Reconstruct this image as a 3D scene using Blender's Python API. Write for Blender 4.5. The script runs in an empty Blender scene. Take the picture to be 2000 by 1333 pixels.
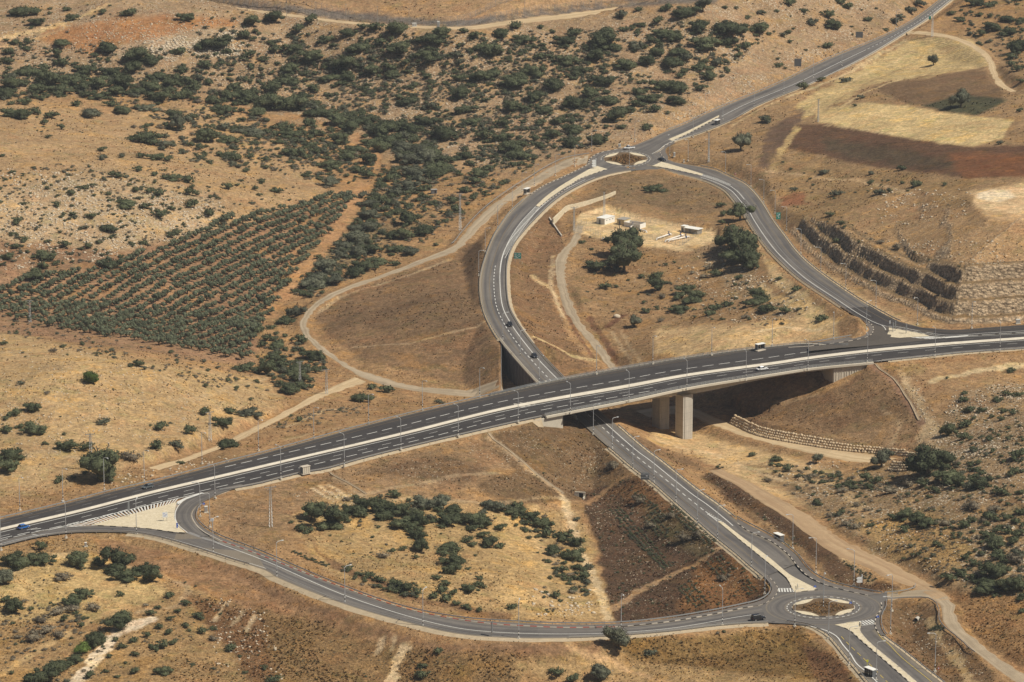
import bpy, bmesh, math, random
import numpy as np
from mathutils import Vector, Matrix
from mathutils.geometry import tessellate_polygon
random.seed(7); rng = np.random.default_rng(11)
SC = bpy.context.scene
COL = SC.collection
R = math.radians
# ---------------------------------------------------------------- camera, sky, sun, exposure
CAMZ, PITCH, FPX = 370.0, R(14.06), 7560.0
cam_d = bpy.data.cameras.new('camera'); cam = bpy.data.objects.new('camera', cam_d); COL.objects.link(cam)
cam.location = (0, 0, CAMZ); cam.rotation_euler = (R(90) - PITCH, 0, 0)
cam_d.sensor_width = 36.0; cam_d.lens = FPX / 2000 * 36.0
cam_d.clip_start = 10.0; cam_d.clip_end = 30000.0
SC.camera = cam
SUN_EL, SUN_AZ = R(52), R(-20)            # azimuth from +X, negative = towards the camera
world = bpy.data.worlds.new("World"); SC.world = world; world.use_nodes = True
wt = world.node_tree
sky = wt.nodes.new('ShaderNodeTexSky'); sky.sky_type = 'NISHITA'; sky.sun_disc = False
sky.sun_elevation = SUN_EL; sky.sun_rotation = R(90) - SUN_AZ
sky.air_density = 1.0; sky.dust_density = 2.0
wt.links.new(sky.outputs[0], wt.nodes['Background'].inputs[0])
wt.nodes['Background'].inputs[1].default_value = 0.05
sun_d = bpy.data.lights.new('sun', 'SUN'); sun_d.energy = 5.0; sun_d.angle = R(0.5); sun_d.color = (1.0, 0.93, 0.80)
sun = bpy.data.objects.new('sun', sun_d); COL.objects.link(sun)
sv = Vector((math.cos(SUN_EL) * math.cos(SUN_AZ), math.cos(SUN_EL) * math.sin(SUN_AZ), math.sin(SUN_EL)))
sun.rotation_euler = sv.to_track_quat('Z', 'Y').to_euler(); sun.location = (0, 1300, 600)
SC.view_settings.view_transform = 'Standard'; SC.view_settings.look = 'None'
SC.view_settings.exposure = 0.0; SC.view_settings.gamma = 1.0
SC.render.resolution_x = 1024; SC.render.resolution_y = 682

# ---------------------------------------------------------------- projection helpers (photo pixel + height -> place)
CP, SP = math.cos(PITCH), math.sin(PITCH)
def W(px, py, z):
    px = np.asarray(px, float); py = np.asarray(py, float); z = np.asarray(z, float)
    dx = px - 1000.0; dv = 666.5 - py
    dy = FPX * CP + dv * SP; dz = -FPX * SP + dv * CP
    t = (z - CAMZ) / dz
    return np.stack([dx * t, dy * t, z + 0 * t], -1)
def PIX(P):
    P = np.asarray(P, float); x = P[..., 0]; y = P[..., 1]; z = P[..., 2] - CAMZ
    d = y * CP - z * SP; u = y * SP + z * CP
    return 1000 + FPX * x / d, 666.5 - FPX * u / d
def interp(x, xs, ys): return np.interp(x, xs, ys)

# ---------------------------------------------------------------- mesh helpers
class MB:
    def __init__(s): s.v = []; s.f = []; s.m = []; s.uv = None
    def quad(s, a, b, c, d, m=0):
        n = len(s.v); s.v += [tuple(a), tuple(b), tuple(c), tuple(d)]; s.f.append((n, n+1, n+2, n+3)); s.m.append(m)
    def box(s, c, size, rz=0, m=0, taper=1.0, mat=None):
        cx, cy, cz = c; sx, sy, sz = size[0]/2, size[1]/2, size[2]/2; n = len(s.v)
        ca, sa = math.cos(rz), math.sin(rz)
        for k, (i, j) in ((-1, (-1, -1)), (-1, (1, -1)), (-1, (1, 1)), (-1, (-1, 1)), (1, (-1, -1)), (1, (1, -1)), (1, (1, 1)), (1, (-1, 1))):
            t = taper if k > 0 else 1.0
            x, y = i*sx*t, j*sy*t
            s.v.append((cx + x*ca - y*sa, cy + x*sa + y*ca, cz + k*sz))
        for q in ((0,3,2,1), (4,5,6,7), (0,1,5,4), (1,2,6,5), (2,3,7,6), (3,0,4,7)):
            s.f.append(tuple(n+i for i in q)); s.m.append(m)
    def tube(s, p0, p1, r0, r1=None, seg=8, m=0, caps=True):
        r1 = r0 if r1 is None else r1
        p0 = Vector(p0); p1 = Vector(p1); d = (p1 - p0).normalized()
        a = d.orthogonal().normalized(); b = d.cross(a); n = len(s.v)
        for p, r in ((p0, r0), (p1, r1)):
            for i in range(seg):
                t = 2*math.pi*i/seg; q = p + (a*math.cos(t) + b*math.sin(t))*r; s.v.append(tuple(q))
        for i in range(seg):
            j = (i+1) % seg; s.f.append((n+i, n+j, n+seg+j, n+seg+i)); s.m.append(m)
        if caps:
            s.f.append(tuple(n+seg-1-i for i in range(seg))); s.m.append(m)
            s.f.append(tuple(n+seg+i for i in range(seg))); s.m.append(m)
    def sweep(s, P, w, h, z0=0.0, m=0, mfun=None):
        """box section swept along P (n,3): width w, from z0 to z0+h"""
        P = np.asarray(P, float)
        T = np.gradient(P, axis=0); T[:, 2] = 0; T /= np.linalg.norm(T, axis=1)[:, None] + 1e-9
        N = np.stack([-T[:, 1], T[:, 0], 0*T[:, 0]], -1)
        n = len(s.v)
        for p, q in zip(P, N):
            a = p + q*w/2; b = p - q*w/2
            s.v += [(a[0], a[1], a[2]+z0), (a[0], a[1], a[2]+z0+h), (b[0], b[1], b[2]+z0+h), (b[0], b[1], b[2]+z0)]
        for i in range(len(P)-1):
            k = n+4*i; mm = mfun(i) if mfun else m
            for j in range(4):
                s.f.append((k+j, k+(j+1) % 4, k+4+(j+1) % 4, k+4+j)); s.m.append(mm)
        e = n+4*(len(P)-1)
        s.f += [(n, n+3, n+2, n+1), (e, e+1, e+2, e+3)]; s.m += [m, m]
    def prism(s, poly, z0, z1, m=0):
        """poly list of (x,y); z0,z1 numbers or lists"""
        k = len(poly); n = len(s.v)
        zb = z0 if hasattr(z0, '__len__') else [z0]*k; zt = z1 if hasattr(z1, '__len__') else [z1]*k
        for (x, y), z in zip(poly, zb): s.v.append((x, y, z))
        for (x, y), z in zip(poly, zt): s.v.append((x, y, z))
        for t in tessellate_polygon([[Vector((x, y, 0)) for x, y in poly]]):
            s.f.append((n+k+t[0], n+k+t[1], n+k+t[2])); s.m.append(m)
            s.f.append((n+t[2], n+t[1], n+t[0])); s.m.append(m)
        for i in range(k):
            j = (i+1) % k; s.f.append((n+i, n+j, n+k+j, n+k+i)); s.m.append(m)
    def build(s, name, mats, parent=None, loc=None, rz=0, smooth=False):
        me = bpy.data.meshes.new(name); me.from_pydata(s.v, [], s.f)
        if not isinstance(mats, (list, tuple)): mats = [mats]
        for x in mats: me.materials.append(x)
        if len(mats) > 1: me.polygons.foreach_set('material_index', s.m)
        bm = bmesh.new(); bm.from_mesh(me); bmesh.ops.recalc_face_normals(bm, faces=bm.faces); bm.to_mesh(me); bm.free()
        if smooth: me.polygons.foreach_set('use_smooth', [True]*len(me.polygons))
        me.update(); o = bpy.data.objects.new(name, me); COL.objects.link(o)
        if parent: o.parent = parent
        if loc is not None: o.location = loc
        o.rotation_euler[2] = rz
        return o
def npmesh(name, V, F, mats, midx=None, parent=None, smooth=False, cols=None):
    """fast mesh: V (n,3); F (m,k) constant size faces"""
    me = bpy.data.meshes.new(name); V = np.asarray(V, np.float32); F = np.asarray(F, np.int32)
    k = F.shape[1]; me.vertices.add(len(V)); me.vertices.foreach_set('co', V.ravel())
    me.loops.add(F.size); me.loops.foreach_set('vertex_index', F.ravel())
    me.polygons.add(len(F)); me.polygons.foreach_set('loop_start', np.arange(0, F.size, k, dtype=np.int32))
    me.polygons.foreach_set('loop_total', np.full(len(F), k, np.int32))
    if not isinstance(mats, (list, tuple)): mats = [mats]
    for x in mats: me.materials.append(x)
    if midx is not None: me.polygons.foreach_set('material_index', np.asarray(midx, np.int32))
    if smooth: me.polygons.foreach_set('use_smooth', np.ones(len(F), bool))
    me.update(calc_edges=True)
    if cols is not None:
        for cn, arr in cols.items():
            if arr.ndim == 2:
                at = me.color_attributes.new(cn, 'FLOAT_COLOR', 'POINT'); a4 = np.ones((len(V), 4), np.float32); a4[:, :3] = arr
                at.data.foreach_set('color', a4.ravel())
            else:
                at = me.attributes.new(cn, 'FLOAT', 'POINT'); at.data.foreach_set('value', arr.astype(np.float32))
    o = bpy.data.objects.new(name, me); COL.objects.link(o)
    if parent: o.parent = parent
    return o
def tag(o, label=None, cat=None, group=None, kind=None):
    if label: o['label'] = label
    if cat: o['category'] = cat
    if group: o['group'] = group
    if kind: o['kind'] = kind
    return o
def empty(name, loc, rz=0):
    o = bpy.data.objects.new(name, None); COL.objects.link(o); o.location = loc; o.rotation_euler = (0, 0, rz)
    o.empty_display_size = 0.5; return o
def copy_tree(o, parent=None):
    c = o.copy(); COL.objects.link(c)
    if parent: c.parent = parent; c.matrix_parent_inverse = o.matrix_parent_inverse.copy()
    for ch in [x for x in o.children]: copy_tree(ch, c)
    return c

# ---------------------------------------------------------------- value noise
_P = rng.random((256, 256))
def vnoise(x, y):
    xi = np.floor(x).astype(int); yi = np.floor(y).astype(int); fx = x-xi; fy = y-yi
    fx = fx*fx*(3-2*fx); fy = fy*fy*(3-2*fy)
    g = lambda i, j: _P[(xi+i) % 256, (yi+j) % 256]
    return (g(0,0)*(1-fx)+g(1,0)*fx)*(1-fy) + (g(0,1)*(1-fx)+g(1,1)*fx)*fy
def fbm(x, y, o=4):
    s = 0; a = .5; t = 0
    for i in range(o): s = s+a*vnoise(x*2**i+17*i, y*2**i+31*i); t += a; a *= .55
    return s/t

# ---------------------------------------------------------------- materials
def newmat(name):
    m = bpy.data.materials.new(name); m.use_nodes = True; nt = m.node_tree; nt.nodes.clear()
    return m, nt
class N:
    """tiny node helper"""
    def __init__(s, nt): s.nt = nt
    def __call__(s, typ, ins=None, **kw):
        n = s.nt.nodes.new(typ)
        for k, v in kw.items(): setattr(n, k, v)
        for k, v in (ins or {}).items():
            sock = n.inputs[k]
            if isinstance(v, bpy.types.NodeSocket): s.nt.links.new(v, sock)
            else: sock.default_value = v
        return n
def math_(n, op, a, b=0.0, c=None, clamp=False):
    x = n('ShaderNodeMath', operation=op, use_clamp=clamp)
    for i, v in enumerate((a, b) if c is None else (a, b, c)):
        if isinstance(v, bpy.types.NodeSocket): n.nt.links.new(v, x.inputs[i])
        else: x.inputs[i].default_value = v
    return x.outputs[0]
def mixc(n, fac, a, b, mode='MIX'):
    x = n('ShaderNodeMix', data_type='RGBA', blend_type=mode)
    for i, v in ((0, fac), (6, a), (7, b)):
        if isinstance(v, bpy.types.NodeSocket): n.nt.links.new(v, x.inputs[i])
        else: x.inputs[i].default_value = v if i == 0 else (tuple(v)+(1,))[:4]
    return x.outputs[2]
def ramp(n, fac, a, b):   # smooth remap a..b -> 0..1
    x = n('ShaderNodeMapRange', {0: fac, 1: a, 2: b, 3: 0.0, 4: 1.0}, interpolation_type='SMOOTHSTEP'); return x.outputs[0]
def out(n, col, rough=0.9, bump=None, metal=0.0, spec=0.25, bdist=0.2, bstr=1.0, extra=None):
    b = n('ShaderNodeBsdfPrincipled', {'Base Color': col if isinstance(col, bpy.types.NodeSocket) else (tuple(col)+(1,))[:4],
          'Roughness': rough, 'Metallic': metal, 'Specular IOR Level': spec})
    if bump is not None:
        bn = n('ShaderNodeBump', {'Height': bump, 'Distance': bdist, 'Strength': bstr}); n.nt.links.new(bn.outputs[0], b.inputs['Normal'])
    o = n('ShaderNodeOutputMaterial'); n.nt.links.new(b.outputs[0], o.inputs[0]); return b
def simple(name, col, rough=0.8, var=0.15, scale=1.5, metal=0.0, spec=0.3, bump=0.0):
    m, nt = newmat(name); n = N(nt); g = n('ShaderNodeNewGeometry')
    nz = n('ShaderNodeTexNoise', {'Vector': g.outputs['Position'], 'Scale': scale, 'Detail': 5.0, 'Roughness': 0.65})
    v = math_(n, 'MULTIPLY_ADD', nz.outputs[0], var*2, 1.0-var)
    c = n('ShaderNodeVectorMath', operation='SCALE'); c.inputs[0].default_value = col[:3]; nt.links.new(v, c.inputs['Scale'])
    out(n, c.outputs[0], rough, nz.outputs[0] if bump else None, metal, spec, bdist=bump or .1)
    return m
def posn(n, scale, detail=5.0, rough=0.6, vec=None, dist=0.0):
    if vec is None: vec = n('ShaderNodeNewGeometry').outputs['Position']
    return n('ShaderNodeTexNoise', {'Vector': vec, 'Scale': scale, 'Detail': detail, 'Roughness': rough, 'Distortion': dist}).outputs[0]
def vscale(n, col, fac):
    c = n('ShaderNodeVectorMath', operation='SCALE')
    if isinstance(col, bpy.types.NodeSocket): n.nt.links.new(col, c.inputs[0])
    else: c.inputs[0].default_value = col[:3]
    n.nt.links.new(fac, c.inputs['Scale']) if isinstance(fac, bpy.types.NodeSocket) else setattr(c.inputs['Scale'], 'default_value', fac)
    return c.outputs[0]

def ground_material():
    m, nt = newmat('dry_soil_and_stones'); n = N(nt)
    pos = n('ShaderNodeNewGeometry').outputs['Position']
    soil = n('ShaderNodeAttribute', attribute_name='soil').outputs['Color']
    rocky = n('ShaderNodeAttribute', attribute_name='rocky').outputs['Fac']
    tuft = n('ShaderNodeAttribute', attribute_name='tuft').outputs['Fac']
    furr = n('ShaderNodeAttribute', attribute_name='furrow').outputs['Fac']
    cliff = n('ShaderNodeAttribute', attribute_name='cliff').outputs['Fac']
    # flatten z so steep faces still get texture in 3D
    big = posn(n, 0.03, 6, .62, pos); mid = posn(n, 0.22, 6, .65, pos, .4); fin = posn(n, 1.3, 6, .75, pos); vf = posn(n, 3.2, 3, .7, pos)
    v = math_(n, 'MULTIPLY_ADD', big, 0.9, 0.52)
    v = math_(n, 'MULTIPLY', v, math_(n, 'MULTIPLY_ADD', mid, 0.95, 0.5))
    grain = ramp(n, posn(n, .55, 5, .8, pos, .3), .34, .68)
    v = math_(n, 'MULTIPLY', v, math_(n, 'MULTIPLY_ADD', grain, .62, .67))
    fa = math_(n, 'MULTIPLY', math_(n, 'SUBTRACT', fin, 0.5), math_(n, 'MULTIPLY_ADD', tuft, 2.6, 0.9))
    v = math_(n, 'MULTIPLY', v, math_(n, 'ADD', fa, 1.0))
    c = vscale(n, soil, v)
    # hue drift: dried grass straw vs reddish earth
    c = mixc(n, math_(n, 'MULTIPLY', ramp(n, mid, .5, .68), .38), c, vscale(n, c, 1.0), 'MIX')
    straw = mixc(n, 1.0, c, (1.22, 1.08, .80), 'MULTIPLY'); red = mixc(n, 1.0, c, (1.02, .78, .66), 'MULTIPLY')
    n2 = posn(n, 0.075, 5, .7, n('ShaderNodeVectorMath', {0: pos, 1: (97, 41, 5)}, operation='ADD').outputs[0])
    c = mixc(n, math_(n, 'MULTIPLY', ramp(n, n2, .5, .66), .75), c, straw)
    c = mixc(n, math_(n, 'MULTIPLY', ramp(n, n2, .5, .34), .4), c, red)
    n3 = posn(n, 0.11, 5, .7, n('ShaderNodeVectorMath', {0: pos, 1: (-31, 77, 9)}, operation='ADD').outputs[0])
    c = mixc(n, math_(n, 'MULTIPLY', ramp(n, n3, .52, .68), .7), c, mixc(n, 1.0, c, (.72, .84, .72), 'MULTIPLY'))
    # low dry brush flecks
    fl = n('ShaderNodeTexVoronoi', {'Vector': pos, 'Scale': 0.55, 'Randomness': 1.0})
    flm = math_(n, 'MULTIPLY', ramp(n, fl.outputs['Distance'], .34, .18), math_(n, 'MULTIPLY', tuft, ramp(n, posn(n, .09, 4, .7, pos), .5, .58)))
    c = mixc(n, math_(n, 'MULTIPLY', flm, .65), c, (.115, .095, .055))
    # furrows
    wv = n('ShaderNodeTexWave', {'Vector': n('ShaderNodeMapping', {'Vector': pos, 'Rotation': (0, 0, R(-62))}).outputs[0], 'Scale': 0.11, 'Distortion': 1.6, 'Detail': 3.0, 'Detail Scale': .4})
    c = mixc(n, math_(n, 'MULTIPLY', math_(n, 'MULTIPLY', wv.outputs['Fac'], furr), .5), c, vscale(n, c, .42))
    # stones: small bright ones gathered by noise, larger outcrops where rocky
    clus = posn(n, .05, 6, .7, pos)
    s1 = n('ShaderNodeTexVoronoi', {'Vector': n('ShaderNodeVectorMath', {0: pos, 1: vscale(n, n('ShaderNodeTexNoise', {'Vector': pos, 'Scale': 1.5}).outputs['Color'], 1.0)}, operation='ADD').outputs[0], 'Scale': 0.75, 'Randomness': 1.0})
    thr = math_(n, 'MULTIPLY', rocky, math_(n, 'MULTIPLY_ADD', ramp(n, clus, .38, .62), .34, .11))
    m1 = math_(n, 'SUBTRACT', thr, s1.outputs['Distance']); m1 = ramp(n, m1, -.02, .05)
    s2 = n('ShaderNodeTexVoronoi', {'Vector': pos, 'Scale': 1.7, 'Randomness': 1.0})
    m2 = ramp(n, math_(n, 'SUBTRACT', math_(n, 'MULTIPLY', rocky, .36), s2.outputs['Distance']), -.02, .04)
    m2 = math_(n, 'MULTIPLY', m2, ramp(n, posn(n, .35, 4, .7, pos), .5, .6))
    st = math_(n, 'MAXIMUM', m1, m2, clamp=True)
    sc = mixc(n, s1.outputs['Color'], (.47, .37, .25), (.62, .53, .40))
    sc = mixc(n, .8, sc, vscale(n, sc, math_(n, 'MULTIPLY_ADD', fin, 1.2, .4)))
    c = mixc(n, math_(n, 'MULTIPLY', st, .9), c, sc)
    # rock cut: broken strata
    cv = n('ShaderNodeTexVoronoi', {'Vector': n('ShaderNodeMapping', {'Vector': pos, 'Scale': (1, 1, 1.7)}).outputs[0], 'Scale': 0.62, 'Randomness': 1.0})
    ck = posn(n, .45, 7, .75, pos)
    cc = mixc(n, ramp(n, ck, .32, .66), (.38, .27, .17), (.76, .575, .375))
    cc = mixc(n, ramp(n, cv.outputs['Distance'], .42, .62), cc, vscale(n, cc, .55))
    c = mixc(n, cliff, c, cc)
    h = math_(n, 'ADD', math_(n, 'MULTIPLY', fin, math_(n, 'MULTIPLY_ADD', tuft, .9, .25)), math_(n, 'MULTIPLY', st, .35))
    h = math_(n, 'ADD', h, math_(n, 'MULTIPLY', cliff, math_(n, 'MULTIPLY_ADD', cv.outputs['Distance'], -1.4, math_(n, 'MULTIPLY', ck, 3.0))))
    h = math_(n, 'ADD', h, math_(n, 'MULTIPLY', mid, .8))
    out(n, c, .95, h, bdist=.75, bstr=1.0, spec=.08)
    return m
def asphalt(name, col, dark, uv=True, wear=.5, edge=(.21, .175, .13), e0=.36):
    m, nt = newmat(name); n = N(nt); pos = n('ShaderNodeNewGeometry').outputs['Position']
    u = n('ShaderNodeUVMap', uv_map='UVMap').outputs[0]
    st = n('ShaderNodeMapping', {'Vector': u, 'Scale': (5.0, .012, 1)}).outputs[0]
    bands = n('ShaderNodeTexNoise', {'Vector': st, 'Scale': 1.0, 'Detail': 5.0, 'Roughness': .6}).outputs[0]
    st2 = n('ShaderNodeMapping', {'Vector': u, 'Scale': (26.0, .05, 1)}).outputs[0]
    b2 = n('ShaderNodeTexNoise', {'Vector': st2, 'Scale': 1.0, 'Detail': 4.0, 'Roughness': .6}).outputs[0]
    f = math_(n, 'MULTIPLY_ADD', ramp(n, bands, .36, .64), .7, math_(n, 'MULTIPLY', b2, .3))
    c = mixc(n, f, dark, col)
    c = vscale(n, c, math_(n, 'MULTIPLY_ADD', posn(n, .35, 6, .7, pos), .5, .75))
    # dusty edges: real fines collect along both edges of the carriageway
    sx = n('ShaderNodeSeparateXYZ', {0: u}).outputs[0]
    e = math_(n, 'ABSOLUTE', math_(n, 'SUBTRACT', sx, .5))
    e = math_(n, 'ADD', e, math_(n, 'MULTIPLY_ADD', posn(n, .3, 5, .7, pos), .3, -.15)) if e0 < .3 else e
    c = mixc(n, math_(n, 'MULTIPLY', ramp(n, e, e0, .5), wear), c, edge)
    pt = posn(n, .06, 2, .3, pos); c = vscale(n, c, math_(n, 'MULTIPLY_ADD', ramp(n, pt, .56, .58), -.10, 1.0))
    out(n, c, .85, posn(n, 6, 3, .6, pos), bdist=.02, spec=.25)
    return m
def striped(name):
    m, nt = newmat(name); n = N(nt); tc = n('ShaderNodeTexCoord')
    z = n('ShaderNodeSeparateXYZ', {0: tc.outputs['Object']}).outputs[2]
    f = math_(n, 'GREATER_THAN', math_(n, 'FRACT', math_(n, 'MULTIPLY', z, .9)), .5)
    c = mixc(n, f, (.03, .03, .03), (.75, .75, .72))
    c = mixc(n, math_(n, 'LESS_THAN', z, 2.6), (.42, .43, .44), c)
    out(n, c, .5, spec=.3); return m
def foliage(name, a, b, rough=.75):
    m, nt = newmat(name); n = N(nt); pos = n('ShaderNodeNewGeometry').outputs['Position']
    f = posn(n, .22, 4, .7, pos); g = posn(n, 2.6, 3, .7, pos)
    oi = n('ShaderNodeObjectInfo').outputs['Random']
    c = mixc(n, math_(n, 'MULTIPLY_ADD', ramp(n, f, .3, .7), .6, math_(n, 'MULTIPLY', oi, .4)), a, b); c = vscale(n, c, math_(n, 'MULTIPLY', math_(n, 'MULTIPLY_ADD', g, 1.5, .3), math_(n, 'MULTIPLY_ADD', oi, .45, .8)))
    bs = n('ShaderNodeBsdfPrincipled', {'Base Color': c, 'Roughness': rough, 'Specular IOR Level': .15})
    tr = n('ShaderNodeBsdfTranslucent', {'Color': c}); mx = n('ShaderNodeMixShader', {0: .18})
    nt.links.new(bs.outputs[0], mx.inputs[1]); nt.links.new(tr.outputs[0], mx.inputs[2])
    o = n('ShaderNodeOutputMaterial'); nt.links.new(mx.outputs[0], o.inputs[0]); return m
def paving(name, a, b, sc):
    m, nt = newmat(name); n = N(nt); pos = n('ShaderNodeNewGeometry').outputs['Position']
    bk = n('ShaderNodeTexVoronoi', {'Vector': pos, 'Scale': sc, 'Randomness': .6})
    c = mixc(n, bk.outputs['Color'], a, b); c = vscale(n, c, math_(n, 'MULTIPLY_ADD', posn(n, .5, 6, .7, pos), .5, .75))
    out(n, c, .9, bk.outputs['Distance'], bdist=.05); return m

M = {}
M['ground'] = ground_material()
M['asphalt_dark'] = asphalt('dark_new_asphalt', (.056, .050, .047), (.040, .036, .036), wear=.25)
M['asphalt'] = asphalt('worn_grey_asphalt', (.18, .162, .142), (.075, .070, .070), wear=.75)
M['junction'] = simple('junction_asphalt', (.125, .114, .104), .85, .45, .10)
M['gravel'] = asphalt('grey_gravel_track', (.42, .335, .23), (.27, .21, .14), wear=.9, edge=(.32, .215, .12), e0=.25)
M['dirt'] = asphalt('sandy_dirt_track', (.44, .31, .18), (.31, .20, .11), wear=.9, edge=(.32, .21, .11), e0=.25)
M['sand'] = asphalt('orange_sand_track', (.56, .43, .26), (.42, .30, .17), wear=.9, edge=(.38, .26, .14), e0=.25)
M['verge'] = simple('pale_gravel_verge', (.40, .32, .215), .95, .35, .6)
M['path'] = asphalt('footpath_asphalt', (.16, .14, .12), (.12, .105, .095), wear=.3)
M['white'] = simple('white_road_paint', (.62, .61, .57), .7, .22, 1.2)
M['faint'] = simple('faded_road_paint', (.22, .21, .20), .8, .3, 1.2)
M['yellow'] = simple('yellow_road_paint', (.45, .34, .10), .7, .25, 1.2)
M['ochre'] = simple('faded_ochre_road_paint', (.19, .14, .08), .8, .25, 1.2)
M['black'] = simple('black_kerb_paint', (.03, .028, .026), .7, .2, 1)
M['redp'] = simple('red_kerb_paint', (.42, .09, .06), .7, .25, 1)
M['kerb'] = simple('concrete_kerb', (.50, .44, .36), .9, .2, 1)
M['median'] = paving('pale_concrete_median', (.60, .54, .44), (.70, .64, .53), .4)
M['island'] = paving('beige_paving_blocks', (.52, .44, .30), (.64, .56, .41), 1.6)
def concrete_mat(name, col):
    m, nt = newmat(name); n = N(nt); pos = n('ShaderNodeNewGeometry').outputs['Position']
    st = posn(n, 1.0, 5, .7, n('ShaderNodeMapping', {'Vector': pos, 'Scale': (1.6, 1.6, .09)}).outputs[0]); bl = posn(n, .35, 5, .65, pos)
    z = n('ShaderNodeSeparateXYZ', {0: pos}).outputs[2]; fj = math_(n, 'LESS_THAN', math_(n, 'FRACT', math_(n, 'MULTIPLY', z, .42)), .035)
    v = math_(n, 'MULTIPLY', math_(n, 'MULTIPLY_ADD', st, .8, .6), math_(n, 'MULTIPLY_ADD', bl, .4, .8)); v = math_(n, 'MULTIPLY', v, math_(n, 'MULTIPLY_ADD', fj, -.3, 1.0))
    out(n, vscale(n, col, v), .9, bl, bdist=.05); return m
M['concrete'] = concrete_mat('bridge_concrete', (.42, .39, .335))
M['chute'] = simple('dusty_drain_concrete', (.34, .26, .17), .95, .3, .6)
M['dark_concrete'] = simple('shade_darkened_concrete', (.15, .14, .13), .95, .3, .5)  # concrete with the pit's shade put into its colour
M['concrete_l'] = simple('pale_parapet_concrete', (.52, .47, .38), .9, .2, .6)
M['steel'] = simple('galvanised_steel', (.42, .43, .43), .45, .15, 2, metal=.55, spec=.5)
M['stripe'] = striped('striped_pole_paint')
M['lamp'] = simple('lamp_housing', (.52, .53, .52), .4, .05)
M['leaf'] = foliage('dark_evergreen_leaves', (.055, .068, .036), (.105, .115, .060))
M['leaf2'] = foliage('grey_green_leaves', (.085, .092, .062), (.135, .138, .092))
M['leafb'] = foliage('bright_green_leaves', (.085, .13, .03), (.12, .16, .04))
M['olive'] = foliage('olive_leaves', (.088, .102, .060), (.135, .148, .092))
M['dry'] = foliage('dry_brush_twigs', (.175, .140, .098), (.225, .195, .135))
M['bark'] = simple('bark', (.10, .075, .05), .95, .3, 2)
M['rock'] = simple('limestone', (.50, .42, .31), .95, .35, .7, bump=.2)
M['glass'] = simple('dark_glass', (.015, .018, .022), .12, .1, 1, spec=.6)
M['tyre'] = simple('tyre_rubber', (.02, .02, .02), .8, .1)
M['rim'] = simple('wheel_rim', (.55, .55, .56), .3, .05, metal=.7)
M['whitep'] = simple('white_painted_wall', (.74, .73, .68), .7, .08, 1)
M['cream'] = simple('cream_plaster_wall', (.58, .48, .28), .85, .12, 1)
M['greyroof'] = simple('grey_roof', (.30, .28, .25), .9, .2, 1)
M['dark'] = simple('dark_opening', (.02, .02, .022), .9, .1)
M['green'] = simple('green_sign_face', (.010, .23, .19), .45, .08)
M['signback'] = simple('sign_back_aluminium', (.17, .18, .19), .5, .12, metal=.3)
M['signwhite'] = simple('white_sign_face', (.72, .74, .74), .5, .05)
M['signblue'] = simple('blue_sign_face', (.02, .10, .50), .5, .05)
M['signyellow'] = simple('yellow_sign_face', (.72, .70, .05), .5, .05)
M['lightred'] = simple('rear_light_red', (.45, .02, .02), .3, .05)
M['headlight'] = simple('headlight_glass', (.75, .75, .72), .2, .05)
M['soil'] = simple('dark_planted_soil', (.13, .085, .045), .95, .5, 1.0, bump=.2)
M['pipewhite'] = simple('white_painted_pipe', (.72, .70, .66), .5, .08)
M['valveblue'] = simple('blue_valve_paint', (.03, .06, .16), .5, .1)
# ================================================================ ROAD GEOMETRY (world-space strips)
def catmull(P, step):
    P = np.asarray(P, float)
    if len(P) < 3:
        n = max(2, int(np.linalg.norm(P[-1]-P[0])/step)+1); t = np.linspace(0, 1, n)[:, None]; return P[0]*(1-t)+P[-1]*t
    Q = np.vstack([2*P[0]-P[1], P, 2*P[-1]-P[-2]]); o = []
    for i in range(1, len(Q)-2):
        p0, p1, p2, p3 = Q[i-1:i+3]
        d = lambda a, b: max(np.linalg.norm(a-b)**.5, 1e-6)
        t0 = 0; t1 = d(p0, p1); t2 = t1+d(p1, p2); t3 = t2+d(p2, p3)
        for t in np.linspace(t1, t2, 14)[:-1]:
            A1 = (t1-t)/(t1-t0)*p0+(t-t0)/(t1-t0)*p1; A2 = (t2-t)/(t2-t1)*p1+(t-t1)/(t2-t1)*p2; A3 = (t3-t)/(t3-t2)*p2+(t-t2)/(t3-t2)*p3
            B1 = (t2-t)/(t2-t0)*A1+(t-t0)/(t2-t0)*A2; B2 = (t3-t)/(t3-t1)*A2+(t-t1)/(t3-t1)*A3
            o.append((t2-t)/(t2-t1)*B1+(t-t1)/(t2-t1)*B2)
    o.append(P[-1]); o = np.array(o)
    s = np.r_[0, np.cumsum(np.linalg.norm(np.diff(o, axis=0), axis=1))]; n = max(2, int(s[-1]/step)+1); q = np.linspace(0, s[-1], n)
    return np.stack([np.interp(q, s, o[:, k]) for k in range(3)], -1)
def px2w(pts, zf):
    a = np.array([(p[0], p[1]) for p in pts], float)
    z = np.array([p[2] if len(p) > 2 else zf(p[0], p[1]) for p in pts], float)
    return W(a[:, 0], a[:, 1], z)
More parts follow.
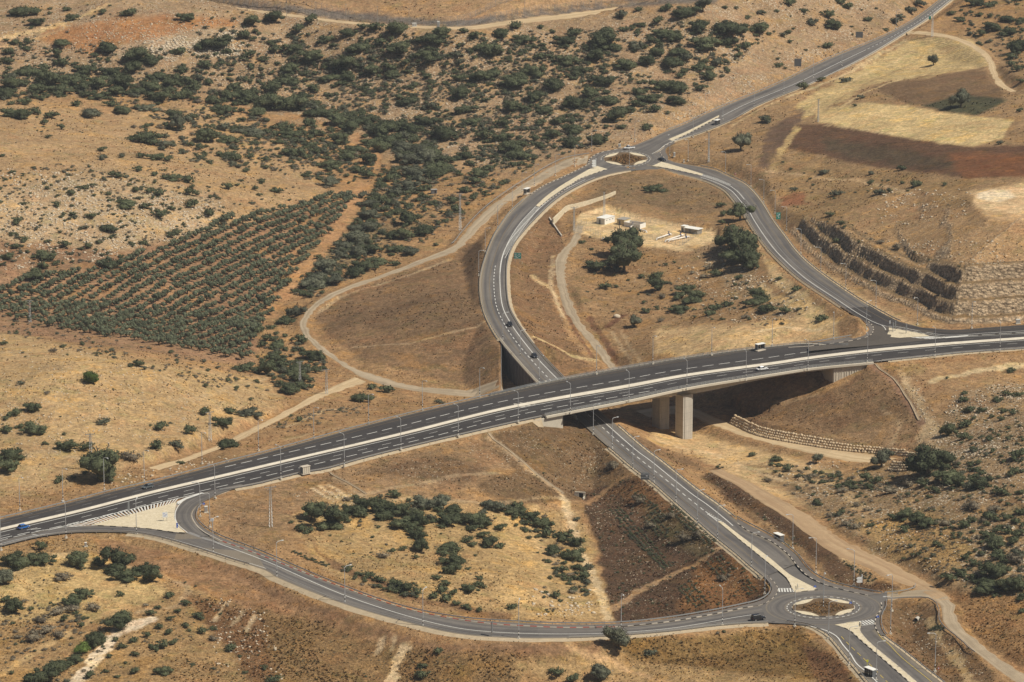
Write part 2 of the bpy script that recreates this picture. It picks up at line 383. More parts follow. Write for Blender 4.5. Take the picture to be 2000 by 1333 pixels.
class Strip:
    def __init__(s, L, Rr, zf, step=2.5):
        s.L = catmull(px2w(L, zf), step); D = catmull(px2w(Rr, zf), .5)
        idx = np.array([np.argmin(((D[:, :2]-p[:2])**2).sum(1)) for p in s.L], float)
        idx = np.maximum.accumulate(idx); k = 5
        pad = np.r_[[idx[0]]*k, idx, [idx[-1]]*k]; sm = np.convolve(pad, np.ones(2*k+1)/(2*k+1), 'valid'); sm[0] = idx[0]; sm[-1] = idx[-1]
        sm = np.clip(sm, 0, len(D)-1)
        s.R = np.stack([np.interp(sm, np.arange(len(D)), D[:, j]) for j in range(3)], -1)
        s.fin()
    def fin(s):
        s.c = (s.L+s.R)/2; s.hw = np.linalg.norm((s.R-s.L)[:, :2], axis=1)/2
        s.s = np.r_[0, np.cumsum(np.linalg.norm(np.diff(s.c, axis=0), axis=1))]
        s.n = len(s.c)
        T = np.gradient(s.c, axis=0)[:, :2]; s.T = T/(np.linalg.norm(T, axis=1)[:, None]+1e-9)
    def edge(s, sp):
        w = (2*s.hw)[:, None]+1e-6
        if isinstance(sp, tuple):
            f = sp[1]/w if sp[0] == 'L' else 1-sp[1]/w
        else: f = sp
        return s.L+(s.R-s.L)*f
    def cut(s, a, b):
        o = Strip.__new__(Strip); o.L = s.L[a:b].copy(); o.R = s.R[a:b].copy(); o.fin(); return o
def resamp(P, s, q): return np.stack([np.interp(q, s, P[:, k]) for k in range(3)], -1)
class RB:
    """ribbon collector with uv"""
    def __init__(s): s.V = []; s.F = []; s.U = []; s.Mi = []; s.n = 0
    def add(s, A, B, dz=0.0, m=0, v=None, dza=0, dzb=0, u0=0., u1=1.):
        A = A.copy(); B = B.copy(); A[:, 2] += dz+dza; B[:, 2] += dz+dzb; k = len(A)
        V = np.empty((2*k, 3)); V[0::2] = A; V[1::2] = B
        if v is None: v = np.r_[0, np.cumsum(np.linalg.norm(np.diff((A+B)/2, axis=0), axis=1))]
        U = np.empty((2*k, 2)); U[0::2, 0] = u0; U[1::2, 0] = u1; U[0::2, 1] = v; U[1::2, 1] = v
        i = np.arange(k-1)*2+s.n; F = np.stack([i, i+1, i+3, i+2], -1)
        s.V.append(V); s.U.append(U); s.F.append(F); s.Mi.append(np.full(len(F), m)); s.n += 2*k
    def strip(s, st, a, b, **kw): s.add(st.edge(a), st.edge(b), v=st.s, **kw)
    def line(s, st, sp, w=.2, dash=None, rng_=None, dz=.05, m=0):
        P = st.edge(sp); nrm = np.stack([-st.T[:, 1], st.T[:, 0], 0*st.T[:, 0]], -1)
        s0, s1 = (0, st.s[-1]) if rng_ is None else rng_
        s0 = max(s0, 0); s1 = min(s1, st.s[-1])
        segs = [(s0, s1)] if dash is None else [(q, min(q+dash[0], s1)) for q in np.arange(s0, s1, dash[0]+dash[1])]
        for a, b in segs:
            if b-a < .3: continue
            q = np.linspace(a, b, max(2, int((b-a)/2.5)+1)); c = resamp(P, st.s, q); nn = resamp(nrm, st.s, q)
            s.add(c+nn*w/2, c-nn*w/2, dz=dz, m=m)
    def poly(s, P, m=0, dz=0):
        """planar-ish polygon fan via tessellation"""
        P = np.asarray(P, float); k = len(P); base = s.n
        s.V.append(P+np.array([0, 0, dz])); s.U.append(P[:, :2].copy()); s.n += k
        T = tessellate_polygon([[Vector((p[0], p[1], 0)) for p in P]])
        F = []
        for t in T:
            a, b, c = (P[i] for i in t)
            if (b[0]-a[0])*(c[1]-a[1])-(b[1]-a[1])*(c[0]-a[0]) < 0: t = (t[0], t[2], t[1])
            F.append((base+t[0], base+t[1], base+t[2], base+t[2]))
        s.F.append(np.array(F)); s.Mi.append(np.full(len(F), m))
    def build(s, name, mats, parent=None, kind='structure', ):
        V = np.concatenate(s.V); F = np.concatenate(s.F); U = np.concatenate(s.U); Mi = np.concatenate(s.Mi)
        faces = [tuple(f) if f[2] != f[3] else tuple(f[:3]) for f in F.tolist()]
        me = bpy.data.meshes.new(name); me.from_pydata(V.tolist(), [], faces)
        if not isinstance(mats, (list, tuple)): mats = [mats]
        for x in mats: me.materials.append(x)
        me.polygons.foreach_set('material_index', Mi.astype(np.int32))
        uv = me.uv_layers.new(name='UVMap'); li = np.empty(len(me.loops), np.int32); me.loops.foreach_get('vertex_index', li)
        uv.data.foreach_set('uv', U[li].astype(np.float32).ravel()); me.update()
        # make every face look up
        nz = np.empty(len(me.polygons)*3, np.float32); me.polygons.foreach_get('normal', nz); nz = nz.reshape(-1, 3)
        if (nz[:, 2] < 0).any():
            bm = bmesh.new(); bm.from_mesh(me)
            bmesh.ops.reverse_faces(bm, faces=[f for f in bm.faces if f.normal.z < 0]); bm.to_mesh(me); bm.free()
        o = bpy.data.objects.new(name, me); COL.objects.link(o)
        if parent: o.parent = parent
        elif kind: o['kind'] = kind
        return o

zh = lambda x, y=0: interp(x, [-60, 0, 400, 1000, 1400, 1650, 2000, 2260], [7.9, 8, 9, 10.5, 12.5, 14, 16.5, 18.4])
zl = lambda x, y: interp(y, [290, 311.5, 340, 360, 400, 500, 600, 670, 750, 830, 880, 1000, 1150, 1400], [11.07, 10, 8.95, 8.8, 8.3, 7, 5.8, 5, 3.8, 3, 2.6, 1.3, 0, 0])
def zs(x, y):
    a = interp(y, [290, 311, 331, 360, 450, 550, 613, 645], [11.07, 10, 9.3, 9.8, 11.3, 12.9, 14.3, 14.6]); b = zh(x); t = min(max((x-1690)/60, 0), 1)
    return a*(1-t)+b*t
zn = lambda x, y: interp(y, [-40, 0, 100, 180, 250, 290, 311, 345], [36, 33, 26, 19, 13.5, 11.3, 10, 8.6])
zra = lambda x, y: 10+(311.5-y)*.05
zw = lambda x, y=0: interp(x, [0, 300, 380, 540, 800, 1020, 1200, 1400, 1480, 1560], [8, 8.7, 8.5, 7, 4.5, 3, 1.6, .5, .1, 0])
z0f = lambda x, y=0: 0.0

hwF = Strip([(-70,1031),(0,1015),(126,985),(225,959),(292.5,944),(450,902.5),(500,890),(610,860),(721,830),(824,804),(938,778),(1020,759.5),(1103,742),(1276,711),(1390,693.6),(1520,678),(1580,673),(1640,677.5),(1697,673),(1770,667),(1850,659.5),(1930,655),(2000,651),(2070,647),(2260,634)],
            [(-70,1050),(0,1032.5),(160,995),(292,961),(450,924),(600,889),(700,866),(800,842),(1000,793),(1231,751),(1345,730.5),(1520,706.5),(1580,697.5),(1697,683.5),(1826,671.5),(1880,667.5),(2000,659),(2070,654),(2260,640)], zh)
hwN = Strip([(-70,1055),(0,1037.5),(160,1000),(292,966),(450,929),(600,893.5),(700,870.5),(800,847),(1000,798),(1231,757),(1345,735.5),(1520,711.5),(1580,702.5),(1697,688.5),(1826,676.5),(1880,672),(2000,663.5),(2070,658.5),(2260,644)],
            [(-70,1073),(0,1058),(117,1030),(250,997.5),(393,963.5),(448,956),(500,947),(587,925.5),(637,917),(700,899),(783,878),(895,851.5),(1020,823),(1114,804),(1228,782),(1341,758),(1457,739),(1520,729),(1580,720),(1692,709),(1826,695),(1880,689.5),(2000,681),(2070,676),(2260,659)], zh)
loop = Strip([(1166,306),(1154,315),(1146,322.5),(1119,336),(1065,361.5),(1035,381),(1018.5,396),(999,414),(981,438),(966,462),(951,499.5),(940,547),(945,599),(959,634.5),(978.5,666),(1016,711),(1053.5,751.5),(1120,812),(1180,866.5),(1200,883),(1235,913),(1277,945),(1320,983),(1353,1012),(1404,1056),(1440,1085),(1466,1108),(1491,1128)],
             [(1232,333.5),(1206,337.5),(1180,344),(1155,352.5),(1110,375),(1080,396),(1050,424.5),(1027.5,448.5),(1005,477),(993.4,505.6),(990,543.5),(996.5,601.5),(1010,628.5),(1025,651),(1061,696),(1103,739.5),(1150,784),(1193.5,821.5),(1261,880),(1287,899),(1328,932),(1370,965),(1400,986),(1448,1025),(1459.5,1037),(1505,1057.7),(1537.5,1082),(1554,1102)], zl)
seleg = Strip([(1262,322,9.6),(1300,331),(1330,341),(1360,348),(1390,358.5),(1415.5,372),(1435,393),(1450,411),(1462,432),(1489,472.5),(1510,498),(1560,544),(1620,584.5),(1665,614.5),(1695,631),(1722,640),(1736,640),(1790,650),(1850,658.5),(1930,654),(2000,650),(2070,646),(2260,633)],
              [(1289,303,10.3),(1295,309),(1314.6,316.7),(1360,324.8),(1394.5,332),(1420,343.5),(1450,357),(1468,372),(1487.5,396),(1510,432),(1532.5,462),(1559.5,496.5),(1590,524.5),(1635,557.5),(1680,587.5),(1725,613),(1755,628),(1800,640),(1860,644.5),(1930,640),(2000,635),(2070,631),(2260,617)], zs)
neleg = Strip([(1180,296,10.6),(1217,289.5),(1243,283),(1269,272.5),(1295,259.5),(1344,240),(1379,222.6),(1430,201),(1520,164),(1618,115.6),(1721,74),(1777,45),(1839,0),(1900,-45)],
              [(1262,309,10),(1291,293),(1301.6,284),(1321,275),(1360,263.4),(1431,234.6),(1480,207),(1583.5,164),(1687,114),(1773,62),(1811,38),(1859.6,0),(1920,-45)], zn)
sramp = Strip([(-70,1070),(0,1057),(60,1044),(117,1031),(179,1028),(241,1029),(293,1033),(362,1041),(397,1042),(431,1057),(500,1082),(672,1149),(810,1194),(948,1218),(1020,1223),(1214,1225),(1310,1214.6),(1400,1199),(1448,1189),(1485,1181)],
              [(-70,1080),(0,1068),(69,1051),(128,1042),(172,1039.7),(255,1041.4),(310,1050.7),(379,1070),(448,1092),(520,1115),(541,1128),(672,1180),(776,1211),(897,1238.8),(1020,1247),(1172,1244),(1310,1233.6),(1410,1222),(1500,1217),(1545,1219)], zw)
cramp = Strip([(470,946),(430,955),(393,964.5),(362,976.5),(345,994),(341,1011),(350,1028),(366,1041),(385,1051)],
              [(520,942),(478,951),(448,958),(414,972),(386.5,987),(374.4,1004),(379.6,1021),(397,1038.6),(431,1056)], lambda x, y: 8.45 if y > 1030 else interp(x, [340, 450, 520], [8.8, 9.1, 9.25]))
seroad = Strip([(1540,1216),(1583,1223),(1617,1240),(1637.8,1261),(1656,1284),(1679.5,1311.6),(1700,1336),(1730,1370)],
               [(1711,1212),(1709,1222),(1712,1233),(1721,1243),(1760,1272),(1806,1309),(1832,1329),(1880,1367)], z0f)
ROADS = dict(hwF=hwF, hwN=hwN, loop=loop, seleg=seleg, neleg=neleg, sramp=sramp, cramp=cramp, seroad=seroad)
# unpaved
zgl = lambda x, y: interp(y, [300, 340, 400, 460, 520, 600, 660, 720, 760], [9.9, 8.8, 7.2, 5, 2, -2, -3.5, -4.8, -5])
gravel = Strip([(1150,302,10.2),(1110,309),(1080,321),(1035,348),(1005,366),(960,397.5),(930,424.5),(900,459),(883,478),(810.6,509),(741.5,536.6),(686,554),(638,574.6),(603.5,598.7),(584.5,633),(593,657),(621,685),(676,719.5),(700,737),(745,753),(811,765),(900,775),(1010,782)],
               [(1146,320,9.7),(1120,326),(1085,343),(1050,358),(1020,376),(975,414),(945,442),(918,470),(890,494),(845,509),(741.5,547),(665.6,574.6),(617,605.6),(602,633),(610.4,654),(648,688.5),(690,716),(741,733),(811,752),(900,759),(979.6,766),(1010,770)], zgl)
greyt = Strip([(1122,440,6.5),(1110,471,5.5),(1086,498.7,4.5),(1083,543.5,3),(1093,588,1),(1117,633,-1),(1148,671,-3),(1179,709,-5),(1215,752,-6)],
              [(1143,440,6.5),(1138,462,5.5),(1114,498.7,4.5),(1107,543.5,3),(1121,588,1),(1145,637,-1),(1172.5,667.7,-3),(1203.6,712,-5),(1240,752,-6)], None)
bigd = Strip([(1380,921,-4.5),(1430,950,-3),(1490,990,-1.5),(1550,1030,-.6),(1610,1078,0),(1680,1108,.3),(1745,1140,.4),(1780,1150,.4),(1820,1175,.6)],
             [(1395,908,-4.5),(1450,930,-3),(1510,960,-1.5),(1580,1000,-.6),(1650,1050,0),(1720,1085,.3),(1790,1120,.6),(1850,1158,1),(1880,1180,1)], None)
segr = Strip([(1733,1172,.05),(1775,1170.5,.2),(1815,1173,.5),(1833,1184,.4),(1839.5,1214,0),(1856,1235,-.5),(1895,1265,-1),(1922,1290.5,-1.5),(1960,1320,-2),(2020,1360,-2)],
             [(1733,1157,.05),(1780,1150,.3),(1830,1150,.8),(1865,1175,.8),(1872,1205,.3),(1887,1232,-.3),(1917,1254,-1),(1950,1280,-1.5),(2000,1311,-2),(2060,1345,-2)], None)
bord = Strip([(360,-6,43),(470,14,43),(560,25,43),(700,42,43),(830,49,43),(900,50,43),(1000,38,43),(1100,26,44),(1230,12,45),(1330,5,46),(1430,-5,47)],
             [(350,-2,42.6),(470,22,42.6),(560,33,42.6),(700,50,42.6),(830,57,42.6),(920,60,42.6),(1000,50,42.6),(1110,38,43.6),(1230,22,44.6),(1330,14,45.6),(1440,0,46.6)], None)
netr = Strip([(1768,60,29),(1800,58,30),(1860,68,31),(1905,86,32),(1938,112,32),(1948,140,32),(1965,165,33),(2020,192,34)],
             [(1775,70,29),(1800,70,30),(1850,76,31),(1895,94,32),(1923,116,32),(1934,145,32),(1955,175,33),(2020,206,34)], None)
under = Strip([(1235,800,-6.5),(1330,790,-6.4),(1400,812,-6),(1450,832,-5),(1540,855,-3.6),(1640,875,-2.4),(1720,888,-1.8),(1790,894,-1)],
              [(1235,822,-6.5),(1330,812,-6.4),(1385,832,-6.2),(1440,852,-5),(1530,876,-3.6),(1640,902,-2.6),(1700,908,-2),(1790,906,-1)], None)
leftsand = Strip([(690,735,-4.9),(650,752,-4.6),(600,775,-3),(540,808,0),(480,838,2.5),(420,868,4),(340,896,6),(270,915,7)],
                 [(720,748,-4.9),(660,768,-4.6),(610,790,-3),(550,822,0),(495,850,2.5),(430,882,4),(350,910,6),(280,930,7)], None)
TRACKS = [(gravel, 'gravel'), (greyt, 'gravel'), (bigd, 'dirt'), (segr, 'gravel'), (bord, 'sand'), (netr, 'sand'), (under, 'sand'), (leftsand, 'sand')]

# junction patches: photo outline -> place at the road's height
def ell(cx, cy, rx, ry, n=40, a0=0, a1=360):
    return [(cx+rx*math.cos(R(a)), cy+ry*math.sin(R(a))) for a in np.linspace(a0, a1, n, endpoint=(a1-a0) < 360)]
RA1 = (1608, 1187.5); RA2 = (1221.9, 311.3)
patch_near = [(1471,1106),(1500,1083),(1537.5,1082),(1554,1102),(1575,1124),(1609,1142),(1661,1156.5),(1695,1164),(1733,1157),(1733,1172),(1721,1179),(1722,1190),(1713,1202.4),(1709,1215.4),(1710.7,1228.4),(1680,1240),(1640,1245),(1606,1233),(1583,1223),(1545,1219),(1500,1217),(1478,1219),(1468,1185),(1489,1182.5),(1510,1169.5),(1519,1152.6),(1513,1140),(1496,1126)]
patch_far = [(1146,322),(1152,309),(1170,299),(1186,294.6),(1217,289.5),(1243,283),(1269,272.5),(1300,275),(1291,292),(1289,301),(1297,309),(1318,318),(1318,333),(1295,332),(1262,332),(1232,334.5),(1206,339),(1170,347),(1150,342)]
patch_gore = [(1680,590),(1700,598),(1725,613),(1755,628),(1800,640),(1860,644.5),(1850,661),(1770,669),(1697,676),(1640,680),(1580,686),(1580,677),(1625,672),(1670,665),(1697,657.5),(1707.5,645.5),(1706,640),(1695,628),(1665,614)]
patch_bottom = [(345,1040),(366,1040),(385,1050),(431,1056),(500,1081),(520,1114),(448,1091),(379,1069),(340,1055)]

# ================================================================ TERRAIN
CTRL = """0 1333 -1;300 1310 1;500 1333 -1;800 1333 -5;1100 1320 -5;1400 1300 -3;1600 1333 -1;100 1200 4;300 1230 3;600 1260 0;1000 1290 -4;
600 1050 6;750 1080 3;700 1000 6;950 1010 1;1050 950 3;1133 966 -5;1150 1050 -6.5;1185 1190 -6;1300 1130 -4.5;1400 1130 -3;900 1160 2;1030 1160 -1;850 930 7;1250 1000 -3;1000 880 6;
1400 905 -5;1330 870 -7;1450 900 -5;1600 940 -1;1750 1010 4;1950 1000 12;1960 860 16;1800 860 3;1850 780 11;1950 730 13;1950 703 15.2;1850 712 13.2;2050 720 13;1665 733 10.8;1690 718 13;1600 850 -2;1700 800 5;1550 800 0;1700 740 11;1900 1120 5;1980 1250 2;1860 1290 -4;1780 1230 -4;1700 1080 1;
1240 830 -5;1290 845 -7;1200 760 -6;1300 790 -6.8;1400 800 -6;1500 775 -3;1600 745 5;1640 748 8.0;
60 950 8;150 900 9;300 850 9;200 760 14;50 730 15;350 720 11;450 800 3;560 770 -3;640 760 -4.6;750 740 -5;900 762 -5;960 768 -5.5;1097 839 6.2;1062 838 7.6;1036 832 8.8;
800 650 2;700 600 -1;880 540 3;920 640 4;640 620 -3;700 690 -3.5;560 620 -5;620 540 -1;560 680 -4;520 720 -4;
300 560 2;40 570 4;450 470 5;200 650 1;470 660 -3;600 440 3;650 400 4;400 400 13;100 420 17;200 300 20;50 200 20;200 160 22;
700 330 5;560 250 10;850 340 5;760 420 3;820 440 4;700 500 0;900 400 5;500 200 14;350 230 15;600 100 30;300 70 38;150 60 38;600 35 42;1000 45 43;1000 140 28;1000 240 14;900 280 8;1300 150 26;1200 60 40;1400 40 44;1250 240 16;1100 270 11;
1050 330 8.6;1500 60 36;1500 120 26;1700 50 31;1900 25 36;1980 140 36;1700 180 27;1850 230 33;1980 300 38;1550 250 20;1450 260 14;1700 300 25;1850 330 34;1980 400 42;1600 360 17;1550 400 14;1700 400 26;1800 440 36;1900 480 41;1980 500 42;1700 480 33;1620 460 22;1760 510 36;
1150 420 7;1120 470 5;1200 440 6.2;1300 470 6.5;1400 430 8.5;1250 520 4;1400 540 7;1500 580 9;1250 600 1;1400 620 8;1600 640 12;1150 640 -2;1050 560 5;1040 640 2;1100 700 -3;1200 700 -4.6;1300 680 2;1450 680 9;1160 560 2;
-200 1100 8;-200 600 8;-300 100 34;2200 1200 4;2250 800 22;2300 400 48;2300 0 50;1000 1500 -8;200 1500 -3;1800 1500 -4;600 -60 52;1400 -60 60;100 -60 50;1900 -60 44"""
cp = np.array([[float(v) for v in t.split()] for t in CTRL.replace('\n', '').split(';')])
CW = W(cp[:, 0], cp[:, 1], cp[:, 2])
far = np.array([(-3000, 900, 10), (3000, 900, 30), (-3000, 6000, 120), (3000, 6000, 140), (0, 7000, 130), (0, 200, -20), (-1200, 3500, 85), (1200, 3500, 100), (0, 3400, 80), (-1500, 1500, 20), (1500, 1500, 45)], float)
CW = np.vstack([CW, far]); SCL = 300.0
def tps_fit(P, z, lam=.002):
    n = len(P); d2 = ((P[:, None]-P[None])**2).sum(-1); K = .5*d2*np.log(d2+1e-9)
    A = np.zeros((n+3, n+3)); A[:n, :n] = K+lam*np.eye(n); A[:n, n] = 1; A[:n, n+1:] = P; A[n, :n] = 1; A[n+1:, :n] = P.T
    return np.linalg.solve(A, np.r_[z, 0, 0, 0])
CPn = CW[:, :2]/SCL; TW = tps_fit(CPn, CW[:, 2])
def tps(x, y):
    sh = x.shape; q = np.stack([x.ravel(), y.ravel()], -1)/SCL; o = np.empty(len(q))
    for i in range(0, len(q), 40000):
        b = q[i:i+40000]; d2 = (b[:, :1]-CPn[:, 0])**2+(b[:, 1:]-CPn[:, 1])**2
        o[i:i+40000] = (.5*d2*np.log(d2+1e-9))@TW[:-3]+TW[-3]+b@TW[-2:]
    return o.reshape(sh)
# fan grid: columns a=x/y, rows w=1/y  (even resolution over the depth of the valley)
ad = np.arange(-.168, .1681, .00062)
ac = .168+np.cumsum(np.geomspace(.002, .35, 16)); AA = np.r_[-ac[::-1], ad, ac]
yd = [1075.0]
while yd[-1] < 2750: yd.append(yd[-1]+(.85 if 1405 < yd[-1] < 1520 else max(1.15, 1.35*(yd[-1]/1200)**2.0)))
yn = [1075-v for v in np.cumsum(np.geomspace(3, 260, 12))]; yf = [yd[-1]+v for v in np.cumsum(np.geomspace(12, 2500, 18))]
YY = np.array(yn[::-1]+yd+yf)
GY, GA = np.meshgrid(YY, AA, indexing='ij'); GX = GA*GY
GZ = tps(GX, GY)
dn = np.exp(-np.maximum(0, (np.abs(GA)-.3))*3)
GZ = np.clip(GZ, -30, 180)
# natural unevenness
GZ = GZ + (fbm(GX/26, GY/26, 4)-.5)*2.6 + (fbm(GX/7, GY/7, 3)-.5)*.7
# ---- quarry-like steps are cut by the road corridors below
def near_strip(st, pad):
    """for grid vertices in range: index of nearest centre point, signed offset (left +), along-limits"""
    c = st.c; lo = c[:, :2].min(0)-pad; hi = c[:, :2].max(0)+pad
    m = (GX > lo[0]) & (GX < hi[0]) & (GY > lo[1]) & (GY < hi[1]); ii = np.nonzero(m); X = GX[ii]; Y = GY[ii]
    best = np.empty(len(X), int); bd = np.empty(len(X))
    for k in range(0, len(X), 20000):
        d = (X[k:k+20000, None]-c[:, 0])**2+(Y[k:k+20000, None]-c[:, 1])**2; j = d.argmin(1); best[k:k+20000] = j; bd[k:k+20000] = np.sqrt(d[np.arange(len(j)), j])
    dx = X-c[best, 0]; dy = Y-c[best, 1]; T = st.T[best]; side = T[:, 0]*dy-T[:, 1]*dx; al = T[:, 0]*dx+T[:, 1]*dy
    end = ((best == 0) & (al < -1)) | ((best == st.n-1) & (al > 1))
    keep = (bd < pad+st.hw[best]) & ~end
    ii = (ii[0][keep], ii[1][keep])
    zc = st.c[best, 2]+al*np.gradient(st.c[:, 2])[best]/np.maximum(np.gradient(st.s)[best], .1)
    return ii, best[keep], side[keep], zc[keep]
ROADMASK = np.full(GX.shape, 99.0)    # distance outside any paved/track surface
CUTD = np.zeros(GX.shape)             # rock-cut strength
def corridor(st, sh=2.6, lo=.58, hi=.75, drop=.35, skip=None, pad=60, cutfun=None, noleft=None, hir=None):
    ii, b, side, zc = near_strip(st, pad)
    e = np.abs(side)-st.hw[b]
    rm = ROADMASK[ii]; ROADMASK[ii] = np.minimum(rm, np.maximum(e, 0))
    ok = np.ones(len(b), bool)
    if skip is not None: ok &= ~(isbr2(st, b, side) if skip is globals().get('isbr') else skip(st, b))
    e2 = np.maximum(e-sh, 0); z = GZ[ii]; base = zc-drop-.04*np.clip(e, 0, sh)
    L = base-e2*lo; H = base+e2*(hi if hir is None else np.where(side < 0, hir, hi))
    if cutfun is not None:
        ch = cutfun(st, b, side, e2, ii); use = ch is not None
        H = np.where(np.isfinite(ch), base+ch, H)
    if noleft is not None:
        nl = noleft(st, b) & (side > 0); L = np.where(nl & (e > -3.0), -99, L)
    zz = np.clip(z, L, H)
    if cutfun is not None:
        cutting = np.isfinite(ch) & (z > H-.05) & ok & (e2 > 1.0); tmp = CUTD[ii]; tmp[cutting] = 1; CUTD[ii] = tmp
    GZ[ii] = np.where(ok, zz, z)
def pix_of(st, b): return PIX(st.c[b])
# lists of tracks first, then the paved roads on top
for st, mt in TRACKS: corridor(st, sh=.6, lo=.5, hi=.8, drop=.12, pad=30, skip=(lambda s, b: (pix_of(s, b)[0] > 985)) if st is gravel else None)
# pit beside the retaining wall of the loop road (valley floor under the viaduct)
PITX = -3.9
WALLI = [i for i in range(loop.n) if 668 < PIX(loop.L[i])[1] < 900]
wl = loop.L[WALLI]
BR_L, BR_R = 1062.0, 1652.0
isbr = lambda s, b: (pix_of(s, b)[0] > BR_L) & (PIX(s.R[b])[0] < 1690)
isbr2 = lambda s, b, side: isbr(s, b) | ((side < 0) & (PIX(s.R[b])[0] > 1033) & (PIX(s.R[b])[0] < 1200))
rockn = fbm(GX/5, GY/5, 3)
BENCH = np.zeros(GX.shape)
def cut_steps(e0, ii, e2, q, hs=(2.1, 5.2, 5.4, 5.4), tail=.28):
    """stepped profile; q = 0 on the bend (tight low steps), 1 along the highway"""
    nz = ((fbm(GX[ii]/11, GY[ii]/11, 2)-.5)*3.0 + (rockn[ii]-.5)*1.2 + (fbm(GX[ii]/1.9, GY[ii]/1.9, 2)-.5)*.5)*(.75-.3*q)
    fw = 1.9+.6*q; bench = 2.1+1.7*q; k = .86+.14*q
    e = np.maximum(e2+nz-e0, 0); h = np.minimum(e2, e0)*.12; d = e.copy(); bn = np.zeros(len(d), bool)
    for i_, hh in enumerate(hs):
        hh = hh*k*(1.0 if i_ < 3 else np.clip(q*1.5, 0, 1))
        h = h+np.clip(d/fw, 0, 1)*hh; bn |= (d > fw) & (d < fw+bench*.9)
        d = np.maximum(d-fw-bench, 0)
    BENCH[ii] = np.where(bn, 1, BENCH[ii])
    return h+d*tail
def cut_sel(st, b, side, e2, ii):
    px, py = pix_of(st, b); ch = np.full(len(b), np.nan); m = (side > 0) & (py > 425) & (px > 1500)
    px = PIX(np.stack([GX[ii], GY[ii], GZ[ii]*0+20], -1))[0]; px = px+(fbm(GX[ii]/8, GY[ii]/8, 2)-.5)*14
    e0 = np.interp(px, [1500, 1560, 1620, 1700, 1760, 1810, 1855, 1900], [1, 1.5, 3.5, 6.5, 9.5, 11, 7.5, 3]); q = np.clip((px-1790)/100, 0, 1)
    ch[m] = cut_steps(e0[m], (ii[0][m], ii[1][m]), e2[m], q[m]); return ch
# highway: both carriageways as one formation
full = Strip.__new__(Strip); k = min(hwF.n, hwN.n); q = np.linspace(0, 1, hwF.n)
full.L = hwF.L.copy(); D = catmull(hwN.R, .5)
idx = np.array([np.argmin(((D[:, :2]-p[:2])**2).sum(1)) for p in full.L]); full.R = D[np.maximum.accumulate(idx)]; full.L = full.L.copy(); full.fin()
corridor(full, sh=2.4, lo=.55, hi=1.0, skip=isbr, pad=75, hir=.06)
corridor(seleg, sh=2.2, lo=.6, hi=.8, pad=75, cutfun=cut_sel)
corridor(neleg, sh=2.4, lo=.5, hi=.6, pad=45)
corridor(sramp, sh=3.2, lo=.5, hi=.6, pad=50)
corridor(cramp, sh=4, lo=.5, hi=.6, pad=20)
corridor(seroad, sh=3.5, lo=.5, hi=.6, pad=30)
def nol(st, b):
    py = pix_of(st, b)[1]; return (py > 672) & (py < 806)
corridor(loop, sh=3.0, lo=.55, hi=3.0, pad=60, noleft=nol, skip=None)
def patch_plane(poly, zf):
    P = px2w(poly, zf); A = np.c_[P[:, :2]-P[:, :2].mean(0), np.ones(len(P))]; s, *_ = np.linalg.lstsq(A, P[:, 2], rcond=None); return P, s, P[:, :2].mean(0)
def inpoly(X, Y, P):
    ins = np.zeros(X.shape, bool); n = len(P)
    for i in range(n):
        x1, y1 = P[i][:2]; x2, y2 = P[(i+1) % n][:2]
        if y1 == y2: continue
        c = ((y1 > Y) != (y2 > Y)) & (X < (x2-x1)*(Y-y1)/(y2-y1)+x1); ins ^= c
    return ins
def pdist(X, Y, P, closed=True):
    d = np.full(X.shape, 1e9); n = len(P)
    for i in range(n if closed else n-1):
        x1, y1 = P[i][:2]; x2, y2 = P[(i+1) % n][:2]; l = (x2-x1)**2+(y2-y1)**2+1e-9
        t = np.clip(((X-x1)*(x2-x1)+(Y-y1)*(y2-y1))/l, 0, 1); d = np.minimum(d, np.hypot(X-x1-t*(x2-x1), Y-y1-t*(y2-y1)))
    return d
def flatten(poly, zf, sh=2.5, lo=.55, hi=.6, drop=.35):
    P, s, c0 = patch_plane(poly, zf); a = P[:, :2].min(0)-35; b = P[:, :2].max(0)+35
    ii = np.nonzero((GX > a[0]) & (GX < b[0]) & (GY > a[1]) & (GY < b[1])); X = GX[ii]; Y = GY[ii]
    d = pdist(X, Y, P); d[inpoly(X, Y, P)] = 0; ROADMASK[ii] = np.minimum(ROADMASK[ii], d)
    zp = (X-c0[0])*s[0]+(Y-c0[1])*s[1]+s[2]-drop; e = np.maximum(d-sh, 0)
    k = d < 30; z = GZ[ii]; z[k] = np.clip(z[k], (zp-e*lo)[k], (zp+e*hi)[k]); GZ[ii] = z
flatten(patch_near, z0f); flatten(patch_far, zra); flatten(patch_gore, lambda x, y: zs(x, y) if x > 1660 and y < 640 else zh(x), sh=1.5, lo=.5, hi=1.2)
tri = [(172,1027),(345,980),(372,1000),(360,1041),(293,1034)]
flatten(tri, zh, sh=0, drop=.3)
comp = [(1118,452,6.2),(1150,420,6.4),(1190,408,6.4),(1250,428,6.4),(1330,442,6.4),(1400,455,6.4),(1396,484,6.4),(1340,488,6.4),(1230,474,6.2),(1150,462,6.2)]
flatten(comp, None, sh=0, lo=.4, hi=1.6, drop=0)
fieldp = [(1890,384,40),(1960,362,41),(2060,360,42),(2060,440,42),(1930,430,40.5)]
flatten(fieldp, None, sh=0, drop=0, lo=.4, hi=.6)
ii, b, side, zc = near_strip(under, 30); pxu = pix_of(under, b)[0]; eu = side-under.hw[b]
hu = np.interp(pxu, [1400, 1430, 1500, 1640, 1790, 1800], [0, 3.0, 2.8, 2.0, 1.2, 0]); m = (side > 0) & (eu > .2) & (eu < 20)
